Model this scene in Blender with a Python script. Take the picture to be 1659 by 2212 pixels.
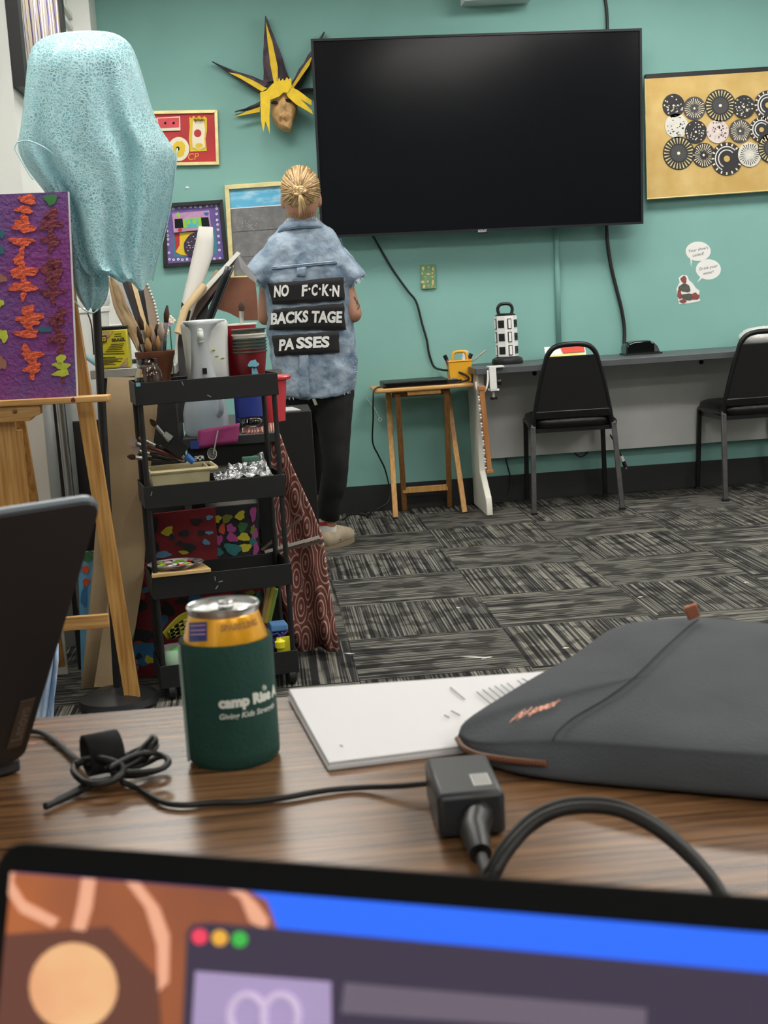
import bpy, bmesh, math, random
from mathutils import Vector as V, Matrix, noise
rnd = random.Random(7)
for o in list(bpy.data.objects): bpy.data.objects.remove(o)
SC = bpy.context.scene
COL = SC.collection
# ------------------------------------------------------------------ camera
F_PX, CX, CY, CAMZ = 3068.0, 829.5, 1106.0, 1.09
YAW, PITCH, ROLL = map(math.radians, (4.5, 8.7, 3.6))
CAMP = V((0, 0, CAMZ))
_f = V((math.sin(YAW)*math.cos(PITCH), math.cos(YAW)*math.cos(PITCH), -math.sin(PITCH)))
_r = V((math.cos(YAW), -math.sin(YAW), 0)); _u = _r.cross(_f)
RR = math.cos(ROLL)*_r - math.sin(ROLL)*_u; UU = math.sin(ROLL)*_r + math.cos(ROLL)*_u; FF = _f
cd = bpy.data.cameras.new('camera'); cam = bpy.data.objects.new('camera', cd); COL.objects.link(cam)
m = Matrix.Identity(4)
for i in range(3): m[i][0] = RR[i]; m[i][1] = UU[i]; m[i][2] = -FF[i]; m[i][3] = CAMP[i]
cam.matrix_world = m
cd.sensor_fit = 'VERTICAL'; cd.sensor_height = 36; cd.lens = 36*F_PX/2212
cd.clip_start = .02; cd.clip_end = 60
cd.dof.use_dof = True; cd.dof.focus_distance = 5.0; cd.dof.aperture_fstop = 19.5
SC.camera = cam
# ------------------------------------------------------------------ light
SC.view_settings.view_transform = 'Standard'; SC.view_settings.look = 'None'
SC.view_settings.gamma = 1; SC.view_settings.use_curve_mapping = False
SC.view_settings.exposure = 0.0
w = bpy.data.worlds.new('world'); SC.world = w; w.use_nodes = True
w.node_tree.nodes['Background'].inputs[0].default_value = (.75, .8, .85, 1)
w.node_tree.nodes['Background'].inputs[1].default_value = .05
LIGHT = 16.5      # emission of the ceiling panels (they are built with the ceiling)

# ------------------------------------------------------------------ pixel <-> place
def ray(px, py): return FF + RR*((px-CX)/F_PX) - UU*((py-CY)/F_PX)
def at(px, py, Y):
    d = ray(px, py); return CAMP + d*(Y/d.y)
def atz(px, py, Z=0.0):
    d = ray(px, py); return CAMP + d*((Z-CAMZ)/d.z)
def atx(px, py, X):
    d = ray(px, py); return CAMP + d*(X/d.x)
class Pl:
    def __init__(s, p0, n):
        s.p = V(p0); s.n = V(n).normalized()
        if (CAMP-s.p).dot(s.n) < 0: s.n = -s.n
    def at(s, px, py, off=0.0):
        d = ray(px, py); p = s.p + s.n*off
        return CAMP + d*((p-CAMP).dot(s.n)/d.dot(s.n))

# ------------------------------------------------------------------ materials
def lin(c):
    if isinstance(c, str): c = tuple(int(c[i:i+2], 16)/255 for i in (0, 2, 4))
    return tuple((x/12.92 if x <= .04045 else ((x+.055)/1.055)**2.4) for x in c) + (1,)
MATS = {}
def mat(name, c, rough=.6, metal=0, var=0, vscale=8, c2=None, bump=0, bscale=60, emit=0, trans=0, alpha=1, spec=.5, stretch=(1,1,1), coat=0, lo=.35, hi=.65, detail=3):
    if name in MATS: return MATS[name]
    M = bpy.data.materials.new(name); M.use_nodes = True; MATS[name] = M
    nt = M.node_tree; P = nt.nodes['Principled BSDF']; L = nt.links
    P.inputs['Base Color'].default_value = lin(c); P.inputs['Roughness'].default_value = rough
    P.inputs['Metallic'].default_value = metal; P.inputs['Specular IOR Level'].default_value = spec
    P.inputs['Transmission Weight'].default_value = trans; P.inputs['Alpha'].default_value = alpha
    P.inputs['Coat Weight'].default_value = coat
    if trans: P.inputs['IOR'].default_value = 1.45
    if emit:
        P.inputs['Emission Color'].default_value = lin(c); P.inputs['Emission Strength'].default_value = emit
    if var or c2 or bump:
        tc = nt.nodes.new('ShaderNodeTexCoord'); mp = nt.nodes.new('ShaderNodeMapping')
        L.new(tc.outputs['Object'], mp.inputs[0]); mp.inputs['Scale'].default_value = stretch
    if var or c2:
        n = nt.nodes.new('ShaderNodeTexNoise'); n.inputs['Scale'].default_value = vscale; n.inputs['Detail'].default_value = detail
        L.new(mp.outputs[0], n.inputs['Vector'])
        r = nt.nodes.new('ShaderNodeValToRGB'); a = lin(c)
        b = lin(c2) if c2 else tuple(min(1, x*(1+var)) for x in a[:3])+(1,)
        if not c2: a = tuple(x*(1-var) for x in a[:3])+(1,)
        r.color_ramp.elements[0].color = a; r.color_ramp.elements[1].color = b
        r.color_ramp.elements[0].position = lo; r.color_ramp.elements[1].position = hi
        L.new(n.outputs[0], r.inputs[0]); L.new(r.outputs[0], P.inputs['Base Color'])
        if emit: L.new(r.outputs[0], P.inputs['Emission Color'])
    if bump:
        n2 = nt.nodes.new('ShaderNodeTexNoise'); n2.inputs['Scale'].default_value = bscale; n2.inputs['Detail'].default_value = 4
        L.new(mp.outputs[0], n2.inputs['Vector'])
        bp = nt.nodes.new('ShaderNodeBump'); bp.inputs['Strength'].default_value = bump; bp.inputs['Distance'].default_value = .01
        L.new(n2.outputs[0], bp.inputs['Height']); L.new(bp.outputs[0], P.inputs['Normal'])
    return M

# ------------------------------------------------------------------ mesh builder
class MB:
    def __init__(s): s.v = []; s.f = []
    def add(s, vs, fs):
        b = len(s.v); s.v += [V(x) for x in vs]; s.f += [tuple(b+i for i in f) for f in fs]; return s
    def box(s, c, size, rot=None):
        c = V(c); R = rot.to_3x3() if rot else Matrix.Identity(3); h = V(size)/2
        vs = [c + R @ V((x*h.x, y*h.y, z*h.z)) for x in (-1,1) for y in (-1,1) for z in (-1,1)]
        return s.add(vs, [(0,1,3,2),(4,6,7,5),(0,4,5,1),(2,3,7,6),(0,2,6,4),(1,5,7,3)])
    def bx(s, x0, x1, y0, y1, z0, z1): return s.box(((x0+x1)/2,(y0+y1)/2,(z0+z1)/2),(x1-x0,y1-y0,z1-z0))
    def prism(s, pts, vec):
        pts = [V(p) for p in pts]; n = len(pts); vec = V(vec)
        nn = V((0,0,0))
        for i in range(n): nn += pts[i].cross(pts[(i+1) % n])
        if nn.dot(vec) > 0: pts.reverse()
        return s.add(pts+[p+vec for p in pts], [tuple(range(n)), tuple(range(2*n-1, n-1, -1))] + [(i, i+n, (i+1) % n+n, (i+1) % n)[::1] for i in range(n)])
    def tube(s, pts, r, n=8, cap=True):
        pts = [V(p) for p in pts]; k = len(pts); rs = r if isinstance(r, (list, tuple)) else [r]*k
        b = len(s.v); prev = None
        for i, p in enumerate(pts):
            t = (pts[min(i+1, k-1)]-pts[max(i-1, 0)]).normalized()
            if prev is None:
                a = t.cross(V((0,0,1)))
                if a.length < .05: a = t.cross(V((1,0,0)))
            else: a = prev - t*prev.dot(t)
            a.normalize(); prev = a; c = t.cross(a)
            for j in range(n):
                q = 2*math.pi*j/n; s.v.append(p + (a*math.cos(q)+c*math.sin(q))*rs[i])
        for i in range(k-1):
            for j in range(n):
                s.f.append((b+i*n+j, b+i*n+(j+1) % n, b+(i+1)*n+(j+1) % n, b+(i+1)*n+j))
        if cap: s.f.append(tuple(b+j for j in range(n-1, -1, -1))); s.f.append(tuple(b+(k-1)*n+j for j in range(n)))
        return s
    def bar(s, p0, p1, w, d, wide=(1,0,0)):
        p0, p1 = V(p0), V(p1); t = (p1-p0).normalized(); a = V(wide); a = (a-t*a.dot(t)).normalized(); c = t.cross(a)
        vs = [p+a*(x*w/2)+c*(y*d/2) for p in (p0, p1) for x, y in ((-1,-1),(1,-1),(1,1),(-1,1))]
        return s.add(vs, [(3,2,1,0),(4,5,6,7),(0,1,5,4),(1,2,6,5),(2,3,7,6),(3,0,4,7)])
    def lathe(s, base, prof, n=24, sq=(1,1), axis=None):
        base = V(base); R = V((0,0,1)).rotation_difference(V(axis)).to_matrix() if axis is not None else Matrix.Identity(3)
        b = len(s.v); k = len(prof)
        for r, z in prof:
            for j in range(n):
                q = 2*math.pi*j/n; s.v.append(base + R @ V((r*sq[0]*math.cos(q), r*sq[1]*math.sin(q), z)))
        for i in range(k-1):
            for j in range(n): s.f.append((b+i*n+j, b+i*n+(j+1) % n, b+(i+1)*n+(j+1) % n, b+(i+1)*n+j))
        if prof[0][0] > 1e-6: s.f.append(tuple(b+j for j in range(n-1, -1, -1)))
        if prof[-1][0] > 1e-6: s.f.append(tuple(b+(k-1)*n+j for j in range(n)))
        return s
    def loft(s, rings, cap=True):
        b = len(s.v); n = len(rings[0])
        for r in rings: s.v += [V(p) for p in r]
        for i in range(len(rings)-1):
            for j in range(n): s.f.append((b+i*n+j, b+i*n+(j+1) % n, b+(i+1)*n+(j+1) % n, b+(i+1)*n+j))
        if cap: s.f.append(tuple(b+j for j in range(n-1, -1, -1))); s.f.append(tuple(b+(len(rings)-1)*n+j for j in range(n)))
        return s
    def grid(s, rows, thick=None):
        nr, nc = len(rows), len(rows[0]); b = len(s.v)
        for r in rows: s.v += [V(p) for p in r]
        for i in range(nr-1):
            for j in range(nc-1): s.f.append((b+i*nc+j, b+i*nc+j+1, b+(i+1)*nc+j+1, b+(i+1)*nc+j))
        return s
    def ball(s, c, r, nu=16, nv=10, rot=None):
        c = V(c); r = V((r, r, r)) if isinstance(r, (int, float)) else V(r); R = rot.to_3x3() if rot else Matrix.Identity(3)
        rings = []
        for i in range(nv+1):
            a = math.pi*(i/nv)-math.pi/2; k = max(math.cos(a), 1e-3)
            rings.append([c + R @ V((r.x*k*math.cos(2*math.pi*j/nu), r.y*k*math.sin(2*math.pi*j/nu), r.z*math.sin(a))) for j in range(nu)])
        return s.loft(rings)
def smooth_path(pts, k=6):
    pts = [V(p) for p in pts]; out = []
    for i in range(len(pts)-1):
        p0 = pts[max(i-1, 0)]; p1 = pts[i]; p2 = pts[i+1]; p3 = pts[min(i+2, len(pts)-1)]
        for j in range(k):
            t = j/k
            out.append(.5*((2*p1)+(p2-p0)*t+(2*p0-5*p1+4*p2-p3)*t*t+(3*p1-p0-3*p2+p3)*t**3))
    return out+[pts[-1]]
def wpos(o):
    p = V(o.location)
    while o.parent: o = o.parent; p += o.location
    return p
def tag(o, label=None, cat=None, group=None, kind=None):
    for k, v in (('label', label), ('category', cat), ('group', group), ('kind', kind)):
        if v: o[k] = v
    return o
def O(name, mb, material, parent=None, label=None, cat=None, group=None, kind=None, smooth=False, bevel=0, solid=0, subsurf=0):
    me = bpy.data.meshes.new(name)
    xs = [p.x for p in mb.v]; ys = [p.y for p in mb.v]; zs = [p.z for p in mb.v]
    o0 = V(((min(xs)+max(xs))/2, (min(ys)+max(ys))/2, min(zs)))
    me.from_pydata([tuple(p-o0) for p in mb.v], [], mb.f); me.update()
    ob = bpy.data.objects.new(name, me); COL.objects.link(ob)
    if isinstance(material, str): material = MATS[material]
    me.materials.append(material)
    if parent: ob.parent = parent; ob.location = o0 - wpos(parent)
    else: ob.location = o0
    if smooth:
        for p in me.polygons: p.use_smooth = True
        if smooth != 'full':
            try: me.set_sharp_from_angle(angle=math.radians(40))
            except Exception: pass
    if solid:
        md = ob.modifiers.new('solid', 'SOLIDIFY'); md.thickness = solid; md.offset = 0
    if subsurf:
        md = ob.modifiers.new('sub', 'SUBSURF'); md.levels = md.render_levels = subsurf
    if bevel:
        md = ob.modifiers.new('bevel', 'BEVEL'); md.width = bevel; md.segments = 2; md.limit_method = 'ANGLE'
        for p in me.polygons: p.use_smooth = True
        try: me.set_sharp_from_angle(angle=math.radians(40))
        except Exception: pass
    return tag(ob, label, cat, group, kind)
def T(name, label, cat, loc, group=None):
    e = bpy.data.objects.new(name, None); COL.objects.link(e); e.location = V(loc); e.empty_display_size = .05
    return tag(e, label, cat, group)
def copy_tree(o, parent=None):
    c = o.copy(); COL.objects.link(c); c.parent = parent
    for ch in list(o.children): copy_tree(ch, c)
    return c
def text(string, size=1.0, bold=0.0, space=1.0, shear=0.0):
    cu = bpy.data.curves.new('t', 'FONT'); cu.body = string; cu.size = size; cu.offset = bold; cu.align_x = 'CENTER'; cu.align_y = 'CENTER'
    cu.space_character = space; cu.shear = shear; cu.resolution_u = 3
    ob = bpy.data.objects.new('t', cu); COL.objects.link(ob)
    dg = bpy.context.evaluated_depsgraph_get(); dg.update()
    me = ob.evaluated_get(dg).to_mesh()
    vs = [tuple(v.co) for v in me.vertices]; fs = [tuple(p.vertices) for p in me.polygons]
    ob.evaluated_get(dg).to_mesh_clear(); bpy.data.objects.remove(ob); bpy.data.curves.remove(cu)
    return vs, fs
def text_mb(string, origin, u, v, size, **k):
    vs, fs = text(string, size, **k); u = V(u).normalized(); v = V(v).normalized(); o = V(origin)
    return MB().add([o+u*x+v*y for x, y, z in vs], fs)
def blob(c, u, v, rx, ry, n, seed, rough=.22, thick=.001, k=18):
    r = random.Random(seed); c = V(c); ph = [r.uniform(0, 6.28) for _ in range(4)]
    pts = []
    for i in range(k):
        a = 2*math.pi*i/k; q = 1+rough*(math.sin(2*a+ph[0])*.5+math.sin(3*a+ph[1])*.5+math.sin(5*a+ph[2])*.35)+r.uniform(-.06, .06)
        pts.append(c+V(u)*(math.cos(a)*rx*q)+V(v)*(math.sin(a)*ry*q))
    return pts, V(n)*thick
def px_poly(pl, pts, off, thick):
    q = [pl.at(x, y, off) for x, y in pts]; return MB().prism(q, pl.n*thick)
def px_blob(pl, x, y, rx, ry, seed, off, thick=.001, rough=.22, k=18):
    r = random.Random(seed); ph = [r.uniform(0, 6.28) for _ in range(4)]; pts = []
    for i in range(k):
        a = 2*math.pi*i/k; q = 1+rough*(math.sin(2*a+ph[0])*.5+math.sin(3*a+ph[1])*.5+math.sin(5*a+ph[2])*.35)+(r.uniform(-.05, .05) if k < 40 else r.uniform(-.1, .1)) * (1 if rough else 0)
        pts.append((x+rx*q*math.cos(a), y+ry*q*math.sin(a)))
    return px_poly(pl, pts, off, thick)
# ================================================================== SETTING
YW = 7.15; CEIL = 2.75; XR = 5.6; YB = -3.2; XL = -1.25
mat('wall_green', '7fb0a9', .75, var=.03, vscale=3, bump=.04, bscale=180)
mat('wall_white', 'dfe2de', .55, var=.02, vscale=3, bump=.03, bscale=120)
mat('ceiling_tile', 'e6e4dc', .9, var=.05, vscale=60)
mat('base_black', '1d1e20', .55, var=.1)
def S(name, mb, m, **k): return O(name, mb, m, kind='structure', **k)
S('wall_back', MB().bx(XL-.1, XR, YW, YW+.1, 0, CEIL), 'wall_green')
S('wall_left', MB().bx(XL-.1, XL, YB, YW, 0, CEIL), 'wall_white')
S('wall_right', MB().bx(XR, XR+.1, YB, YW+.1, 0, CEIL), 'wall_white')
S('wall_front', MB().bx(XL-.1, XR+.1, YB-.1, YB, 0, CEIL), mat('wall_dark', '4d5f5a', .8, var=.05))
PX = at(22, 130, 5.05).x; FX = at(50, 130, 5.06).x
S('wall_pier', MB().bx(XL, PX, 5.05, YW, 0, CEIL), 'wall_white')
S('wall_column', MB().bx(PX, -.665, 6.85, YW, 0, CEIL), 'wall_white', bevel=.004)
S('ceiling', MB().bx(XL-.1, XR+.1, YB-.1, YW+.1, CEIL, CEIL+.05), 'ceiling_tile')
S('baseboard_back', MB().bx(-.665, XR, YW-.012, YW, .002, .135), 'base_black')
S('baseboard_left', MB().bx(XL, XL+.012, YB, 5.05, .002, .135), 'base_black')
for i, z in enumerate((2.30, 2.36, 2.42)):
    S('trim_%d' % (i+1), MB().bx(PX, PX+.025, 6.42, 6.85, z, z+.022), 'wall_white')
# floor slab and carpet tiles
def carpet_material():
    M = bpy.data.materials.new('carpet'); M.use_nodes = True; nt = M.node_tree; L = nt.links; P = nt.nodes['Principled BSDF']
    N = nt.nodes.new
    tc = N('ShaderNodeTexCoord'); oi = N('ShaderNodeObjectInfo')
    ad = N('ShaderNodeVectorMath'); ad.operation = 'MULTIPLY_ADD'
    cb = N('ShaderNodeCombineXYZ')
    mu = N('ShaderNodeMath'); mu.operation = 'MULTIPLY'; mu.inputs[1].default_value = 37
    L.new(oi.outputs['Random'], mu.inputs[0]); L.new(mu.outputs[0], cb.inputs[0]); L.new(mu.outputs[0], cb.inputs[1])
    ad.inputs[1].default_value = (1, 1, 1); L.new(tc.outputs['Object'], ad.inputs[0]); L.new(cb.outputs[0], ad.inputs[2])
    def nz(scale, st, detail=2):
        mp = N('ShaderNodeMapping'); mp.inputs['Scale'].default_value = st; L.new(ad.outputs[0], mp.inputs[0])
        n = N('ShaderNodeTexNoise'); n.inputs['Scale'].default_value = scale; n.inputs['Detail'].default_value = detail
        L.new(mp.outputs[0], n.inputs['Vector']); return n
    fine = nz(1, (135, 1.0, 1), 2)     # thin pile lines running along local y
    block = nz(1, (14, 9, 1), 1)   # broken dark bars
    spk = nz(240, (1, 1, 1), 2)
    r1 = N('ShaderNodeValToRGB'); r1.color_ramp.elements[0].position = .44; r1.color_ramp.elements[1].position = .66
    r1.color_ramp.elements[0].color = lin('29292a'); r1.color_ramp.elements[1].color = lin('86847b')
    L.new(fine.outputs[0], r1.inputs[0])
    r2 = N('ShaderNodeValToRGB'); r2.color_ramp.elements[0].position = .42; r2.color_ramp.elements[1].position = .5
    r2.color_ramp.elements[0].color = (.42, .42, .42, 1); r2.color_ramp.elements[1].color = (1, 1, 1, 1); L.new(block.outputs[0], r2.inputs[0])
    mx = N('ShaderNodeMix'); mx.data_type = 'RGBA'; mx.blend_type = 'MULTIPLY'; mx.inputs[0].default_value = 1
    L.new(r1.outputs[0], mx.inputs[6]); L.new(r2.outputs[0], mx.inputs[7])
    r3 = N('ShaderNodeValToRGB'); r3.color_ramp.elements[0].color = (.75, .75, .75, 1); r3.color_ramp.elements[1].color = (1.2, 1.2, 1.2, 1); L.new(spk.outputs[0], r3.inputs[0])
    mx2 = N('ShaderNodeMix'); mx2.data_type = 'RGBA'; mx2.blend_type = 'MULTIPLY'; mx2.inputs[0].default_value = 1
    L.new(mx.outputs[2], mx2.inputs[6]); L.new(r3.outputs[0], mx2.inputs[7])
    L.new(mx2.outputs[2], P.inputs['Base Color']); P.inputs['Roughness'].default_value = .95; P.inputs['Specular IOR Level'].default_value = .15
    bp = N('ShaderNodeBump'); bp.inputs['Strength'].default_value = .4; bp.inputs['Distance'].default_value = .004
    L.new(fine.outputs[0], bp.inputs['Height']); L.new(bp.outputs[0], P.inputs['Normal'])
    MATS['carpet'] = M
carpet_material()
mat('floor_dark', '2c2c2b', .95, var=.15, vscale=40)
fl = S('floor', MB().bx(XL-.1, XR+.1, YB-.1, YW+.1, -.06, -.006), 'floor_dark')
tile0 = None
TS = .5
for i in range(-3, 8):
    for j in range(-1, 12):
        x0 = .21+TS*i; y0 = 1.45+TS*j; y1 = min(y0+TS, YW-.001)
        if x0+TS < XL or x0 < XL-.01 or y0 > YW-.02: continue
        if x0 > (y1)*.47: continue
        full = y1-y0 > TS-.001
        if full and tile0 is not None:
            t = tile0.copy(); COL.objects.link(t); t.parent = fl
        else:
            mb = MB().box((0, 0, 0), (TS-.0012, (y1-y0)-.0012, .006))
            me = bpy.data.meshes.new('carpet_tile'); me.from_pydata([tuple(p) for p in mb.v], [], mb.f); me.materials.append(MATS['carpet'])
            t = bpy.data.objects.new('carpet_tile', me); COL.objects.link(t); t.parent = fl
            if full: tile0 = t
        t.location = V((x0+TS/2, (y0+y1)/2, -.003+rnd.uniform(0, .0003))) - fl.location
        t.rotation_euler.z = math.pi/2 if (full and (i+j) % 2) else 0
# crumbs on the carpet
mat('crumb', 'c9cac4', .9)
for k, (x, y, l) in enumerate(((1030, 1420, .05), (755, 1412, .02), (1383, 1290, .012), (990, 1313, .008), (1612, 1258, .01), (1222, 1400, .01), (1052, 1421, .02))):
    p = atz(x, y, .0005); a = rnd.uniform(-.6, .6)
    O('paper_scrap', MB().prism([p+V((math.cos(a)*l, math.sin(a)*l, 0)), p+V((0, .006, 0)), p-V((math.cos(a)*l, math.sin(a)*l, 0)), p-V((.004, .007, 0))], (0, 0, .0012)), 'crumb',
      label='tiny pale scrap of paper lying on the striped carpet', cat='scrap', group='scraps on the carpet')
# ceiling light panels (real fixtures, above the frame)
mat('panel_light', 'fffaf3', .5, emit=LIGHT); mat('white_metal', 'e8e8e6', .4)
for i, (x, y) in enumerate(((-.3, 5.72), (1.9, 6.0), (4.2, 6.0), (-.3, 3.5), (1.9, 3.5), (4.2, 3.5), (1.9, .9), (4.2, .9), (1.9, -1.5), (-.3, -1.5))):
    e = T('ceiling_light', 'flat white fluorescent ceiling panel light in the ceiling', 'light', (x, y, CEIL-.03), 'ceiling lights')
    O('frame', MB().bx(x-.62, x+.62, y-.32, y-.3, CEIL-.03, CEIL).bx(x-.62, x+.62, y+.3, y+.32, CEIL-.03, CEIL).bx(x-.62, x-.6, y-.3, y+.3, CEIL-.03, CEIL).bx(x+.6, x+.62, y-.3, y+.3, CEIL-.03, CEIL), 'white_metal', e)
    O('diffuser', MB().bx(x-.6, x+.6, y-.3, y+.3, CEIL-.02, CEIL-.01), 'panel_light', e)

# ================================================================== ON THE WALLS
mat('black_frame', '17181b', .45); mat('black_plastic', '141517', .4); mat('black_gloss', '0b0c0e', .12, spec=.55)
mat('gold', 'b8985a', .38, metal=.75, var=.12, vscale=20); mat('gold_pale', 'e0d29a', .4, metal=.35, var=.1, vscale=25)
# picture on the pier (seen almost edge on)
mat('scribble', '8d8894', .6, c2='a99a6c', vscale=26, stretch=(1, 3, .5), lo=.4, hi=.6, detail=8)
e = T('framed_drawing', 'deep black framed scribbled drawing on the white pier wall', 'picture', (PX+.03, 5.75, 1.86))
O('frame', MB().bx(PX, FX, 5.06, 5.14, 1.86, 2.62).bx(PX, FX, 6.32, 6.4, 1.86, 2.62).bx(PX, FX, 5.14, 6.32, 1.86, 1.93).bx(PX, FX, 5.14, 6.32, 2.55, 2.62), 'black_frame', e)
O('drawing', MB().bx(PX, FX-.015, 5.14, 6.32, 1.93, 2.55), 'scribble', e)
mat('scrib_line', 'd7d3e0', .5)
for k in range(14):
    y = 5.2+k*.08; pts = [V((FX-.013, y+rnd.uniform(-.03, .03), 1.95+q*.14)) for q in range(5)]
    O('pencil_stroke', MB().tube(smooth_path(pts, 3), .003, 4), 'scrib_line' if k % 3 else mat('scrib_purple', '6b5c9a', .6), e)

# TV
mat('tv_screen', '101115', .14, spec=.35); mat('tv_bezel', '22252a', .35, metal=.3); mat('silver_text', '9a9da3', .4)
a, b, c, d = at(667, 84, 6.96), at(1388, 62, 6.96), at(697, 515, 7.0), at(1386, 483, 7.0)
uu = ((b-a)+(d-c)).normalized(); W_ = ((b-a).length+(d-c).length)/2; cen = (a+b+c+d)/4
vv = ((a-c)+(b-d)); vv = (vv-uu*vv.dot(uu)).normalized(); H_ = ((a-c).length+(b-d).length)/2; nn = uu.cross(vv)
if nn.y > 0: nn = -nn
def tvp(s, t, o=0): return cen+uu*(s*W_/2)+vv*(t*H_/2)+nn*o
e = T('television', 'large wall mounted flat screen television, switched off and black', 'television', cen-vv*H_/2)
R = Matrix((uu, nn, vv)).transposed()
bz = .011
O('screen', MB().box(cen+nn*-.004, (W_-2*bz, .01, H_-2*bz), R), 'tv_screen', e)
fr = MB(); fr.box(tvp(0, 1)-vv*bz/2, (W_, .022, bz), R); fr.box(tvp(0, -1)+vv*bz/2, (W_, .022, bz), R); fr.box(tvp(-1, 0)+uu*bz/2, (bz, .022, H_-2*bz), R); fr.box(tvp(1, 0)-uu*bz/2, (bz, .022, H_-2*bz), R)
O('bezel', fr, 'tv_bezel', e)
O('rear_housing', MB().box(cen-nn*.03, (W_-.02, .04, H_-.02), R).box(cen-nn*.065-vv*.08, (W_*.7, .035, H_*.6), R), 'black_plastic', e)
O('wall_mount', MB().bx(cen.x-.2, cen.x+.2, cen.y+.075, YW, cen.z-.2, cen.z+.2), 'black_plastic', e)
O('brand_lettering', text_mb('SONY', Pl(tvp(0, -1), nn).at(1042, 499, .012), uu, vv, .016, bold=.001), 'silver_text', e)
O('status_tab', MB().box(Pl(tvp(0, -1), nn).at(1042, 503, .0), (.05, .012, .006), R), 'tv_bezel', e)

# cables and conduit on the wall
mat('cable', '131414', .5); mat('cable_grey', '3a3f3e', .5)
def cable(pts, r, label, name='power_cable', m='cable', k=6, **kw):
    return O(name, MB().tube(smooth_path(pts, k), r, 8), m, label=label, cat=kw.get('cat', 'cable'), smooth='full')
Yc = YW-.012
cable([V((at(1306, -20, Yc).x, Yc, CEIL)), at(1306, -20, Yc), at(1311, 30, Yc), at(1313, 120, 7.1)], .008, 'black cable running up the green wall above the television')
cable([at(x, y, YW-.015) for x, y in ((1310, 470), (1312, 520), (1320, 575), (1332, 625), (1343, 670), (1349, 715))] + [at(1347, 764, YW-.03)], .0095, 'thick black cable hanging from the television to the grey desk')
cable([at(800, 500, 7.08)]+[at(x, y, YW-.012) for x, y in ((822, 538), (850, 585), (880, 627), (899, 652), (912, 700), (922, 735), (927, 765), (938, 792))]+[at(955, 799, 7.03), at(980, 801, 6.95), at(1005, 810, 6.9), at(1012, 820, 6.86), at(990, 826, 6.86)], .0055, 'thin black cable curving down the wall to the folding table')
O('conduit', MB().tube([at(1200, 420, YW-.012), at(1208, 765, YW-.012)], .013, 10), 'wall_green', label='painted green conduit running down the wall behind the desk', cat='conduit', smooth='full')

# sun mask
mat('spike_dark', '5a4a56', .7, var=.45, vscale=18, bump=.6, bscale=35); mat('mask_yellow', 'd9b813', .6, var=.1, vscale=25); mat('kraft', 'c8a06c', .7, var=.14, vscale=14, bump=.7, bscale=26)
mat('hole_black', '050505', .9)
mk = T('sun_mask', 'papier mache face mask with yellow paper hair and spiky purple rays', 'mask', at(612, 290, YW))
def spike(b1, b2, tip, Y0=YW-.01, h=.07, nm='ray'):
    n = 8; rows = []
    for i in range(n+1):
        t = (i/n)**.8; j = rnd.uniform(-1, 1)*2.0*(1-t)
        l = (b1[0]+(tip[0]-b1[0])*t+j, b1[1]+(tip[1]-b1[1])*t+j); r = (b2[0]+(tip[0]-b2[0])*t-j, b2[1]+(tip[1]-b2[1])*t+j)
        w = max(.02, 1-t)
        g_ = 1.5+5*t*(1-t); L_, R_ = at(l[0]-g_, l[1]-g_*.3, Y0-.02), at(r[0]+g_, r[1]+g_*.3, Y0-.02); M_ = (L_+R_)/2-V((0, h*(.35+.65*w)+rnd.uniform(0, .006), 0)); B_ = (L_+R_)/2+V((0, .018, 0))
        rows.append([L_, M_, R_, B_])
    return O(nm, MB().loft(rows), 'spike_dark', mk)
spike((570, 182), (624, 170), (574, 36)); spike((563, 204), (582, 180), (459, 134)); spike((560, 240), (562, 217), (508, 242)); spike((624, 190), (644, 196), (700, 70)); spike((640, 206), (646, 190), (740, 186))
def ypoly(pts, Y, nm='yellow_paper', th=.004): return O(nm, MB().prism([at(x, y, Y) for x, y in pts], (0, -th, 0)), 'mask_yellow', mk)
ypoly([(592, 182), (600, 172), (600, 145), (588, 90), (574, 48), (578, 90), (584, 140)], 7.05, 'ray_stripe')
ypoly([(566, 198), (577, 191), (545, 173), (515, 160), (494, 157), (520, 170)], 7.06, 'ray_stripe')
ypoly([(561, 242), (562, 231), (535, 240), (504, 253)], 7.07, 'ray_stripe')
ypoly([(628, 189), (633, 192), (668, 142), (676, 118), (662, 136)], 7.05, 'ray_stripe')
# face: domed grid
fc = []
outl = [(584, 214), (598, 200), (622, 198), (640, 214), (643, 238), (634, 262), (627, 286), (611, 284), (596, 272), (585, 250)]
cxm, cym = 613, 238
def facept(s, a):
    k = (a/(2*math.pi))*len(outl); i = int(k) % len(outl); t = k-int(k)
    x = outl[i][0]*(1-t)+outl[(i+1) % len(outl)][0]*t; y = outl[i][1]*(1-t)+outl[(i+1) % len(outl)][1]*t
    x = cxm+(x-cxm)*s; y = cym+(y-cym)*s
    h = .085*math.sqrt(max(0, 1-s*s*.95))
    h += .03*math.exp(-((x-612)/5)**2-((y-232)/13)**2)          # nose
    h += .012*math.exp(-((y-208)/5)**2-((x-612)/16)**2)          # brow
    h += .016*math.exp(-((y-256)/5)**2-((x-612)/12)**2) + .02*math.exp(-((y-276)/7)**2-((x-615)/8)**2)   # lips, chin
    h -= .02*(math.exp(-((x-593)/7)**2-((y-222)/4)**2)+math.exp(-((x-624)/7)**2-((y-217)/4)**2))
    h += .006*noise.noise(V((x*.12, y*.12, 0)))+(.022*abs(noise.noise(V((x*.16, y*.2, 4))))+.012*noise.noise(V((x*.35, y*.4, 2))))*max(0, min(1, (y-238)/14))
    p = at(x, y, 7.08); return p-V((0, h, 0))
rings = [[facept(s, 2*math.pi*j/40) for j in range(40)] for s in [1-.999*(i/14) for i in range(15)]]
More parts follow.
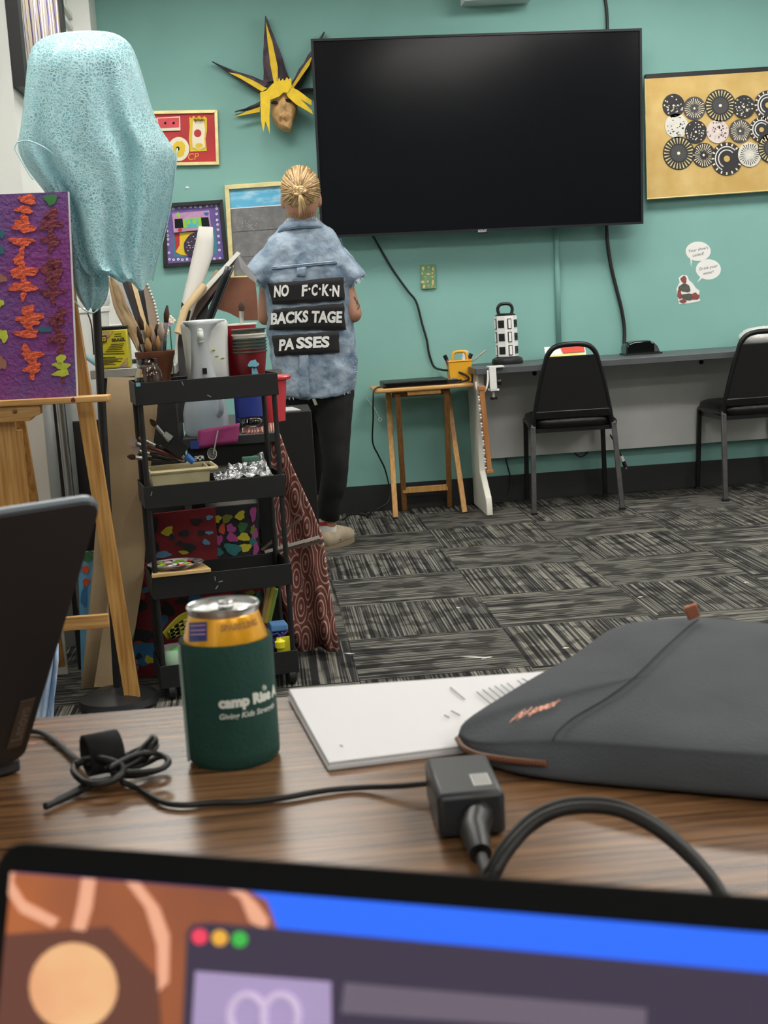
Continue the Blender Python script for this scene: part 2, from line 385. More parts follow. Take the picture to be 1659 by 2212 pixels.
O('face', MB().loft([[p+V((0, .03, 0)) for p in rings[0]]]+rings), 'kraft', mk, smooth='full')
for x, y in ((593, 222), (623, 217)):
    q = facept(.0, 0); pts = []
    for i in range(16):
        a_ = 2*math.pi*i/16; pts.append(at(x+8*math.cos(a_), y+3.6*math.sin(a_), 7.0))
    O('eye_hole', MB().prism(pts, (0, -.004, 0)), 'hole_black', mk)
ypoly([(562, 200), (575, 196), (588, 182), (600, 174), (603, 168), (606, 175), (611, 170), (614, 175), (620, 167), (623, 172), (629, 168), (630, 188), (622, 200), (612, 200), (604, 208), (584, 216), (582, 250), (583, 290), (576, 268), (573, 262), (569, 286), (564, 262)], 6.985, 'paper_hair', .005)
ypoly([(616, 195), (630, 188), (645, 196), (673, 217), (673, 228), (650, 215), (673, 238), (676, 247), (640, 226), (622, 210)], 6.99, 'paper_hair', .005)

# framed red artwork
def frame(e, pl, corners, w, m, th=.02, name='frame'):
    P = [pl.at(x, y, 0) for x, y in corners]; c = sum(P, V())/4
    I = []
    for p in P:
        i = P.index(p); a1 = (P[i-1]-p).normalized(); a2 = (P[(i+1) % 4]-p).normalized(); I.append(p+(a1+a2)*w)
    for i in range(4):
        j = (i+1) % 4
        O(name, MB().prism([P[i], P[j], I[j], I[i]], pl.n*th), m, e, bevel=.002)
    O('backing', MB().prism(P, pl.n*.004), 'black_frame', e)
    return P, I
wall = Pl((0, YW, 0), (0, -1, 0))
mat('art_red', 'b5262b', .55, var=.12, vscale=12); mat('cream', 'ebe3c9', .6, var=.05); mat('art_yellow', 'e3c22f', .6, var=.1); mat('art_pinkred', 'd6454f', .5, var=.1, vscale=40)
e = T('framed_red_artwork', 'red painted artwork with a cassette and a disc in a gold frame', 'picture', wall.at(400, 357))
P, I = frame(e, wall, [(318, 241), (470, 238), (474, 357), (320, 360)], .016, 'gold_pale', .025)
O('red_panel', MB().prism(I, wall.n*.012), 'art_red', e)
O('cassette', px_poly(wall, [(338, 255), (389, 252), (390, 282), (339, 284)], .012, .01), 'cream', e)
O('cassette_label', px_poly(wall, [(341, 256), (387, 254), (387, 275), (342, 277)], .022, .002), 'art_pinkred', e)
for x in (357, 375): O('cassette_hole', px_blob(wall, x, 266, 2.6, 2.8, 3, .024, .001, 0), 'hole_black', e)
O('painted_disc', px_blob(wall, 386, 322, 23, 26, 5, .012, .004, 0, 28), 'cream', e)
O('disc_ring', px_blob(wall, 386, 322, 15, 17, 5, .016, .001, .1, 28), 'art_yellow', e)
O('disc_hole', px_blob(wall, 384, 321, 4, 4.5, 5, .017, .001, 0), 'hole_black', e)
O('yellow_border', px_poly(wall, [(409, 252), (414, 256), (418, 250), (424, 256), (430, 250), (436, 255), (442, 251), (447, 256), (447, 283), (444, 300), (447, 326), (411, 328), (408, 300), (410, 275)], .012, .004), 'art_yellow', e)
O('cut_out', px_poly(wall, [(417, 262), (440, 262), (443, 280), (441, 300), (443, 318), (430, 324), (416, 318), (415, 298), (416, 278)], .016, .004), 'cream', e)
O('red_dot', px_blob(wall, 427, 288, 8, 8.5, 2, .02, .001, 0), 'art_red', e)
O('yellow_dab', px_blob(wall, 430, 315, 8, 6, 9, .02, .001, .1), 'art_yellow', e)
mat('art_dark', '2b2a22', .7)
for k in range(9): O('dark_stroke', px_poly(wall, [(418+k*2.8, 256+(k % 3)*2), (420+k*2.8, 256), (421+k*2.4, 266+(k % 2)*3)], .021, .001), 'art_dark', e)
O('initials', text_mb('CP', wall.at(416, 339, .0125), (1, 0, 0), (0, 0, 1), .045, shear=.2), mat('art_orange_yellow', 'e2a23a', .6), e)

# black framed artwork
mat('art_purple', '6c5aa0', .6, var=.14, vscale=16); mat('art_teal', '3f7f95', .6, var=.1); mat('white_paint', 'eceaea', .6); mat('vhs_pink', 'b98db4', .6, var=.12, vscale=30); mat('lime', '96c932', .6, var=.1); mat('aqua', '4fb6c6', .6, var=.15, vscale=40)
e = T('framed_purple_artwork', 'purple dotted artwork with a painted video cassette in a black frame', 'picture', wall.at(425, 577))
P, I = frame(e, wall, [(350, 441), (481, 432), (494, 568), (354, 579)], .02, 'black_frame', .035)
O('purple_panel', MB().prism(I, wall.n*.012), 'art_purple', e)
O('teal_band', px_poly(wall, [(374, 500), (466, 492), (470, 548), (376, 556)], .012, .001), 'art_teal', e)
O('red_square', px_poly(wall, [(377, 504), (400, 502), (400, 545), (380, 548)], .013, .001), 'art_red', e)
O('yellow_swoop', px_poly(wall, [(388, 503), (420, 501), (418, 545), (404, 552), (390, 550), (379, 544), (388, 530)], .014, .001), 'art_yellow', e)
mat('donut', '33223f', .5); O('doughnut', px_blob(wall, 424, 531, 26, 28, 4, .015, .004, .05, 26), 'donut', e)
for k in range(26):
    a_ = rnd.uniform(0, 6.28); q = rnd.uniform(.2, .9); O('sprinkle', px_blob(wall, 424+24*q*math.cos(a_), 531+26*q*math.sin(a_), 1.5, 1.0, k, .019, .001, 0, 6), ('white_paint', 'cream', 'vhs_pink')[k % 3], e)
O('video_cassette', px_poly(wall, [(372, 462), (452, 455), (457, 494), (376, 503)], .012, .02), 'vhs_pink', e)
for pts in ([(377, 473), (394, 472), (396, 492), (378, 493)], [(434, 470), (450, 469), (453, 489), (436, 490)]): O('cassette_window', px_poly(wall, pts, .032, .001), 'black_gloss', e)
O('cassette_label', px_poly(wall, [(395, 473), (434, 470), (436, 490), (397, 493)], .032, .001), 'lime', e)
O('label_painting', px_poly(wall, [(401, 474), (428, 472), (429, 489), (404, 491)], .033, .001), 'aqua', e)
for x, y in ((407, 480), (420, 479)): O('label_dot', px_blob(wall, x, y, 4.5, 5, x, .034, .0006, .15), 'lime', e)
O('paint_dab', px_blob(wall, 385, 464, 4, 5, 2, .032, .001), 'lime', e); O('paint_dab', px_blob(wall, 446, 462, 5, 4, 3, .032, .001), mat('art_blue', '2f5fa8', .6), e); O('paint_dab', px_blob(wall, 389, 497, 5, 4, 6, .032, .001), 'art_red', e)
dots = [(367, 453), (374, 451), (387, 448), (399, 447), (412, 447), (422, 447), (433, 447), (447, 445), (457, 443), (467, 443), (468, 450), (468, 462), (469, 475), (470, 485), (471, 496), (472, 510), (473, 524), (474, 540), (475, 558), (463, 559), (404, 560), (394, 561), (385, 560), (375, 561), (366, 560), (365, 546), (363, 528), (363, 517), (362, 509), (361, 499), (360, 489), (359, 480)]
for k, (x, y) in enumerate(dots):
    O('white_dot', px_blob(wall, x, y, 2.8, 2.8, k, .012, .0015, .05, 10), 'white_paint', e)
    O('dot_centre', px_blob(wall, x, y, 1.0, 1.0, k, .0136, .0006, .05, 8), 'art_purple', e)

# landscape painting behind the person
mat('sky_paint', '5cb4dd', .6, c2='c9e8f2', vscale=9, stretch=(1, 1, 3), lo=.45, hi=.75); mat('grey_paint', '6d6e70', .65, c2='8b8b8b', vscale=22, lo=.4, hi=.8, detail=6)
e = T('framed_landscape', 'grey and sky blue painting in a pale gold frame behind the person', 'picture', wall.at(580, 605))
P, I = frame(e, wall, [(485, 401), (668, 388), (678, 596), (497, 608)], .022, 'gold_pale', .03)
O('grey_field', MB().prism(I, wall.n*.01), 'grey_paint', e)
O('sky_field', px_poly(wall, [(493, 410), (660, 398), (662, 438), (496, 450)], .01, .002), 'sky_paint', e)
O('horizon_line', px_poly(wall, [(496, 450), (662, 438), (662, 440), (496, 452)], .0105, .002), 'white_paint', e)
for y in (501, 556): O('crease', px_poly(wall, [(501, y), (665, y-12), (665, y-11), (501, y+1.2)], .0105, .001), mat('crease', '505153', .7), e)
for k in range(24): O('spatter', px_blob(wall, rnd.gauss(534, 11), rnd.gauss(484, 7), 1.1, .7, k, .0105, .0008, .2, 6), mat('spatter', 'b9b9b7', .7), e)
# tiny bright clip on the wall
O('wall_clip', px_poly(wall, [(401, 403), (408, 403), (408, 407), (401, 407)], 0, .006), 'white_paint', label='tiny white clip stuck on the green wall', cat='clip')

# gold record collage
mat('gold_leaf', 'c8a55e', .42, metal=.35, c2='dcc080', vscale=7, lo=.35, hi=.7, detail=5)
mat('disc_black', '2b2b2d', .4, var=.12, vscale=60); mat('disc_white', 'd8d7cf', .5, var=.06, vscale=40); mat('disc_pink', 'd8ccc9', .5, c2='b58a94', vscale=60, lo=.55, hi=.7); mat('disc_grey', '454648', .4)
e = T('record_collage', 'gold panel with rows of painted black and white discs', 'picture', at(1520, 431, YW))
pl = Pl((0, YW-.045, 0), (0, -1, 0))
bl = [(1391, 167), (1885, 136), (1885, 398), (1398, 432)]
O('black_edge', MB().prism([pl.at(x, y-4, -.045) for x, y in bl], (0, -.04, 0)), 'black_frame', e)
O('gold_panel', px_poly(pl, [(1393, 171), (1885, 140), (1885, 395), (1398, 430)], 0, .006), 'gold_leaf', e)
O('gilt_edge', MB().tube([pl.at(1393, 170, .006), pl.at(1398, 430, .006), pl.at(1885, 396, .006)], .004, 6), 'gold_pale', e)
def disc(x, y, r, m, style, k, z):
    rx = r; o = .007+.002*z
    d_ = O('disc', px_blob(pl, x, y, rx, r*1.06, k, o, .002, 0, 30), m, e)
    o += .0022
    if style == 'rays' or style == 'gold':
        for i in range(26):
            a_ = 2*math.pi*i/26; q0 = rnd.uniform(.3, .45); q1 = rnd.uniform(.75, .95); w_ = .045
            if style == 'gold': q0 = .58; q1 = .93; w_ = .05
            mm = 'gold_pale' if style == 'gold' else ('cream' if m != 'disc_white' else 'disc_black')
            pts = [(x+r*q*math.cos(a_+s), y+r*1.06*q*math.sin(a_+s)) for q, s in ((q0, -.02), (q1, -w_), (q1, w_), (q0, .02))]
            O('ray_mark', px_poly(pl, pts, o, .0006), mm, d_)
    if style == 'dots':
        for i in range(30):
            a_ = rnd.uniform(0, 6.28); q = math.sqrt(rnd.uniform(.03, .8)); mm = 'disc_black' if m in ('disc_white', 'disc_pink') else ('white_paint', 'cream')[i % 2]
            O('dot_mark', px_blob(pl, x+r*q*math.cos(a_), y+r*q*math.sin(a_), rnd.uniform(.8, 2.2), rnd.uniform(.8, 2), i+k, o, .0006, .2, 7), mm, d_)
    if style == 'arcs':
        for q in (.72, .52):
            pts = [pl.at(x+r*q*math.cos(t*.1), y+r*q*1.06*math.sin(t*.1), o) for t in range(20, 56)]
            O('arc_mark', MB().tube(pts, .003, 4), 'white_paint', d_)
        for i in range(16):
            a_ = 2*math.pi*i/16
            O('ray_mark', px_poly(pl, [(x+r*q*math.cos(a_+s), y+r*1.06*q*math.sin(a_+s)) for q, s in ((.8, -.05), (.96, -.05), (.96, .05), (.8, .05))], o, .0006), 'cream', d_)
    if style == 'gold': O('disc_centre', px_blob(pl, x, y, r*.5, r*.52, k, o, .0008, 0, 22), 'disc_grey', d_)
    hr = .26 if style == 'gold' and k % 2 else .1
    if style == 'arcs': hr = .2
    O('disc_hole', px_blob(pl, x, y, r*hr, r*hr, k, o+.001, .0006, 0, 14), 'gold_leaf' if hr > .15 else 'cream', d_)
DS = [(1455, 228, 24, 'disc_black', 'dots'), (1500, 234, 24, 'disc_grey', 'rays'), (1556, 228, 33, 'disc_black', 'gold'), (1607, 231, 24, 'disc_black', 'dots'), (1659, 227, 30, 'disc_black', 'arcs'),
      (1461, 272, 25, 'disc_white', 'dots'), (1503, 285, 24, 'disc_black', 'dots'), (1550, 284, 24, 'disc_pink', 'dots'), (1599, 283, 24, 'disc_grey', 'rays'), (1645, 280, 26, 'disc_black', 'arcs'),
      (1466, 331, 34, 'disc_black', 'gold'), (1520, 335, 25, 'disc_black', 'rays'), (1570, 343, 34, 'disc_black', 'arcs'), (1619, 334, 25, 'disc_white', 'rays'), (1667, 320, 30, 'disc_black', 'gold'), (1704, 276, 26, 'disc_white', 'dots'), (1712, 219, 25, 'disc_grey', 'rays'), (1760, 222, 29, 'disc_black', 'gold'), (1752, 274, 24, 'disc_black', 'dots'), (1722, 318, 25, 'disc_pink', 'dots'), (1772, 316, 27, 'disc_black', 'rays'), (1806, 218, 24, 'disc_white', 'rays'), (1800, 268, 25, 'disc_black', 'arcs')]
for k, (x, y, r, m_, s_) in enumerate(DS): disc(x, y, r, m_, s_, k, k % 5 * .6)

# small green tile with gold leaf
mat('tile_green', '6c9470', .6, var=.15, vscale=40)
e = T('gilded_tile', 'small green tile with gold leaf shapes on the wall', 'picture', wall.at(925, 624))
O('tile', px_poly(wall, [(908, 573), (940, 571), (942, 623), (911, 625)], 0, .012), 'tile_green', e, bevel=.002)
mat('gold_bit', 'e3c47c', .4, metal=.3)
for k, (x, y, a_, b_) in enumerate(((914, 580, 3, 4), (926, 577, 1.8, 2), (935, 581, 2, 4), (912, 591, 1.8, 2), (925, 592, 4, 2.5), (934, 590, 2.2, 2), (919, 598, 1.5, 1.5), (934, 598, 2, 2), (913, 609, 3.6, 3.4), (924, 608, 2.2, 2.4), (935, 610, 2.2, 6), (916, 619, 2.6, 4), (926, 617, 1.6, 1.6), (933, 619, 1.6, 1.4))):
    O('gold_shape', px_blob(wall, x, y, a_, b_, k, .0125, .0015, .25, 10), 'gold_bit', e)
# stickers
mat('paper_white', 'e9eae8', .6); mat('ink', '3c3c40', .7)
def bubble(x, y, rx, ry, tail, lines, lab):
    pts = []
    for i in range(36):
        a_ = 2*math.pi*i/36; pts.append((x+rx*math.cos(a_), y+ry*math.sin(a_)))
        if i == 12: pts.append(tail)
    e = T('speech_bubble_sticker', lab, 'sticker', wall.at(x, y+ry))
    O('paper', px_poly(wall, pts, 0, .0015), 'paper_white', e)
    for k, s in enumerate(lines): O('handwriting', text_mb(s, wall.at(x, y-4+k*11, .002), (1, 0, .14), (-.14, 0, 1), .0215, shear=.15), 'ink', e)
bubble(1508, 543, 27, 21, (1493, 577), ["Your shoe's", 'untied!'], "white speech bubble sticker reading Your shoe's untied")
bubble(1530, 582, 27, 22, (1506, 610), ['Drink your', 'water!'], 'white speech bubble sticker reading Drink your water')
e = T('figure_sticker', 'red and grey paper cutout of a seated figure below the speech bubbles', 'sticker', wall.at(1485, 656))
O('paper', px_poly(wall, [(1463, 640), (1461, 624), (1468, 610), (1466, 600), (1474, 594), (1484, 595), (1488, 605), (1496, 612), (1503, 622), (1511, 628), (1509, 640), (1513, 650), (1490, 655), (1467, 657)], 0, .0015), 'paper_white', e)
mat('fig_red', '8b4a44', .7, var=.2, vscale=30); mat('fig_grey', '54564f', .7, var=.2, vscale=40)
for k, (x, y, a_, b_, m_) in enumerate(((1477, 604, 7, 7, 'fig_red'), (1479, 622, 12, 10, 'fig_grey'), (1468, 636, 5, 10, 'fig_red'), (1486, 641, 13, 8, 'fig_grey'), (1502, 640, 8, 8, 'fig_red'), (1476, 650, 8, 4, 'fig_red'))):
    O('printed_patch', px_blob(wall, x, y, a_, b_, k, .002+.0004*k, .0006, .2), m_, e)
# exit sign above the frame edge
mat('sign_red', 'b8433c', .5)
e = T('ceiling_sign', 'white box sign with a red lower edge mounted high on the wall', 'sign', at(1078, 2, 7.05))
p0, p1 = at(1005, 1, 7.0), at(1152, -6, 7.0)
O('sign_box', MB().prism([p0, p1, p1+V((0, 0, .16)), p0+V((0, 0, .16))], (0, .15, 0)), 'white_metal', e)
O('sign_edge', MB().prism([p0+V((.01, -.001, .006)), p1+V((-.01, -.001, .006)), p1+V((-.01, -.001, .14)), p0+V((.01, -.001, .14))], (0, -.003, 0)), 'sign_red', e)
# ================================================================== DESK ALONG THE WALL
mat('desk_grey', '4f5356', .45, var=.06, vscale=10); mat('desk_edge', '6b5a43', .6); mat('panel_white', 'c9cbc9', .55, var=.03, vscale=8); mat('leg_white', 'd9d7cd', .5, c2='c6c0ac', vscale=5, lo=.5, hi=.8)
DT = .715; DX0 = at(1026, 797, 6.72).x; DX1 = 4.6; DF = 6.70
dk = T('wall_desk', 'long grey topped desk with a white back panel along the green wall', 'desk', (2.5, 6.9, 0))
O('worktop', MB().bx(DX0, DX1, DF, YW-.005, DT-.032, DT), 'desk_grey', dk, bevel=.003)
O('end_edging', MB().bx(DX0-.003, DX0, DF+.01, YW-.01, DT-.03, DT-.002), 'desk_edge', dk)
O('back_panel', MB().bx(DX0+.04, DX1-.05, 7.085, 7.105, .235, DT-.032), 'panel_white', dk)
for k in range(3): O('screw_cap', MB().lathe((1.36+k*.86, 7.085, .65), [(.0, -.004), (.012, -.003), (.012, 0)], 12, axis=(0, 1, 0)), 'black_plastic', dk)
# shaped end leg (profile in y,z)
prof = [(7.13, DT-.034), (6.78, DT-.034), (6.80, .5), (6.86, .42), (6.885, .3), (6.88, .2), (6.80, .14), (6.73, .09), (6.715, .05), (6.715, .002), (7.13, .002)]
O('end_leg', MB().prism([V((DX0+.02, y, z)) for y, z in prof], (.03, 0, 0)), 'leg_white', dk, bevel=.004)
O('end_leg', MB().prism([V((DX1-.09, y, z)) for y, z in prof], (.03, 0, 0)), 'leg_white', dk, bevel=.004)
# clamp on the desk end
mat('clamp_white', 'e6e7e4', .4)
c0 = at(1062, 815, 6.69); e = T('desk_clamp', 'white clamp with black knobs fixed to the desk end', 'clamp', c0-V((0, 0, .1)))
O('jaw', MB().bx(c0.x-.012, c0.x+.02, DF-.03, DF-.01, DT-.11, DT+.004).bx(c0.x-.012, c0.x+.06, DF-.03, DF+.05, DT, DT+.006).bx(c0.x-.012, c0.x+.03, DF-.03, DF+.05, DT-.11, DT-.1), 'clamp_white', e)
O('screw', MB().tube([V((c0.x+.01, DF+.02, DT-.15)), V((c0.x+.01, DF+.02, DT-.035))], .006, 10), 'clamp_white', e)
O('knob', MB().lathe((c0.x+.01, DF+.02, DT-.155), [(.0, 0), (.018, .002), (.018, .012), (0, .014)], 14), 'black_plastic', e, smooth=True)
O('knob', MB().lathe((c0.x+.024, DF+.0, DT-.07), [(.0, 0), (.016, .002), (.016, .02), (0, .024)], 14, axis=(1, 0, 0)), 'black_plastic', e, smooth=True)
# hook + hanging wooden strip with white beads
mat('oak_brown', '9b6436', .5, c2='b07a45', vscale=6, stretch=(14, 14, 1)); 
h0 = at(1040, 840, 6.66); h1 = at(1058, 1022, 6.66)
e = T('wooden_strip', 'brown wooden strip edged with white beads hanging from the desk end', 'wooden strip', h1)
O('strip', MB().bar(h0, h1, .024, .02), 'oak_brown', e, bevel=.002)
O('cap', MB().bar(h0-V((0, 0, .008)), h0+V((0, 0, .014)), .036, .026), 'oak_brown', e, bevel=.003)
O('foot_block', MB().bar(h1, h1+V((0, 0, .016)), .034, .024), 'oak_brown', e, bevel=.002)
for k in range(26):
    q = h0.lerp(h1, .06+k*.035)+V((-.016, -.002, 0)); O('bead', MB().ball(q, (.006, .005, .0055), 8, 6), 'white_paint' if k % 3 else mat('bead_brown', '8b6a55', .6), e, smooth='full')
O('hook', MB().tube(smooth_path([at(1028, 825, 6.67), at(1029, 838, 6.67), at(1036, 848, 6.67), at(1046, 846, 6.67), at(1053, 830, 6.67), at(1054, 800, 6.68)]), .0045, 8), 'clamp_white', e, smooth='full')

# outlet tower
tw = at(1096, 775, 6.93); tx, ty = tw.x, 6.93
e = T('outlet_tower', 'white and black power outlet tower with a carry handle on the desk', 'outlet tower', (tx, ty, DT))
O('base', MB().lathe((tx, ty, DT), [(0, 0), (.075, .0), (.078, .012), (.074, .026), (.055, .036), (0, .038)], 28), 'black_plastic', e, smooth=True)
n6 = 8; rr_ = .055; an = math.radians(10)
def octp(r, z, k): a_ = an+2*math.pi*(k+.5)/n6; return V((tx+r*math.cos(a_), ty+r*math.sin(a_), z))
O('body', MB().loft([[octp(rr_, z, k) for k in range(n6)] for z in (DT+.038, DT+.235)]), 'paper_white', e)
O('cap', MB().loft([[octp(r, z, k) for k in range(n6)] for r, z in ((rr_*.97, DT+.235), (rr_*.7, DT+.246))]), 'black_plastic', e)
O('handle', MB().tube(smooth_path([V((tx-.03, ty, DT+.24)), V((tx-.036, ty, DT+.268)), V((tx-.025, ty, DT+.288)), V((tx, ty, DT+.293)), V((tx+.025, ty, DT+.288)), V((tx+.036, ty, DT+.268)), V((tx+.03, ty, DT+.24))], 5), .008, 8), 'black_plastic', e, smooth='full')
ap = rr_*math.cos(math.pi/n6)
for k in range(n6):
    a_ = an+2*math.pi*(k+1)/n6; dn = V((math.cos(a_), math.sin(a_), 0)); tn = V((-dn.y, dn.x, 0)); Rk = Matrix((tn, dn, V((0, 0, 1)))).transposed()
    if dn.y > .5: continue
    for j in range(3):
        c_ = V((tx, ty, DT+.068+j*.064))+dn*(ap+.001)
        if k % 2:
            f_ = O('button_plate', MB().box(c_, (.02, .004, .05), Rk), 'black_plastic', e); O('switch', MB().box(c_+dn*.003, (.012, .004, .042), Rk), 'paper_white', f_)
        else:
            f_ = O('socket', MB().box(c_, (.031, .004, .036), Rk), 'black_plastic', e)
            for s_ in (-.005, .005): O('slot', MB().box(c_+dn*.0025+tn*s_, (.002, .001, .008), Rk), 'hole_black', f_)
# cards and box on the desk
e = T('painted_card', 'red and yellow painted card propped on the desk behind the chair', 'card', (at(1225, 770, 7.0).x, 7.0, DT))
c0, c1 = at(1181, 775, 7.0).x, at(1269, 772, 7.0).x
O('card', MB().prism([V((c0, 7.02, DT+.001)), V((c1, 7.02, DT+.001)), V((c1, 7.05, DT+.06)), V((c0, 7.05, DT+.065))], (0, .004, 0)), 'paper_white', e)
O('red_field', MB().prism([V((c0+.09, 7.03, DT+.03)), V((c1-.006, 7.03, DT+.03)), V((c1-.006, 7.045, DT+.056)), V((c0+.08, 7.045, DT+.06))], (0, -.002, 0)), mat('card_red', 'd8402a', .6), e)
O('yellow_field', MB().prism([V((c0+.02, 7.018, DT+.002)), V((c1-.006, 7.018, DT+.002)), V((c1-.006, 7.03, DT+.026)), V((c0+.02, 7.03, DT+.022))], (0, -.002, 0)), mat('card_yellow', 'f0d32a', .6, c2='f4efc0', vscale=12), e)
bx0, bx1 = at(1348, 760, 6.98).x, at(1420, 755, 6.98).x
e = T('black_device', 'rounded glossy black device standing on the desk by the wall', 'device', ((bx0+bx1)/2, 6.98, DT))
pr = [(bx0, DT), (bx1+.004, DT), (bx1, DT+.012), (bx1-.01, DT+.04), (bx1-.045, DT+.068), (bx0+.045, DT+.068), (bx0+.006, DT+.055), (bx0, DT+.04)]
O('shell', MB().prism([V((x, 6.93, z)) for x, z in pr], (0, .11, 0)), 'black_gloss', e, bevel=.008)
O('side_panel', MB().prism([V((bx1-.03, 6.925, DT+.012)), V((bx1-.006, 6.925, DT+.012)), V((bx1-.014, 6.925, DT+.036)), V((bx1-.03, 6.925, DT+.056))], (0, .006, 0)), 'disc_grey', e)
O('foot_plate', MB().bx(bx0-.006, bx1+.01, 6.925, 7.05, DT, DT+.008), 'black_plastic', e)
# white bag on the desk, far right
bc = at(1640, 735, 7.0); rg = []
for i in range(11):
    a_ = math.pi*(i/10)-math.pi/2; k_ = max(.02, math.cos(a_))
    rg.append([V((bc.x+.02+.13*k_*math.cos(t)*(1+.14*noise.noise(V((i*.6, t*2, 0)))), 6.98+.09*k_*math.sin(t), DT+.05+.05*math.sin(a_)+.008*noise.noise(V((t*2, i*.5, 3))))) for t in [2*math.pi*j/26 for j in range(26)]])
O('plastic_bag', MB().loft(rg), mat('bag_white', 'd9d9d6', .35, bump=.8, bscale=25), label='crumpled white plastic bag lying on the grey desk', cat='bag', smooth='full')

# ================================================================== BANQUET CHAIRS
mat('chair_fabric', '0c0d0f', .85, var=.15, vscale=90); mat('chair_vinyl', '0e0e10', .36, bump=.25, bscale=30); mat('chair_metal', '1a1b1d', .38, metal=.3); mat('chair_leg', '4b4b4b', .42, metal=.35, var=.15, vscale=30)
def make_chair(label, group=None):
    e = T('banquet_chair', label, 'chair', (0, 0, 0), group)
    zs = .455
    # seat cushion
    rg = []
    for z, k in ((zs-.05, .93), (zs-.045, .99), (zs-.02, 1.0), (zs, .97), (zs+.008, .86), (zs+.011, .5)):
        rr = []
        for j in range(36):
            t = 2*math.pi*j/36; c_, s_ = math.cos(t), math.sin(t); p_ = .42
            rr.append(V((.205*k*math.copysign(abs(c_)**p_, c_), .02+.205*k*math.copysign(abs(s_)**p_, s_), z)))
        rg.append(rr)
    O('seat', MB().loft(rg), 'chair_vinyl', e, smooth='full')
    O('seat_frame', MB().bx(-.18, .18, -.17, -.15, .385, .405).bx(-.18, .18, .17, .19, .385, .405).bx(-.19, -.17, -.16, .18, .385, .405).bx(.17, .19, -.16, .18, .385, .405), 'chair_metal', e)
    # back: tapered arch frame leaning backwards (towards -y)
    def bp(x, z): return V((x, -.165-(z-.42)*.20, z))
    side = [(-.188, .41), (-.182, .46), (-.155, .6), (-.125, .72), (-.112, .76), (-.085, .79), (-.045, .802)]
    path = [bp(x, z) for x, z in side]+[bp(0, .804)]+[bp(-x, z) for x, z in reversed(side)]
    O('back_frame', MB().tube(smooth_path(path, 5), .0125, 8), 'chair_metal', e, smooth='full')
    q = [(-.178, .475), (.178, .475), (.152, .6), (.12, .745), (-.12, .745), (-.152, .6)]
    O('backrest', MB().prism([bp(x, z)+V((0, .018, 0)) for x, z in q], (0, -.03, .006)), 'chair_fabric', e, bevel=.006)
    q = [(-.182, .445), (.182, .445), (.176, .485), (-.176, .485)]
    O('back_band', MB().prism([bp(x, z)+V((0, .02, 0)) for x, z in q], (0, -.038, .006)), 'chair_vinyl', e, bevel=.006)
    for s in (-1, 1):
        O('leg', MB().bar((s*.193, -.19, .42), (s*.211, -.235, .006), .024, .018), 'chair_leg', e, bevel=.003)
        O('leg', MB().bar((s*.193, .17, .42), (s*.2, .215, .006), .022, .022), 'chair_metal', e, bevel=.003)
        O('side_rail', MB().tube(smooth_path([V((s*.193, -.19, .40)), V((s*.2, -.17, .425)), V((s*.2, .0, .43)), V((s*.2, .14, .425)), V((s*.193, .17, .40))], 4), .011, 8), 'chair_metal', e, smooth='full')
        O('foot_cap', MB().bx(s*.211-.015, s*.211+.015, -.248, -.222, 0, .012), 'black_plastic', e); O('foot_cap', MB().bx(s*.2-.014, s*.2+.014, .202, .23, 0, .012), 'black_plastic', e)
    return e
ch = make_chair('black banquet chair at the desk in front of the painted card')
ch.location = V((1.475, 6.865, 0)); ch.rotation_euler.z = math.radians(-5)
c2_ = copy_tree(ch); c2_['label'] = 'black banquet chair at the desk in front of the white bag'
c2_.location = V((2.385, 6.87, 0)); c2_.rotation_euler.z = math.radians(1)

# cable and plug under the desk
cable([V((1.2, 7.12, .30)), V((1.2, 7.12, .22)), V((1.22, 7.12, .1)), V((1.19, 7.1, .02)), V((1.12, 7.08, .008))], .004, 'thin black cable hanging below the desk beside the chair')
cable([at(1236, 968, 7.11), at(1245, 982, 7.11), at(1258, 986, 7.11), at(1270, 975, 7.11)], .004, 'short black cable loop drooping under the desk panel')
p0, p1 = at(1342, 985, 6.98), at(1353, 1013, 6.98)
e = T('hanging_plug', 'white and black plug hanging under the desk by the chair leg', 'plug', p1)
O('sleeve', MB().tube([p0, p0.lerp(p1, .4)], .009, 10), 'paper_white', e); O('body', MB().tube([p0.lerp(p1, .4), p0.lerp(p1, .85)], .01, 10), 'black_plastic', e); O('tip', MB().tube([p0.lerp(p1, .85), p1], .004, 8), 'silver_text', e)
O('lead', MB().tube(smooth_path([p0, p0+V((-.02, .03, .06)), p0+V((-.03, .09, .1))]), .004, 6), 'cable', e)

# ================================================================== FOLDING TRAY TABLE
def wood_mat(name, c, c2, st, sc=5, rough=.45):
    return mat(name, c, rough, c2=c2, vscale=sc, stretch=st, lo=.35, hi=.65, detail=4)
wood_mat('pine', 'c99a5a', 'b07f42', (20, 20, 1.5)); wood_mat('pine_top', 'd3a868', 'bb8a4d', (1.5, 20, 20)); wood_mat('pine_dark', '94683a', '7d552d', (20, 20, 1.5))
tl, tr = at(808, 843, 6.86), at(1023, 829, 6.82); tz = .64
tt = T('tray_table', 'small folding wooden tray table standing against the green wall', 'table', ((tl.x+tr.x)/2, 6.98, 0))
x0, x1 = tl.x, tr.x
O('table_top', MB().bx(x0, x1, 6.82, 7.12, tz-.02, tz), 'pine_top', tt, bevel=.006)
O('batten', MB().bx(x0+.16, x1-.16, 6.835, 6.855, tz-.04, tz-.02), 'pine', tt)
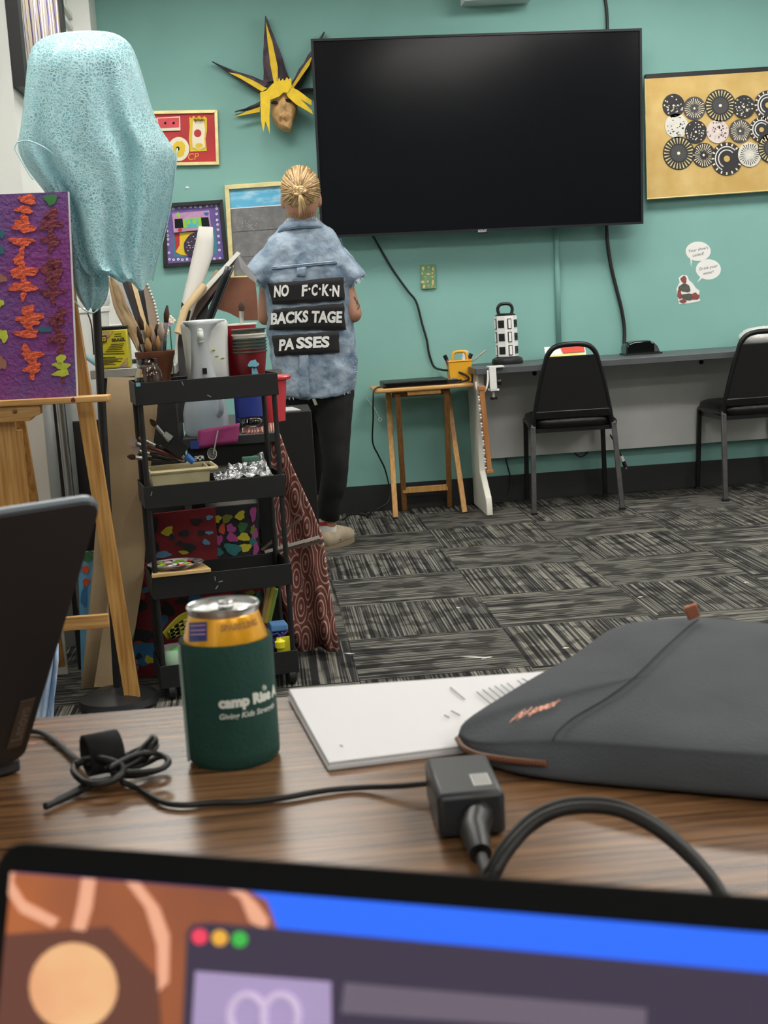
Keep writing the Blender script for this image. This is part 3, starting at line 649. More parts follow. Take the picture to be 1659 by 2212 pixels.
for s, xa in ((-1, x0+.085), (1, x1-.10)):
    fx = atz(852, 1116).x if s < 0 else atz(1003, 1108).x
    O('leg', MB().bar((xa, 7.06, tz-.03), (fx, 6.86, .004), .026, .018), 'pine', tt, bevel=.003)
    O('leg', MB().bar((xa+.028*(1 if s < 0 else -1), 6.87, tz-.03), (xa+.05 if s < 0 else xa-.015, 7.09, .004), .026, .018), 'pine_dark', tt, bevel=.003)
O('stretcher', MB().bar((x0+.125, 7.05, .11), (x1-.125, 7.05, .11), .03, .018, (0, 0, 1)), 'pine', tt, bevel=.002)
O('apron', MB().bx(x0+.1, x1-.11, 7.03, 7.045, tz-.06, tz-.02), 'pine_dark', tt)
# black player on the table
e = T('flat_black_player', 'flat black disc player lying on the folding wooden table', 'player', (x0+.18, 6.93, tz))
pa, pb = at(828, 838, 6.86).x, at(968, 830, 6.86).x
O('case', MB().bx(pa, pb, 6.85, 7.06, tz+.001, tz+.028), 'black_plastic', e, bevel=.004)
O('front_strip', MB().bx(pa+.005, pb-.005, 6.847, 6.85, tz+.006, tz+.02), 'black_gloss', e)
O('plug', MB().bx(pb, pb+.05, 6.86, 6.885, tz+.004, tz+.02).bx(pb+.05, pb+.07, 6.865, 6.88, tz+.007, tz+.018), 'black_plastic', e)
cable([V((pa+.01, 6.84, tz+.012)), V((x0+.0, 6.815, tz+.002)), at(806, 870, 6.81), at(806, 905, 6.85), at(805, 955, 6.95), at(818, 985, 7.05), at(832, 1015, 7.1), at(842, 1060, 7.1), at(838, 1085, 7.08), at(812, 1102, 7.05)], .004, 'thin black lead hanging down the left of the folding table')
ad = atz(830, 1103, 0)
O('power_adapter', MB().box(ad+V((0, .02, .016)), (.1, .045, .03)), 'black_plastic', label='black power adapter on the carpet under the folding table', cat='adapter', bevel=.005)
cable([ad+V((-.05, .02, .012)), ad+V((-.1, 0, .006)), atz(795, 1118, .006), atz(801, 1106, .012), atz(792, 1112, .006), atz(760, 1110, .006), atz(740, 1122, .006)], .0045, 'tangled black cable on the carpet by the wall')
cable([ad+V((.05, .02, .012)), ad+V((.12, .03, .03)), atz(895, 1088, .006), atz(940, 1092, .006), atz(1010, 1078, .006)], .0035, 'thin black cable along the baseboard under the folding table')
# caddy
mat('caddy_yellow', 'e3a92c', .4, var=.04)
cx0, cx1 = at(967, 800, 6.98).x, at(1016, 797, 6.98).x; cyy = 6.98; cz = tz; ch_ = .105
e = T('craft_caddy', 'yellow plastic craft caddy with a handle on the folding table', 'caddy', ((cx0+cx1)/2, cyy, cz))
def taper(x0, x1, y0, y1, z0, z1, k):
    cx_, cy_ = (x0+x1)/2, (y0+y1)/2
    a_ = [V((x, y, z1)) for x, y in ((x0, y0), (x1, y0), (x1, y1), (x0, y1))]; b_ = [V((cx_+(p.x-cx_)*k, cy_+(p.y-cy_)*k, z0)) for p in a_]; return b_, a_
b_, a_ = taper(cx0, cx1, cyy-.06, cyy+.06, cz+.001, cz+ch_, .9)
b2, a2 = taper(cx0+.004, cx1-.004, cyy-.056, cyy+.056, cz+.006, cz+ch_, .9)
O('tub', MB().loft([b_, a_, a2, b2]), 'caddy_yellow', e)
O('rim', MB().tube(a_+[a_[0]], .004, 6), 'caddy_yellow', e)
hx = (cx0+cx1)/2
O('handle', MB().tube(smooth_path([V((hx-.036, cyy-.05, cz+ch_-.01)), V((hx-.033, cyy-.05, cz+ch_+.03)), V((hx-.02, cyy-.05, cz+ch_+.044)), V((hx+.02, cyy-.05, cz+ch_+.044)), V((hx+.033, cyy-.05, cz+ch_+.03)), V((hx+.036, cyy-.05, cz+ch_-.01))], 4), .0075, 8), 'caddy_yellow', e, smooth='full')
def marker(p, q, m_, lab, cap='black_plastic', r=.009):
    e = T('marker_pen', lab, 'marker', p); p, q = V(p), V(q)
    O('barrel', MB().tube([p, p.lerp(q, .8)], r, 10), m_, e, smooth=True); O('cap', MB().tube([p.lerp(q, .8), q], r*1.12, 10), cap, e, smooth=True)
marker((cx0+.03, cyy, cz+.03), (cx0-.012, cyy-.01, cz+.135), mat('mk_purple', '7a3a8a', .4), 'purple marker with a black cap in the yellow caddy')
marker((cx1-.05, cyy-.02, cz+.03), (cx1+.006, cyy-.02, cz+.135), mat('mk_orange', 'e0602a', .4), 'orange marker with a black cap in the yellow caddy')
marker((cx1-.05, cyy+.01, cz+.03), (cx1-.012, cyy+.02, cz+.15), 'paper_white', 'white marker standing in the yellow caddy', 'paper_white', .013)
O('wooden_stick', MB().tube([V((cx1-.04, cyy, cz+.06)), V((cx1+.08, cyy-.02, cz+.147))], .004, 8), mat('stick', 'b9ab94', .6), label='thin pale stick poking out of the yellow caddy', cat='stick')
O('card_box', MB().box(at(976, 822, 6.9), (.05, .03, .02)), mat('cardbox', '8f8d83', .5, c2='5c4638', vscale=60), label='small printed box on the folding table before the caddy', cat='box')
# white pull string by the table
O('pull_string', MB().tube([at(790, 858, 7.13), at(808, 880, 7.13), at(820, 903, 7.13)], .0016, 5).tube(smooth_path([at(818, 903, 7.13), at(824, 904, 7.13), at(823, 910, 7.13), at(818, 908, 7.13), at(818, 903, 7.13)], 3), .002, 5), 'paper_white', label='thin white string with a ring hanging on the wall', cat='string')
# ================================================================== PERSON (seen from behind)
mat('skin', 'a87a62', .5, var=.06, vscale=12); mat('hair', '927046', .5, c2='b8966a', vscale=30, stretch=(1, 1, 1), lo=.35, hi=.65); mat('hair_light', 'c4a678', .45); mat('hair_mid', 'a18155', .5); mat('hair_dark', '785b3c', .5)
mat('denim', '5f7489', .85, c2='98a8b8', vscale=14, lo=.34, hi=.64, detail=9, bump=.5, bscale=60)
mat('denim_dark', '4d6079', .85, var=.15, vscale=40); mat('denim_fray', 'b4c0cb', .9)
mat('patch_black', '0d0d0f', .8, var=.2, vscale=40); mat('letter_white', 'e8e8e6', .7); mat('legging', '0b0c0f', .8, var=.2, vscale=30); mat('sock_white', 'd9d6d0', .9); mat('sock_red', 'b02a35', .9); mat('suede', 'a89a84', .9, var=.08, vscale=30); mat('suede_seam', '5f5344', .9); mat('sole', '7d715d', .8); mat('sneaker', 'c9d2b4', .6)
PY = 6.1
def capsule(mb, p0, p1, r0, r1, n=14):
    p0, p1 = V(p0), V(p1); mb.tube([p0, p1], [r0, r1], n); mb.ball(p0, r0, n, 8); mb.ball(p1, r1, n, 8); return mb
def limb(mb, pts, rs):
    for i in range(len(pts)-1): capsule(mb, pts[i], pts[i+1], rs[i], rs[i+1])
    return mb
def remesh(o, vox, sm=6, disp=0, dscale=.1):
    r = o.modifiers.new('remesh', 'REMESH'); r.mode = 'VOXEL'; r.voxel_size = vox; r.use_smooth_shade = True
    s = o.modifiers.new('smooth', 'SMOOTH'); s.iterations = sm; s.factor = .5
    if disp:
        t = bpy.data.textures.new('wrinkle', 'CLOUDS'); t.noise_scale = dscale; t.noise_depth = 3
        d = o.modifiers.new('disp', 'DISPLACE'); d.texture = t; d.strength = disp; d.mid_level = .5; d.texture_coords = 'LOCAL'
sh_r, sh_l = at(718, 554, 6.12), at(592, 555, 6.12)
el_r, el_l = at(763, 678, 6.08), at(574, 684, 6.2)
wr_r, wr_l = at(735, 665, 6.31), at(618, 668, 6.42)
hip_r, hip_l = at(712, 835, 6.13), at(650, 838, 6.14)
kn_r, kn_l = at(726, 1000, 6.1), at(676, 1000, 6.38)
foot_r = atz(712, 1186); foot_r = V((foot_r.x, foot_r.y, 0)); an_r = V((foot_r.x+.0, foot_r.y+.02, .085))
an_l = at(684, 1096, 6.6); foot_l = V((an_l.x, an_l.y, 0)); an_l = V((an_l.x, an_l.y, .09))
headc = at(650, 424, 6.09)
nk = at(652, 485, 6.1)
pe = T('person', 'person with tied blond hair in a denim vest with black lettered patches', 'person', (foot_r.x-.03, 6.15, 0))
B = MB()
B.ball(headc, (.074, .094, .112), 24, 16)
B.ball(headc+V((0, .035, -.05)), (.058, .066, .07), 18, 12)                         # jaw
B.ball(headc+V((0, .1, -.01)), (.012, .02, .026), 10, 8)                           # nose
B.ball(headc+V((0, .092, -.055)), (.024, .014, .009), 10, 6)                        # lips
B.ball(headc+V((0, .085, -.095)), (.022, .018, .016), 10, 6)                        # chin
for s in (-1, 1): B.ball(headc+V((s*.078, .008, -.018)), (.010, .018, .032), 10, 8)  # ears
limb(B, [headc+V((0, -.01, -.06)), nk, nk+V((0, .0, -.05))], [.052, .048, .05])
mid = (sh_r+sh_l)/2; hipm = (hip_r+hip_l)/2
limb(B, [sh_l+V((.05, 0, .0)), mid+V((0, .0, .02)), sh_r+V((-.05, 0, 0))], [.045, .06, .045])
B.ball(mid.lerp(hipm, .3), (.15, .1, .2), 20, 14); B.ball(mid.lerp(hipm, .65), (.135, .095, .2), 20, 14); B.ball(hipm+V((0, .01, .03)), (.155, .115, .13), 20, 14)
for sh, el, wr, s in ((sh_r, el_r, wr_r, 1), (sh_l, el_l, wr_l, -1)):
    limb(B, [sh, sh.lerp(el, .5), el, el.lerp(wr, .35), wr], [.046, .045, .038, .038, .026])
    fd = (wr-el).normalized(); side = V((-s, 0, 0)); side = (side-fd*side.dot(fd)).normalized(); dn = V((0, 0, -1))
    palm = wr+fd*.05; capsule(B, wr, palm, .024, .03); B.ball(palm, (.034, .045, .018), 12, 8)
    for k, (o_, l_) in enumerate(((-.03, .06), (-.01, .072), (.01, .067), (.03, .052))):
        b_ = palm+fd*.03+side*o_*(-1); c1 = b_+fd*l_*.5; c2 = c1+fd*l_*.25+dn*l_*.3; c3 = c2+dn*l_*.3-fd*.004
        limb(B, [palm+side*o_*-.6, b_, c1, c2, c3], [.011, .0095, .009, .0085, .0075])
    tb = palm-fd*.02+side*.02; limb(B, [tb, tb+side*.03+fd*.02, tb+side*.038+fd*.045, tb+side*.03+fd*.065], [.014, .011, .010, .008])
for hp, kn, an_, ft, fdv in ((hip_r, kn_r, an_r, foot_r, V((.6, .8, 0))), (hip_l, kn_l, an_l, foot_l, V((.1, 1, 0)).normalized())):
    limb(B, [hp, hp.lerp(kn, .5), kn, kn.lerp(an_, .35), an_], [.085, .068, .048, .046, .032])
    limb(B, [an_, an_+fdv*.05+V((0, 0, -.045)), an_+fdv*.13+V((0, 0, -.058))], [.03, .03, .024])
bo = O('body', B, 'skin', pe, smooth='full'); remesh(bo, .0055, 5)
for s in (-1, 1):
    ec = headc+V((s*.03, .083, .012)); ey = O('eye', MB().ball(ec, .012, 12, 8), 'white_paint', pe, smooth='full'); O('iris', MB().ball(ec+V((0, .0075, 0)), .006, 10, 6), 'hole_black', ey, smooth='full')
    O('eyebrow', MB().tube([headc+V((s*.014, .094, .034)), headc+V((s*.032, .09, .039)), headc+V((s*.05, .078, .033))], .004, 6), 'hair_dark', pe)
O('mouth_line', MB().tube([headc+V((-.022, .1, -.055)), headc+V((0, .107, -.055)), headc+V((.022, .1, -.055))], .0025, 6), mat('lip', '9c5a50', .5), pe)
# tattoo lines on the right forearm
for k in range(5):
    q = [at(758+rnd.uniform(-6, 10), 632+k*10+j*7, 6.0) for j in range(3)]
    O('tattoo', MB().tube(smooth_path([el_r.lerp(sh_r, .12+.09*k)+V((.024+.012*math.sin(j+k), -.036+.004*j, .01*j-.012)) for j in range(4)], 3), .0022, 4), mat('tattoo', '5b4a45', .7), pe)
# hair: cap, converging strands, knot, tail
bun = at(646, 412, 5.985)
O('hair', MB().ball(headc+V((0, -.012, .024)), (.082, .098, .1), 28, 18), 'hair', pe, smooth='full')
hs = {0: MB(), 1: MB(), 2: MB()}
hc = headc+V((0, -.012, .024)); R3 = V((.083, .099, .102))
bd = V(((bun.x-hc.x)/R3.x, (bun.y-hc.y)/R3.y, (bun.z-hc.z)/R3.z)).normalized()
ax1 = bd.cross(V((0, 0, 1))).normalized(); ax2 = bd.cross(ax1)
for k in range(150):
    a_ = 2*math.pi*k/150+rnd.uniform(-.02, .02); dirn = ax1*math.cos(a_)+ax2*math.sin(a_); pts = []; mx_ = rnd.uniform(1.3, 1.75)
    if dirn.z < -.3: mx_ = rnd.uniform(.75, .95)
    tw_ = rnd.uniform(-.12, .12)
    for j in range(9):
        t = .1+(mx_-.1)*j/8; dd = bd*math.cos(t)+(dirn*math.cos(tw_*t)+bd.cross(dirn)*math.sin(tw_*t))*math.sin(t)
        pts.append(hc+V((dd.x*R3.x, dd.y*R3.y, dd.z*R3.z))*(1+rnd.uniform(-.012, .014)))
    hs[k % 3 if rnd.random() < .7 else 0].tube(pts, [.0025+.0022*math.sin(math.pi*min(1, (j+.6)/6)) for j in range(9)], 5)
for k in hs: O('hair_strands', hs[k], ('hair_light', 'hair_mid', 'hair_dark')[k], pe, kind='stuff', smooth='full')
kn_ = MB()
for k in range(10):
    a0 = rnd.uniform(0, 6.28); pts = []; kk_ = rnd.uniform(.3, 1)
    for j in range(7):
        a_ = a0+j*.55; r_ = (.021*kk_*math.cos(j*.5)+.004*rnd.random()); pts.append(bun+V((math.cos(a_)*r_*1.25, -.024+rnd.uniform(-.009, .008), math.sin(a_)*r_)))
    kn_.tube(smooth_path(pts, 2), .0062, 6)
kn_.ball(bun+V((0, -.02, 0)), (.018, .012, .015), 12, 8); O('hair_knot', kn_, 'hair_light', pe, smooth='full')
tl_ = MB()
for k in range(12):
    ex = rnd.uniform(-.012, .03); ln = rnd.uniform(.075, .11)
    tl_.tube(smooth_path([bun+V((0, -.016, -.008)), bun+V((ex*.4, -.036, -.035)), bun+V((ex, -.02, -ln))], 3), [.0045]*4+[.003]*2+[.0015], 5)
O('ponytail', tl_, 'hair_light', pe, smooth='full')
nb = MB()
for k in range(46):
    a_ = math.radians(-200+k*5); pass
for k in range(34):
    x = headc.x-.07+k*.0042; zt = headc.z-.07; yb = headc.y-.055*math.sqrt(max(0, 1-((x-headc.x)/.085)**2))
    nb.tube([V((x, yb-.01, zt)), V((x+rnd.uniform(-.006, .006), yb-.004, zt-rnd.uniform(.015, .045)))], [.002, .0006], 4)
O('nape_hair', nb, 'hair_mid', pe, kind='stuff')
# ---- denim vest: rings (y, left, right, half depth)
SR = [(474, 622, 684, .052, 6.1), (486, 604, 700, .068, 6.105), (500, 592, 718, .082, 6.11), (520, 574, 734, .1, 6.115), (560, 568, 746, .122, 6.12), (600, 566, 757, .128, 6.12), (650, 574, 763, .125, 6.12), (700, 578, 765, .122, 6.125), (760, 584, 770, .128, 6.13), (810, 594, 773, .135, 6.135), (845, 602, 768, .138, 6.14), (861, 608, 762, .138, 6.14)]
RING = []
for y, xl, xr, b_, cy_ in SR:
    dy = (xr-xl)*math.tan(ROLL)/2
    pL, pR = at(xl, y+dy, PY), at(xr, y-dy, PY)
    RING.append(((pL.x+pR.x)/2, cy_, (pL.z+pR.z)/2, (pR.x-pL.x)/2, b_))
def ringat(z):
    if z >= RING[0][2]: return RING[0]
    for i in range(len(RING)-1):
        A_, B_ = RING[i], RING[i+1]
        if B_[2] <= z <= A_[2]:
            t = (A_[2]-z)/(A_[2]-B_[2]); return tuple(A_[k]*(1-t)+B_[k]*t for k in range(5))
    return RING[-1]
EXP = 2.4
def back_y(x, z):
    c = ringat(z); q = min(.999, abs((x-c[0])/c[3])); return c[1]-c[4]*(1-q**EXP)**(1/EXP)
def on_back(px, py, off=.0):
    Y = 6.0
    for _ in range(8):
        p = at(px, py, Y); Y = back_y(p.x, p.z)-off
    return at(px, py, Y)
def ringpts(c, n=48, k=1.0, dz=None):
    o_ = []
    for j in range(n):
        t = 2*math.pi*j/n; cc, ss = math.cos(t), math.sin(t); e_ = 2/EXP
        o_.append(V((c[0]+k*c[3]*math.copysign(abs(cc)**e_, cc), c[1]+k*c[4]*math.copysign(abs(ss)**e_, ss), c[2]+(dz(t) if dz else 0))))
    return o_
vb = MB(); rg = [ringpts(c) for c in RING[:-1]]+[ringpts(RING[-1], dz=lambda t: .02*math.cos(t)**2*1.2+.006*math.sin(5*t))]
vb.loft(rg)
for sgn, tip_o, tip_i, sho in ((1, (788, 592), (750, 624), at(695, 540, 6.12)), (-1, (530, 580), (572, 626), at(615, 543, 6.12))):
    o_, i_ = at(*tip_o, 6.1), at(*tip_i, 6.1); ce = (o_+i_)/2; rad = (o_-i_).length/2
    rr = []
    up = (o_-i_).normalized(); fw = V((0, 1, 0))
    for t, k in ((0, .95), (.25, 1.0), (.5, 1.02), (.75, 1.02), (1.0, 1.06)):
        c_ = sho.lerp(ce, t); r_ = .084*(1-t)+rad*t
        rr.append([c_+up*(r_*k*math.cos(2*math.pi*j/24))+fw*(min(.09, r_*1.35)*math.sin(2*math.pi*j/24)) for j in range(24)])
    vb.loft(rr)
ve = O('denim_vest', vb, 'denim', pe, smooth='full'); remesh(ve, .007, 3, .024, .07)
# frayed sleeve ends and hem
fb = MB()
for sgn, tip_o, tip_i in ((1, (788, 592), (750, 624)), (-1, (530, 580), (572, 626))):
    for k in range(26):
        t = k/25; p = at(tip_o[0]+(tip_i[0]-tip_o[0])*t, tip_o[1]+(tip_i[1]-tip_o[1])*t, 6.1-.07*math.sin(math.pi*min(1, t*1.05))); fb.tube([p+V((0, 0, .006)), p+V((sgn*.006+rnd.uniform(-.005, .005), -.003, -rnd.uniform(.004, .014)))], .0016, 4)
for k in range(40):
    p = on_back(612+k*3.7, 862-k*.35, -.006); fb.tube([p+V((0, 0, .01)), p+V((rnd.uniform(-.004, .004), 0, -rnd.uniform(.0, .008)))], .0018, 4)
for k in range(16):
    p = on_back(762+2*math.sin(k), 765+k*5.5, -.01); fb.tube([p, p+V((rnd.uniform(.006, .02), 0, rnd.uniform(-.006, .006)))], .0018, 4)
O('frayed_threads', fb, 'denim_fray', pe, kind='stuff')
# collar
cr = RING[1]; rows = []
for rz, rk, ry in ((.028, .62, .0), (.032, .7, .0), (.012, .98, .0), (-.012, 1.14, .0)):
    rows.append([V((cr[0]+cr[3]*rk*math.sin(math.radians(a_)), cr[1]-.0-cr[4]*1.05*rk*math.cos(math.radians(a_)), cr[2]+rz-.03*(abs(a_)/115)**2*(1.2 if rk > .9 else .6))) for a_ in range(-115, 116, 10)])
O('collar', MB().grid(rows), 'denim', pe, smooth='full', solid=.007)
rows2 = [[p+V((0, -.004, -.005)) for p in rows[-1]], [p+V((0, -.004, .003)) for p in rows[-1]]]
O('collar_seam', MB().grid(rows2), 'denim_dark', pe, solid=.004)
# seams
O('yoke_seam', MB().tube([on_back(575+k*8, 583-k*.75, .006) for k in range(20)], .004, 5), 'denim_dark', pe, smooth='full')
O('yoke_stitch', MB().tube([on_back(575+k*8, 578-k*.75, .007) for k in range(20)], .0018, 5), 'denim_fray', pe)
for s in (0, 1):
    O('armhole_seam', MB().tube([on_back(x, y, .006) for x, y in (((578, 520), (572, 550), (574, 580), (580, 610)), ((735, 515), (744, 545), (746, 580), (745, 610)))[s]], .003, 5), 'denim_dark', pe)
def back_patch(name, pts, m_, off=.009, nx=14, ny=5, parent=pe):
    (ax, ay), (bx_, by), (cx_, cy_), (dx, dy) = pts; rows = []
    for i in range(ny+1):
        v = i/ny; row = []
        for j in range(nx+1):
            u = j/nx; jx = rnd.uniform(-1.2, 1.2) if (i in (0, ny) or j in (0, nx)) else 0
            x = (ax*(1-u)+bx_*u)*(1-v)+(dx*(1-u)+cx_*u)*v; y = (ay*(1-u)+by*u)*(1-v)+(dy*(1-u)+cy_*u)*v
            row.append(on_back(x+jx, y+jx*.7, off))
        rows.append(row)
    return O(name, MB().grid(rows), m_, parent, smooth='full', solid=.003)
back_patch('locker_loop', [(641, 578), (662, 577), (661, 596), (641, 597)], 'denim', .008, 3, 3)
back_patch('box_pleat', [(647, 764), (666, 763), (668, 858), (645, 859)], 'denim', .007, 3, 8)
def px_text(s, p_l, p_r, h, off, parent, bold=.042, name='lettering', surf=on_back):
    vs, fs = text(s, 1.0, bold=bold); x0 = min(v[0] for v in vs); x1 = max(v[0] for v in vs); y0 = min(v[1] for v in vs); y1 = max(v[1] for v in vs)
    out = []
    for x, y, z in vs:
        t = (x-x0)/(x1-x0); q = (y-y0)/(y1-y0)-.5
        out.append(surf(p_l[0]+(p_r[0]-p_l[0])*t+q*h*.05, p_l[1]+(p_r[1]-p_l[1])*t-q*h, off))
    return O(name, MB().add(out, fs), 'letter_white', parent)
pt = back_patch('cloth_patch', [(579, 613), (741, 598), (745, 649), (590, 658)], 'patch_black'); tag(pt, 'black cloth patch lettered NO F.C.K.N')
px_text('NO', (592, 630), (624, 627), 26, .0135, pt); px_text('F', (652, 628), (664, 627), 25, .0135, pt)
px_text('C', (673, 627), (686, 626), 25, .0135, pt); px_text('K', (696, 626), (711, 627), 25, .0135, pt); px_text('N', (718, 628), (733, 629), 25, .0135, pt)
for x, y in ((668.5, 624), (691, 624), (714, 626)):
    O('diamond', MB().add([on_back(x+a_, y+b_, .0135) for a_, b_ in ((-3, 0), (0, 3.2), (3, 0), (0, -3.2))], [(0, 1, 2, 3)]), 'letter_white', pt)
pt = back_patch('cloth_patch', [(590, 668), (743, 655), (746, 712), (582, 713)], 'patch_black'); tag(pt, 'black cloth patch lettered BACKSTAGE')
px_text('BACKS', (585, 689), (666, 683), 26, .0135, pt); px_text('TAGE', (673, 684), (739, 685), 26, .0135, pt)
pt = back_patch('cloth_patch', [(588, 725), (731, 716), (734, 762), (594, 769)], 'patch_black'); tag(pt, 'black cloth patch lettered PASSES')
px_text('PA', (603, 746), (636, 742), 25, .0135, pt); px_text('SSES', (640, 741), (712, 738), 25, .0135, pt)
# ---- leggings, socks, shoes
pb_ = MB(); pb_.ball(hipm+V((0, .0, .02)), (.165, .125, .14), 22, 14)
limb(pb_, [hip_r+V((.01, 0, -.02)), hip_r.lerp(kn_r, .5)+V((.006, 0, 0)), kn_r, kn_r.lerp(an_r, .35), an_r+V((0, 0, .075))], [.098, .076, .057, .06, .047])
limb(pb_, [hip_l+V((-.01, 0, -.02)), hip_l.lerp(kn_l, .5)+V((-.006, 0, 0)), kn_l, kn_l.lerp(an_l, .35), an_l+V((0, 0, .075))], [.098, .076, .055, .058, .047])
lg = O('leggings', pb_, 'legging', pe, smooth='full'); remesh(lg, .009, 5, .006, .06)
lgd = (kn_r-an_r).normalized(); O('legging_cuff', MB().tube([an_r+lgd*(.052+.042*q) for q in range(6)], [.043, .045, .048, .051, .053, .054], 20), 'legging', pe, smooth='full')
O('sock', MB().lathe(an_r+V((0, 0, -.03)), [(.036, 0), (.038, .04), (.039, .09), (.04, .1), (.036, .103)], 18), 'sock_white', pe, smooth=True)
O('sock_stripe', MB().lathe(an_r+V((0, 0, .022)), [(.0395, 0), (.0405, .016)], 18), 'sock_red', pe, smooth=True)
O('sock', MB().lathe(an_l+V((0, 0, -.02)), [(.036, 0), (.037, .04), (.039, .075), (.036, .078)], 18), 'sock_white', pe, smooth=True)
def shoe(an_, fd, m_, l=.19):
    fd = V(fd).normalized(); g = V((an_.x, an_.y, 0)); sd = V((fd.y, -fd.x, 0)); rows = []
    mb = MB(); capsule(mb, g+V((0, 0, .045)), an_+V((0, 0, -.028)), .045, .043); limb(mb, [g+fd*-.02+V((0, 0, .045)), g+fd*.07+V((0, 0, .05)), g+fd*(l-.04)+V((0, 0, .036))], [.043, .043, .034])
    s_ = O('shoe', mb, m_, pe, smooth='full'); remesh(s_, .007, 5)
    pts = []
    for j in range(24):
        t = 2*math.pi*j/24; k = l*.5+.035; pts.append(g+fd*(l*.5-.04+k*math.cos(t))+sd*(.044*math.sin(t)*(1+.15*math.cos(t))))
    so = O('sole', MB().prism([p+V((0, 0, .001)) for p in pts], (0, 0, .016)), 'sole' if m_ == 'suede' else 'paper_white', s_)
    O('seam', MB().tube([an_+fd*.03+sd*(.044*q)+V((0, 0, -.01-.03*abs(q)-.012)) for q in (1, .6, 0, -.6, -1)], .003, 5), 'suede_seam', s_)
shoe(an_r, (.6, .8, 0), 'suede'); shoe(an_l, (.1, 1, 0), 'sneaker')
O('garment_tag', MB().prism([at(674, 862, 5.97), at(681, 861, 5.97), at(686, 874, 5.97), at(680, 876, 5.97)], (0, .003, 0)), mat('tagc', '8a8a78', .7), pe)
# ================================================================== TROLLEY
mat('cart_black', '0f1012', .55, var=.08, vscale=20); mat('rubber', '17181a', .6)
C0 = at(290, 828, 3.9); C1 = at(600, 812, 3.965)
CU = V((C1.x-C0.x, C1.y-C0.y, 0)); CW = CU.length; CU.normalize(); CV = V((-CU.y, CU.x, 0)); CD = .2; CO = V((C0.x, C0.y, 0)); ZT = C0.z
RC = Matrix((CU, CV, V((0, 0, 1)))).transposed()
def tp(s, t, z): return CO+CU*s+CV*t+V((0, 0, z))
def tbox(mb, s0, s1, t0, t1, z0, z1): return mb.box(tp((s0+s1)/2, (t0+t1)/2, (z0+z1)/2), (s1-s0, t1-t0, z1-z0), RC)
ct = T('utility_trolley', 'slim black four tier trolley on castors filled with art supplies', 'trolley', tp(CW/2, CD/2, 0))
RIMS = [ZT, at(318, 1052, 3.9).z, at(345, 1248, 3.9).z, at(350, 1440, 3.9).z]; TH = .062
for z in RIMS:
    b = MB(); h = TH if z != RIMS[3] else .066
    tbox(b, 0, CW, 0, .004, z-h, z); tbox(b, 0, CW, CD-.004, CD, z-h, z); tbox(b, 0, .004, .004, CD-.004, z-h, z); tbox(b, CW-.004, CW, .004, CD-.004, z-h, z); tbox(b, .004, CW-.004, .004, CD-.004, z-h, z-h+.004)
    O('tray', b, 'cart_black', ct, bevel=.0015)
for s in (.012, CW-.012):
    for t in (.012, CD-.012): O('post', MB().tube([tp(s, t, .05), tp(s, t, ZT-.01)], .0075, 10), 'cart_black', ct, smooth=True)
for s in (.03, CW-.02):
    for t in (.03, CD-.03):
        w_ = O('castor', MB().lathe(tp(s-.014, t-.008, .026), [(0, 0), (.018, 0), (.0255, .006), (.0255, .022), (.018, .028), (0, .028)], 20, axis=CU), 'rubber', ct, smooth=True)
        O('fork', MB().box(tp(s, t, .047), (.02, .03, .022), RC), 'cart_black', w_)
O('paint_chip', MB().box(tp(.01, -.001, ZT-.004), (.012, .002, .01), RC), mat('chip_blue', '7db9cc', .6), ct)
for k, (s, zz, dz) in enumerate(((.175, RIMS[2], .02), (.178, RIMS[2], .045), (.19, RIMS[2], .03), (.2, RIMS[0], .05), (.13, RIMS[0], .01), (.02, RIMS[1], .02))):
    O('scratch', MB().box(tp(s, -.0006, zz-dz), (.0025, .001, .012), RC @ Matrix.Rotation(k*.7, 3, 'Y')), mat('scratch', '8d9094', .6), ct)
# ---- on the top tray
zf = ZT-TH+.005
mat('glass', 'f2f6f4', .03, trans=1, spec=.5); mat('terracotta', '8a5236', .7, c2='6d4430', vscale=14, bump=.2); mat('amber', '8f6a3a', .15, trans=.4)
jc = tp(.044, .05, zf); jr = .038
O('mason_jar', MB().lathe(jc, [(.0, 0), (jr*.9, 0), (jr, .008), (jr, .07), (jr*.93, .085), (jr*.76, .097), (jr*.76, .1), (jr*.8, .101), (jr*.8, .104), (jr*.76, .105), (jr*.76, .118), (jr*.72, .118), (jr*.72, .1), (jr*.9, .082), (jr*.94, .07), (jr*.94, .01), (0, .008)], 32), 'glass', label='clear glass mason jar standing on the top trolley tray', cat='jar', smooth='full')
pc = tp(.075, .14, zf)
O('brush_pot', MB().lathe(pc, [(0, 0), (.034, 0), (.037, .01), (.04, .07), (.043, .075), (.052, .118), (.055, .122), (.056, .135), (.052, .136), (.046, .118), (.034, .07), (.03, .01), (0, .008)], 28), 'terracotta', label='terracotta pot full of paint brushes on the trolley', cat='pot', smooth=True)
mat('ferrule', 'b9b9b5', .3, metal=.8); mat('handle_black', '1c1a1a', .35); mat('handle_red', '5a1f22', .35); mat('handle_wood', 'a87c4a', .5); mat('handle_clear', 'b9c2b9', .2); mat('bristle_dark', '4a3428', .9); mat('bristle_tan', 'b58c5c', .9); mat('bristle_pale', 'b49f92', .9); mat('handle_green', '24443a', .35)
HN = {'handle_black': 'black', 'handle_red': 'dark red', 'handle_wood': 'bare wood', 'handle_clear': 'clear plastic', 'handle_green': 'dark green'}
BN = {'bristle_dark': 'dark brown', 'bristle_tan': 'tan', 'bristle_pale': 'pale'}
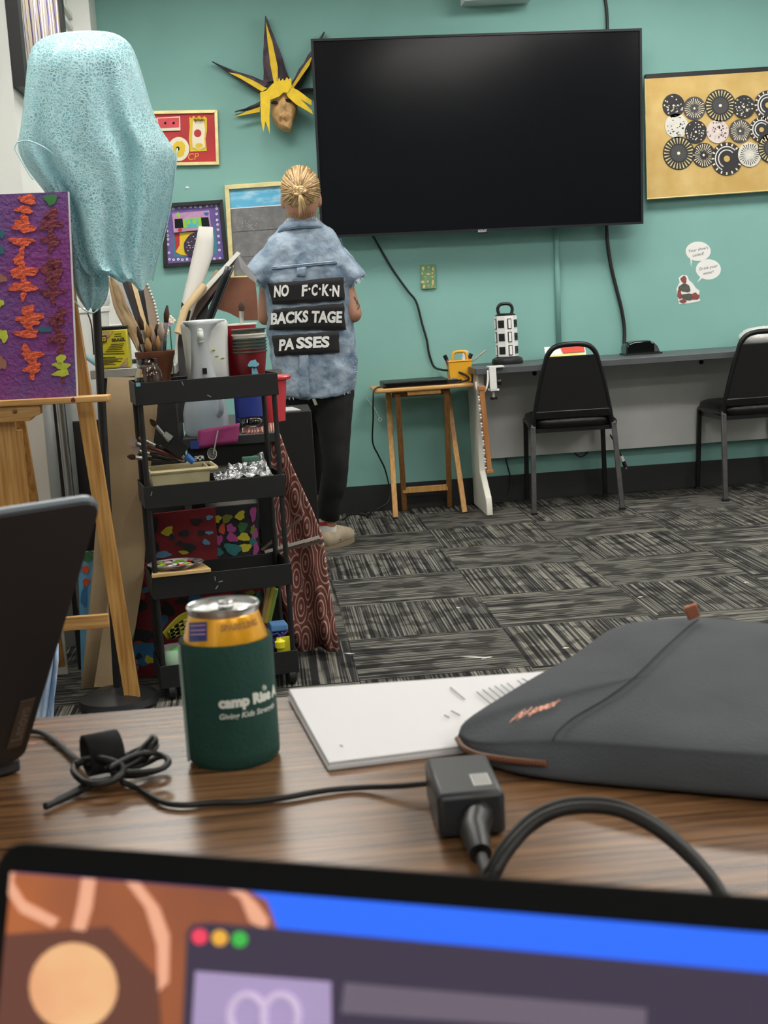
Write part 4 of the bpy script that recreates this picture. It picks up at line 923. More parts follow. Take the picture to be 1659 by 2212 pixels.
def brush(p, q, lab, grp, hm, bm_, flat=False, r=.004, fl=.16, bl=.14):
    """p = handle end, q = bristle tip"""
    if grp: lab = lab.replace('paint brush', 'brush with %s handle and %s bristles' % (HN[hm], BN[bm_])).replace('standing bristles up ', '')
    p, q = V(p), V(q); L_ = (q-p).length; e = T('paint_brush', lab, 'brush', p, grp); d_ = (q-p).normalized()
    a1 = p.lerp(q, 1-fl-bl); a2 = p.lerp(q, 1-bl)
    O('handle', MB().tube([p, p.lerp(q, .25), p.lerp(q, .5), a1], [r*.6, r*1.1, r*1.2, r*.9], 8), hm, e, smooth='full')
    O('ferrule', MB().tube([a1, a2], [r*1.0, r*1.25], 8), 'ferrule', e, smooth=True)
    if flat:
        w = r*4; a = d_.cross(V((0, 1, 0))).normalized()
        O('bristles', MB().loft([[c+a*x*w*.5+V((0, y*.004, 0)) for x, y in ((-1, -1), (1, -1), (1, 1), (-1, 1))] for c in (a2, q)]), bm_, e)
    else: O('bristles', MB().tube([a2, a2.lerp(q, .5), q], [r*1.3, r*1.7, r*.5], 8), bm_, e, smooth='full')
for k in range(13):
    a_ = 2.4*k; r_ = .026*math.sqrt((k+.5)/13); b_ = pc+V((r_*.5*math.cos(a_), r_*.5*math.sin(a_), .02)); lean = rnd.uniform(.4, 1.2)
    tip = pc+V((r_*lean*1.7*math.cos(a_), r_*lean*1.4*math.sin(a_), rnd.uniform(.16, .215)))
    m_ = ('bristle_dark', 'bristle_tan', 'bristle_pale')[k % 3]
    brush(b_, tip, 'paint brush standing bristles up in the terracotta pot', 'brushes in the terracotta pot', ('handle_black', 'handle_wood', 'handle_green')[k % 3], m_, r=.0045+.002*(k % 2), bl=.26)
for k, (dx, dz) in enumerate(((-.035, .28), (.045, .3), (.012, .25))):
    brush(pc+V((dx*.2, .0, .02)), pc+V((dx, .01, dz-.04)), 'long dark paint brush rising above the terracotta pot', 'brushes in the terracotta pot', ('handle_black', 'handle_green', 'handle_clear')[k], 'bristle_dark', r=.005, bl=.2)
# white jug
mat('jug_white', 'dcdedc', .28, var=.02); mat('jug_clear', 'b7c1cc', .3, alpha=.78, trans=.35)
j0 = tp(.214, .1, zf); Hj = at(450, 690, 4.0).z-zf
def sqring(c, a_, b_, z, n=32, e_=.5):
    return [c+RC @ V((a_*math.copysign(abs(math.cos(2*math.pi*i/n))**e_, math.cos(2*math.pi*i/n)), b_*math.copysign(abs(math.sin(2*math.pi*i/n))**e_, math.sin(2*math.pi*i/n)), z)) for i in range(n)]
jg = T('white_jug', 'white plastic jug with a moulded grip on the top trolley tray', 'jug', j0)
O('body', MB().loft([sqring(j0, a_, b_, z) for a_, b_, z in ((.05, .05, 0), (.056, .058, .006), (.058, .06, Hj*.5), (.063, .062, Hj*.9), (.064, .062, Hj-.012), (.058, .056, Hj-.002), (.03, .03, Hj))]), 'jug_white', jg, smooth='full')
def ridge(wt): return [j0+RC @ V((-.018+x*wt, -.06-y, 0)) for x, y in ((-1, -.012), (-.7, .008), (-.35, .014), (.35, .014), (.7, .008), (1, -.012))]
rr = []
for z, w_, sh_ in ((.0, .055, .008), (Hj*.2, .042, .002), (Hj*.45, .03, -.002), (Hj*.7, .028, -.004), (Hj*.85, .034, .002), (Hj*.94, .048, .008), (Hj*.985, .062, .014)):
    rr.append([p+CU*sh_+V((0, 0, z)) for p in ridge(w_)])
O('grip_ridge', MB().loft(rr), mat('jug_grey', 'b4babd', .25), jg, smooth='full')
O('knob', MB().tube([j0+RC @ V((-.022, -.078, Hj*.74)), j0+RC @ V((-.022, -.078, Hj*.86))], .0085, 12).ball(j0+RC @ V((-.022, -.078, Hj*.74)), .0085, 12, 8).ball(j0+RC @ V((-.022, -.078, Hj*.86)), .0085, 12, 8), 'jug_white', jg, smooth='full')
O('slot', MB().box(j0+RC @ V((-.018, -.076, .075)), (.012, .006, .016), RC), 'hole_black', jg)
for k, (x, z) in enumerate(((.012, .6), (.02, .52), (.036, .49))):
    O('paint_spot', MB().prism(*blob(j0+RC @ V((x, -.0625, Hj*z)), CU, V((0, 0, 1)), .006-.001*(k == 1), .0025, -CV, k, .2, .0015)), mat('olive', '8d8a3e', .6), jg)
# cups: a nested stack of paint-stained cups
mat('cup_red', '7a1a22', .35, var=.25, vscale=20); mat('cup_bright', 'b01f2c', .3); mat('cup_stain', '5e5a4c', .6, c2='2f3f40', vscale=30, stretch=(1, 1, 5), lo=.4, hi=.6); mat('cup_white', 'dedbd0', .5)
def cup(c, r0, r1, h, m_, lab, grp, rim='cup_stain', splash=False):
    e = T('paper_cup', lab, 'cup', c, grp)
    O('wall', MB().lathe(c, [(0, 0), (r0, 0), (r1, h), (r1-.0018, h), (r0-.0018, .003), (0, .003)], 26), m_, e, smooth=True)
    O('rim', MB().lathe(c+V((0, 0, h-.002)), [(r1-.001, -.0015), (r1+.0022, -.001), (r1+.0022, .0025), (r1-.001, .003)], 26), rim, e, smooth=True)
    return e
kc = tp(.334, .075, zf)
hs_ = [(0, 'cup_red', 'dark red paint stained cup, lowest of the nested stack'), (.009, 'cup_red', None), (.018, 'cup_stain', None), (.027, 'cup_stain', None), (.036, 'cup_stain', None), (.048, 'cup_white', 'white paper cup nested near the top of the stained stack'), (.062, 'cup_stain', 'grey brown paint stained cup on top of the nested stack')]
for k, (dz, m_, lab) in enumerate(hs_):
    e = cup(kc+V((0, 0, dz+.001)), .03, .0465, .118, m_, lab or 'paint stained cup in the middle of the nested stack', None if lab else 'stained cups in the nested stack', 'cup_stain' if m_ != 'cup_white' else 'cup_white')
    if k == 0:
        for j, (x, z, a_, b_) in enumerate(((.0, .085, .013, .011), (.002, .055, .008, .022), (.006, .035, .007, .016))):
            yy = -(.03+.0165*z/.118)-.001
            O('blue_splash', MB().prism(*blob(kc+RC @ V((x, yy, z)), CU, V((0, 0, 1)), a_, b_, -CV, j+3, .3, .0025)), mat('splash_blue', '6fb2c6', .5), e)
cup(tp(.318, .145, zf), .034, .05, .195, 'cup_bright', 'tall red cup standing behind the paint stained cups', None, 'cup_white')
b2 = tp(.345, .15, zf); 
brush(b2+V((-.03, 0, .05)), b2+V((-.012, .0, .26)), 'dark brush leaning in the tall red cup', None, 'handle_black', 'bristle_dark', r=.006)
# ---- second tray
z2 = RIMS[1]-TH+.005
mat('tray_cream', 'cfc49c', .5, c2='b3a67c', vscale=9, lo=.45, hi=.8)
tc_ = T('cream_tray', 'cream plastic tray holding brushes on the second trolley shelf', 'tray', tp(.11, .09, z2))
def trayloft(s0, s1, t0, t1, z0, z1, k):
    sc, tcn = (s0+s1)/2, (t0+t1)/2
    top = [(s0, t0), (s1, t0), (s1, t1), (s0, t1)]
    bot = [(sc+(a-sc)*k, tcn+(b-tcn)*k) for a, b in top]; ti = [(sc+(a-sc)*.96, tcn+(b-tcn)*.94) for a, b in top]; bi = [(sc+(a-sc)*.94, tcn+(b-tcn)*.92) for a, b in bot]
    return MB().loft([[tp(a, b, z0) for a, b in bot], [tp(a, b, z1) for a, b in top], [tp(a, b, z1) for a, b in ti], [tp(a, b, z0+.004) for a, b in bi]])
O('tub', trayloft(.026, .19, .03, .16, z2, z2+.092, .88), 'tray_cream', tc_)
O('rim', MB().tube([tp(s, t, z2+.09) for s, t in ((.024, .028), (.19, .028), (.208, .034), (.208, .16), (.19, .166), (.036, .166), (.024, .156), (.024, .028))], .006, 6), 'tray_cream', tc_)
def tpx(px, py, t):  # point on trolley plane at depth t
    d = ray(px, py); n = CV; o_ = tp(0, t, 0); return CAMP+d*((o_-CAMP).dot(n)/d.dot(n))
for k, (a, b, hm, bm_) in enumerate((((378, 985), (278, 952), 'handle_red', 'bristle_pale'), ((385, 995), (284, 970), 'handle_black', 'bristle_pale'), ((380, 998), (275, 986), 'handle_black', 'bristle_dark'), ((392, 990), (300, 945), 'handle_black', 'bristle_tan'), ((396, 993), (304, 958), 'handle_red', 'bristle_tan'), ((402, 992), (310, 965), 'handle_wood', 'bristle_tan'), ((398, 996), (318, 972), 'handle_clear', 'bristle_pale'), ((400, 990), (324, 906), 'handle_clear', 'bristle_dark'), ((408, 993), (338, 965), 'handle_green', 'bristle_pale'), ((412, 996), (345, 978), 'handle_black', 'bristle_dark'))):
    brush(tpx(*a, .06+.008*k), tpx(*b, .05+.008*k), 'paint brush lying across the cream tray', 'brushes in the cream tray', hm, bm_, r=.0048, fl=.22, bl=.16, flat=(k in (0, 1)))
sb = tpx(382, 966, .06); Rs = Matrix.Rotation(math.radians(40), 3, 'Y')
e = T('foam_brush', 'black foam brush with a clear handle in the cream tray', 'brush', sb)
O('foam', MB().box(sb, (.052, .022, .045), RC @ Rs), mat('foam', '1d1d1f', .9, bump=.3, bscale=200), e, bevel=.003)
O('handle', MB().bar(sb+RC @ Rs @ V((-.026, 0, .012)), sb+RC @ Rs @ V((-.05, 0, .012)), .014, .006, (0, 0, 1)), 'handle_clear', e)
O('paint_tube', MB().tube([tpx(402, 985, .05), tpx(418, 998, .05)], [.011, .009], 10), mat('tube_blue', '2f68b5', .35), label='blue and white paint tube in the cream tray', cat='tube', smooth=True)
mat('checker_bw', 'd8d8d4', .5)
def checker(name, c1, c2, sc):
    M = bpy.data.materials.new(name); M.use_nodes = True; nt = M.node_tree; tc = nt.nodes.new('ShaderNodeTexCoord'); ck = nt.nodes.new('ShaderNodeTexChecker'); ck.inputs[1].default_value = lin(c1); ck.inputs[2].default_value = lin(c2); ck.inputs[3].default_value = sc
    nt.links.new(tc.outputs['Object'], ck.inputs[0]); nt.links.new(ck.outputs[0], nt.nodes['Principled BSDF'].inputs[0]); nt.nodes['Principled BSDF'].inputs['Roughness'].default_value = .5; MATS[name] = M
checker('check_bw', 'e4e4e0', '141414', 160); checker('check_yellow', 'd9cf62', '161616', 75)
O('checked_ribbon', MB().box(tpx(430, 990, .07), (.028, .01, .014), RC), 'check_bw', label='small black and white checked ribbon roll in the cream tray', cat='ribbon', bevel=.004)
e = T('wire_skimmer', 'small round wire sieve with a thin handle in the cream tray', 'sieve', tpx(457, 995, .06))
cc = tpx(458, 980, .06); ring = [cc+RC @ V((.0125*math.cos(a*.4), .002*math.sin(a*.4), .016*math.sin(a*.4))) for a in range(17)]
mb = MB().tube(ring, .0012, 5)
for k in range(-3, 4):
    x = k*.0036; h = .016*math.sqrt(max(0, 1-(x/.0125)**2)); mb.tube([cc+RC @ V((x, 0, -h)), cc+RC @ V((x, .004, 0)), cc+RC @ V((x, 0, h))], .0005, 4)
    z = k*.0045; h = .0125*math.sqrt(max(0, 1-(z/.016)**2)); mb.tube([cc+RC @ V((-h, 0, z)), cc+RC @ V((0, .004, z)), cc+RC @ V((h, 0, z))], .0005, 4)
O('mesh_bowl', mb, 'ferrule', e); O('handle', MB().tube([cc+V((.004, 0, .0)), tpx(471, 930, .06)], .0022, 8), 'ferrule', e)
# foil with sponge
mat('foil', 'a4a7aa', .32, metal=.9, bump=1.0, bscale=45)
rows = [[tp(.215+.15*i/16, .02+.15*j/10, z2+.045+.018*noise.noise(V((i*.5, j*.6, 2)))+.05*(j/10)*(i/16)+(.012 if j in (0, 10) else 0)) for i in range(17)] for j in range(11)]
O('foil_sheet', MB().grid(rows), 'foil', label='crumpled aluminium foil sheet on the second trolley shelf', cat='foil', solid=.001)
O('green_sponge', MB().box(tpx(541, 996, .08)+V((0, 0, .006)), (.045, .03, .014), RC), mat('sponge_green', '4d7a66', .9, var=.2, vscale=80), label='small green scouring sponge lying on the foil', cat='sponge', bevel=.003)
O('foil_box', MB().box(tp(.29, .09, z2+.015), (.15, .13, .028), RC), 'cart_black', label='flat dark tray under the foil sheet', cat='tray')
# ---- third tray: board + palette
z3 = RIMS[2]
wood_mat('board_pine', 'd6b983', 'c4a36a', (2, 20, 20), 4)
e = O('wooden_board', MB().loft([[tp(s, t, z) for s, t in ((.0, -.008), (.165, -.008), (.15, .15), (.02, .15))] for z in (z3+.001, z3+.012)]), 'board_pine', label='pale pine board lying across the third trolley tray', cat='board', bevel=.002)
mat('palette_paint', 'b8b4b6', .35, c2='4a3f48', vscale=22, lo=.38, hi=.62, detail=6, stretch=(1, 3, 1))
pc3 = tp(.075, .06, z3+.012)
e = T('paint_palette', 'round paint crusted palette lying on the pine board', 'palette', pc3)
O('plate', MB().lathe(pc3, [(0, 0), (.06, 0), (.078, .012), (.08, .014), (.076, .016), (.058, .008), (0, .006)], 36, sq=(1, .8)), 'palette_paint', e, smooth=True)
for k in range(26):
    a_ = rnd.uniform(0, 6.28); q = math.sqrt(rnd.random())*.055; c_ = pc3+V((q*math.cos(a_), q*.8*math.sin(a_), .012))
    O('paint_dab', MB().ball(c_, (rnd.uniform(.006, .014), rnd.uniform(.004, .01), .004), 8, 6), ('white_paint', 'art_pinkred', 'palette_paint', 'hole_black', 'lime', 'art_blue')[(k*k) % 6], e, smooth='full')
# ---- bottom tray
z4 = RIMS[3]-.066+.006
e = T('clear_tub', 'clear plastic tub with a green ball inside on the bottom shelf', 'tub', tp(.06, .08, z4))
gc = tp(.055, .05, z4)
O('tub', MB().lathe(gc, [(0, 0), (.042, 0), (.046, .05), (.048, .1), (.046, .1), (.044, .05), (.04, .004), (0, .004)], 26), mat('clear_plastic', 'e8eeec', .1, alpha=.3, spec=.6), e, smooth='full')
O('ball', MB().ball(gc+V((0, 0, .062)), .036, 20, 14), mat('ball_green', '5fc268', .35), e, smooth='full')
O('ball_mark', MB().ball(gc+V((.012, -.034, .075)), (.007, .004, .007), 10, 6), mat('ball_dark', '2a5a33', .5), e, smooth='full')
rows = [[tpx(352+x*56+10*y, 1372-46*math.sin(x*1.5)+y*(14-46*0)+y*26*math.sin(x*1.5), .09+.05*y) for x in [i/12 for i in range(13)]] for y in [j/4 for j in range(5)]]
e = T('checked_cloth', 'yellow cloth with black checks bulging from the bottom shelf', 'cloth', tp(.1, .13, z4))
O('yellow_border', MB().grid([[p+V((0, .002, .006)) for p in r] for r in rows]), mat('cloth_yellow', 'c9bc3a', .6), e, solid=.003); O('checked_panel', MB().grid([r[2:-1] for r in rows[1:]]), 'check_yellow', e, solid=.004)
mat('sp_blue', '5f93cf', .7); mat('sp_yellow', 'e8e02c', .6); mat('yarn', '4f49a0', .8)
O('blue_foam_block', MB().box(tpx(600, 1352, .08), (.05, .06, .02), RC), 'sp_blue', label='light blue foam block on the bottom trolley shelf', cat='foam block', bevel=.004)
yb = MB()
for k in range(12):
    c_ = tp(.33, .1, z4+.085); pts = [c_+V((rnd.uniform(-.04, .055), rnd.uniform(-.045, .03), rnd.uniform(-.03, .03))) for _ in range(6)]; yb.tube(smooth_path(pts, 3), .003, 5)
O('purple_yarn', yb, 'yarn', label='tangle of purple yarn spilling from the bottom shelf', cat='yarn', smooth='full')
e = T('yellow_sponge', 'bright yellow folded card on the bottom trolley shelf', 'card', tp(.34, .04, z4))
O('card', MB().box(tpx(613, 1394, .03), (.04, .004, .05), RC), 'sp_yellow', e); O('fold', MB().lathe(tpx(606, 1400, .02), [(0, 0), (.014, .002), (.016, .02), (0, .03)], 12), 'sp_yellow', e)
O('storage_block', MB().box(tp(.2, .1, z4+.03), (.16, .12, .06), RC), 'black_plastic', label='black box on the bottom trolley shelf behind the can', cat='box', bevel=.003)

# ================================================================== BACK TABLE WITH THE PATTERNED CLOTH
mat('table_dark', '2b2c2e', .5, var=.1); TZ = .70; TY0, TY1 = 4.28, 5.1
SX1 = at(380, 800, 4.45).x+.012
bt = T('craft_table', 'dark work table behind the trolley, partly under a patterned cloth', 'table', (-.15, 4.6, 0))
bx0, bx1 = at(330, 930, 4.3).x, at(596, 925, 4.4).x
O('table_top', MB().bx(SX1, bx1, TY0, TY1, TZ-.03, TZ), 'table_dark', bt, bevel=.003)
O('apron', MB().bx(SX1+.02, bx1-.02, TY0+.02, TY0+.04, TZ-.09, TZ-.03), 'black_plastic', bt)
for x in (SX1+.03, bx1-.05):
    for y in (TY0+.05, TY1-.06): O('leg', MB().bx(x-.02, x+.02, y-.02, y+.02, 0, TZ-.03), 'black_plastic', bt)
def arcs_material():
    M = bpy.data.materials.new('arc_cloth'); M.use_nodes = True; nt = M.node_tree; L = nt.links; N = nt.nodes.new; P = nt.nodes['Principled BSDF']
    uv = N('ShaderNodeUVMap'); vo = N('ShaderNodeTexVoronoi'); vo.voronoi_dimensions = '2D'; vo.inputs['Scale'].default_value = 1; vo.inputs['Randomness'].default_value = .75
    mp = N('ShaderNodeMapping'); mp.inputs['Scale'].default_value = (26, 9, 1); L.new(uv.outputs[0], mp.inputs[0]); L.new(mp.outputs[0], vo.inputs['Vector'])
    mu = N('ShaderNodeMath'); mu.operation = 'MULTIPLY'; mu.inputs[1].default_value = 32; L.new(vo.outputs['Distance'], mu.inputs[0])
    sn = N('ShaderNodeMath'); sn.operation = 'SINE'; L.new(mu.outputs[0], sn.inputs[0])
    r = N('ShaderNodeValToRGB'); r.color_ramp.elements[0].position = .55; r.color_ramp.elements[1].position = .75; r.color_ramp.elements[0].color = lin('8a4f45'); r.color_ramp.elements[1].color = lin('d9bdb2')
    L.new(sn.outputs[0], r.inputs[0]); L.new(r.outputs[0], P.inputs['Base Color']); P.inputs['Roughness'].default_value = .9; MATS['arc_cloth'] = M
arcs_material()
prof = [(912, 520, 592), (918, 522, 600), (940, 528, 606), (975, 540, 618), (1010, 550, 632), (1060, 552, 655), (1100, 552, 674), (1150, 554, 694), (1180, 558, 701), (1230, 566, 707), (1290, 580, 716), (1350, 604, 725), (1408, 628, 733)]
rows = []; NCOL = 30
for i, (y, xl, xr) in enumerate(prof):
    row = []
    for j in range(NCOL+1):
        t = j/NCOL; x = xl+(xr-xl)*t; k = min(1, max(0, (y-930)/200))
        Y = 4.31+.028*k*math.sin(t*11+i*.12)+.012*k*math.sin(t*23)+(.10*(1-k))*(1-t)*0+(.04*(1-t) if y > 1000 else 0)
        if i == 0: Y = 4.75
        if i == 1: Y = 4.30
        if t > .78: Y -= .03*k
        p = at(x, y, Y)
        if i == 0: p.z = TZ+.004
        if i == 1: p.z = TZ+.004
        p.z = max(p.z, .008); row.append(p)
    rows.append(row)
tcl = O('patterned_tablecloth', MB().grid(rows), 'arc_cloth', label='rust red tablecloth with white arc pattern draped to the carpet', cat='tablecloth', smooth='full', solid=.003)
uvl = tcl.data.uv_layers.new(name='UVMap')
nc = NCOL+1
for poly in tcl.data.polygons:
    for li in poly.loop_indices:
        vi = tcl.data.loops[li].vertex_index; i, j = divmod(vi, nc); yy, xl, xr = prof[i]
        uvl.data[li].uv = ((xl+(xr-xl)*j/NCOL)*.0014, yy*.0014)
# flat strips crossing the cloth
wood_mat('frame_grey', '6b5b52', '4f423b', (2, 20, 20), 6)
for k, (a, b) in enumerate((((565, 1188), (650, 1120)), ((572, 1192), (690, 1160)), ((600, 1190), (700, 1168)))):
    O('frame_moulding', MB().bar(at(*a, 4.24), at(*b, 4.22), .009, .006, (0, 0, 1)), 'frame_grey' if k != 1 else mat('strip_white', 'bdb7b0', .5), label=('brown picture moulding strip leaning across the tablecloth', 'white edged moulding strip across the tablecloth', 'short dark moulding strip against the tablecloth')[k], cat='moulding')
# on the table: clear jug, blue tin, bowl, red basin, metal cup, magenta felt
kj = at(447, 925, 4.36); kj = V((kj.x, 4.36, TZ+.001)); 
def sqr(c, a_, b_, z, n=28, e_=.55): return [c+V((a_*math.copysign(abs(math.cos(2*math.pi*i/n))**e_, math.cos(2*math.pi*i/n)), b_*math.copysign(abs(math.sin(2*math.pi*i/n))**e_, math.sin(2*math.pi*i/n)), z)) for i in range(n)]
jg = T('clear_jug', 'translucent plastic jug with a handle on the work table', 'jug', kj)
O('body', MB().loft([sqr(kj, a_, a_, z) for a_, z in ((.05, 0), (.062, .006), (.068, .02), (.068, .07), (.06, .1), (.045, .13), (.025, .15), (.025, .18))]), 'jug_clear', jg, smooth='full')
O('handle', MB().tube(smooth_path([kj+V((.035, -.05, .055)), kj+V((.05, -.075, .075)), kj+V((.05, -.075, .115)), kj+V((.03, -.045, .14))]), .009, 8), 'jug_clear', jg, smooth='full')
t0 = at(541, 880, 4.5); t0 = V((t0.x, 4.5, TZ+.002))
e = T('blue_tin', 'blue and red tin standing on the work table', 'tin', t0)
O('body', MB().lathe(t0, [(0, 0), (.05, 0), (.05, .11), (0, .11)], 24), mat('tin_blue', '22327c', .35), e, smooth=True); O('band', MB().lathe(t0+V((0, 0, .0)), [(.0505, 0), (.0505, .02)], 24), 'black_plastic', e)
O('lid', MB().lathe(t0+V((0, 0, .11)), [(.052, 0), (.052, .012), (0, .013)], 24), 'cup_bright', e, smooth=True)
g0 = at(546, 915, 4.36); g0 = V((g0.x, 4.37, TZ+.006))
O('glass_bowl', MB().lathe(g0, [(0, 0), (.02, 0), (.03, .008), (.045, .036), (.043, .036), (.028, .01), (0, .004)], 26), 'glass', label='small clear glass bowl on the patterned tablecloth', cat='bowl', smooth='full')
r0 = at(588, 880, 4.62); r0 = V((r0.x, 4.62, TZ+.006))
O('red_basin', MB().lathe(r0, [(0, 0), (.04, 0), (.052, .13), (.066, .135), (.068, .142), (.064, .146), (.05, .14), (.037, .006), (0, .005)], 28), mat('basin_red', 'c23a44', .35), label='red plastic basin with a flared rim beside the trolley', cat='basin', smooth=True)
q0 = at(586, 800, 4.8); 
O('metal_cup', MB().lathe(V((q0.x, 4.8, TZ+.003)), [(0, 0), (.03, 0), (.034, .16), (.032, .16), (.028, .005), (0, .005)], 22), mat('tin_grey', '7d7c74', .4, metal=.5), label='dented grey metal cup behind the red basin', cat='cup', smooth=True)
mat('felt', '8a2762', .7, var=.12, vscale=30)
rows = [[at(428+x*90-y*4, 930+12*0-x*16+y*40, 4.27)+V((0, .004*math.sin(x*9+y*3)-.01*y, 0)) for x in [i/10 for i in range(11)]] for y in [j/5 for j in range(6)]]
O('magenta_felt', MB().grid(rows), 'felt', label='magenta felt sheet hanging over the work table edge', cat='felt', solid=.002, smooth='full')
O('white_bin', MB().loft([sqr(V((at(505, 990, 4.42).x, 4.42, 0)), a_, .09, z, 30, .7) for a_, z in ((.11, .40), (.125, .42), (.13, .55), (.135, .60), (.12, .61))]), mat('bin_white', 'c5c4bc', .5), label='white oval plastic bin under the work table', cat='bin', smooth='full')
O('lower_shelf', MB().bx(SX1+.02, bx1-.03, 4.34, 4.9, .385, .4), 'table_dark', bt)
O('blue_card', MB().prism([at(411, 953, 4.25), at(430, 952, 4.25), at(430, 969, 4.25), at(411, 970, 4.25)], (0, .004, 0)), mat('card_navy', '23408a', .5), label='small navy blue card on the work table edge', cat='card')
# dark cabinet further back with papers
kx0, kx1 = at(560, 890, 5.5).x, at(706, 885, 5.5).x; kz = at(640, 889, 5.5).z
O('black_cabinet', MB().bx(kx0, kx1-.06, 5.5, 5.85, 0, kz), mat('cab_black', '08090a', .8), label='low black cloth covered cabinet beside the person', cat='cabinet', bevel=.004)
O('paper_sheet', MB().prism([V((kx0+.02, 5.52, kz+.001)), V((kx1-.1, 5.52, kz+.001)), V((kx1-.13, 5.7, kz+.001)), V((kx0+.02, 5.7, kz+.001))], (0, 0, .004)), mat('paper_grey', 'b9bbba', .4), label='grey white paper sheet on the black cabinet', cat='paper')
# ---- paintings leaning behind the trolley
mat('pt_red', '7c1a24', .6, var=.15, vscale=14); mat('pt_dark', '23262b', .6, var=.2, vscale=14); mat('pt_blue', '2f6f9e', .6, var=.15, vscale=14); mat('pt_teal', '2f7d7e', .6, var=.15, vscale=14); mat('pt_pink', 'b04a92', .6, var=.12); mat('pt_yellow', 'c9c034', .6, var=.15); mat('pt_olive', '79802e', .6, var=.15); mat('pt_orange', 'c3532f', .6, var=.15); mat('pt_sky', '5d9cc0', .6, var=.1); mat('pt_green', '35683b', .6, var=.15)
def leaning(name, lab, corners, Y, base, dabs, th=.02):
    pl = Pl((0, Y, 0), (0, -1, .03)); e = T(name, lab, 'painting', pl.at(corners[3][0], corners[3][1]))
    P_ = [pl.at(*c) for c in corners]
    for p in P_: p.z = max(p.z, .004)
    O('canvas', MB().prism(P_, -pl.n*th), base, e)
    for k, (x, y, a_, b_, m_) in enumerate(dabs): O('paint_daub', px_blob(pl, x, y, a_, b_, k*7+3, .0006+.0004*(k % 5), .001, .3), m_, e)
    return e
leaning('abstract_canvas', 'red canvas with dark and yellow daubs behind the trolley', [(318, 1112), (464, 1096), (474, 1258), (330, 1270)], 4.21, 'pt_red',
  [(425, 1126, 11, 8, 'pt_dark'), (452, 1118, 8, 5, 'pt_sky'), (362, 1148, 12, 10, 'pt_yellow'), (398, 1152, 14, 6, 'pt_dark'), (372, 1160, 6, 7, 'pt_dark'), (436, 1151, 10, 6, 'pt_dark'), (452, 1151, 8, 4, 'pt_sky'), (445, 1171, 8, 6, 'pt_sky'), (388, 1173, 7, 6, 'pt_dark'), (408, 1182, 13, 10, 'pt_dark'), (398, 1193, 10, 5, 'pt_yellow'), (332, 1135, 9, 22, 'pt_dark'), (335, 1180, 8, 14, 'pt_dark'), (352, 1198, 18, 7, 'pt_sky')])
leaning('dotted_canvas', 'black canvas with bright round paint dots and a pink edge', [(464, 1096), (556, 1088), (566, 1252), (474, 1258)], 4.23, 'pt_dark',
  [(468, 1121, 9, 9, 'pt_yellow'), (490, 1120, 11, 9, 'pt_olive'), (519, 1114, 10, 10, 'pt_yellow'), (480, 1143, 8, 10, 'pt_orange'), (499, 1141, 10, 9, 'pt_pink'), (524, 1138, 11, 10, 'pt_green'), (473, 1166, 7, 12, 'pt_pink'), (501, 1161, 12, 10, 'pt_pink'), (527, 1160, 11, 10, 'pt_yellow'), (503, 1186, 17, 13, 'pt_teal'), (530, 1183, 11, 10, 'pt_yellow'), (547, 1110, 6, 18, 'pt_pink'), (550, 1150, 6, 16, 'pt_pink'), (553, 1185, 6, 14, 'pt_pink'), (546, 1145, 6, 8, 'pt_olive'), (548, 1170, 7, 13, 'pt_teal'), (474, 1192, 8, 8, 'pt_teal')])
ds = [(300, 1240, 10, 14, 'pt_sky'), (300, 1224, 9, 8, 'pt_red'), (312, 1275, 10, 6, 'pt_sky'), (305, 1288, 10, 6, 'pt_orange'), (318, 1340, 22, 20, 'pt_red'), (305, 1318, 14, 22, 'pt_dark'), (352, 1340, 9, 16, 'pt_blue'), (362, 1316, 14, 15, 'pt_dark'), (395, 1298, 14, 7, 'pt_dark'), (310, 1372, 22, 14, 'pt_dark'), (298, 1392, 8, 9, 'pt_orange'), (315, 1410, 30, 28, 'pt_blue'), (322, 1425, 9, 9, 'pt_yellow'), (300, 1418, 7, 7, 'pt_dark'), (310, 1462, 18, 16, 'pt_red'), (330, 1470, 11, 11, 'pt_dark'), (420, 1290, 16, 9, 'pt_blue'), (470, 1300, 12, 8, 'pt_teal'), (510, 1290, 18, 10, 'pt_dark'), (540, 1283, 10, 8, 'pt_olive'), (560, 1290, 8, 12, 'pt_teal'), (300, 1345, 6, 12, 'pt_red'), (400, 1330, 20, 14, 'pt_red')]
leaning('large_abstract_canvas', 'large canvas of red, blue and black patches standing on the floor', [(287, 1214), (566, 1246), (590, 1455), (303, 1492)], 4.19, 'pt_red', ds)
# rulers / thin books leaning
for k, (a, b, m_) in enumerate((((568, 1335), (580, 1262), mat('bk_tan', 'a8915c', .6)), ((574, 1340), (590, 1260), mat('bk_yellow', 'b5a23a', .6)), ((580, 1344), (597, 1268), mat('bk_green', '7f9a3c', .6)))):
    O('thin_book', MB().bar(at(*a, 4.16), at(*b, 4.16), .011, .08, (1, 0, 0)), m_, label=('tan', 'mustard yellow', 'leaf green')[k]+' thin book spine leaning behind the trolley', cat='book', bevel=.001)

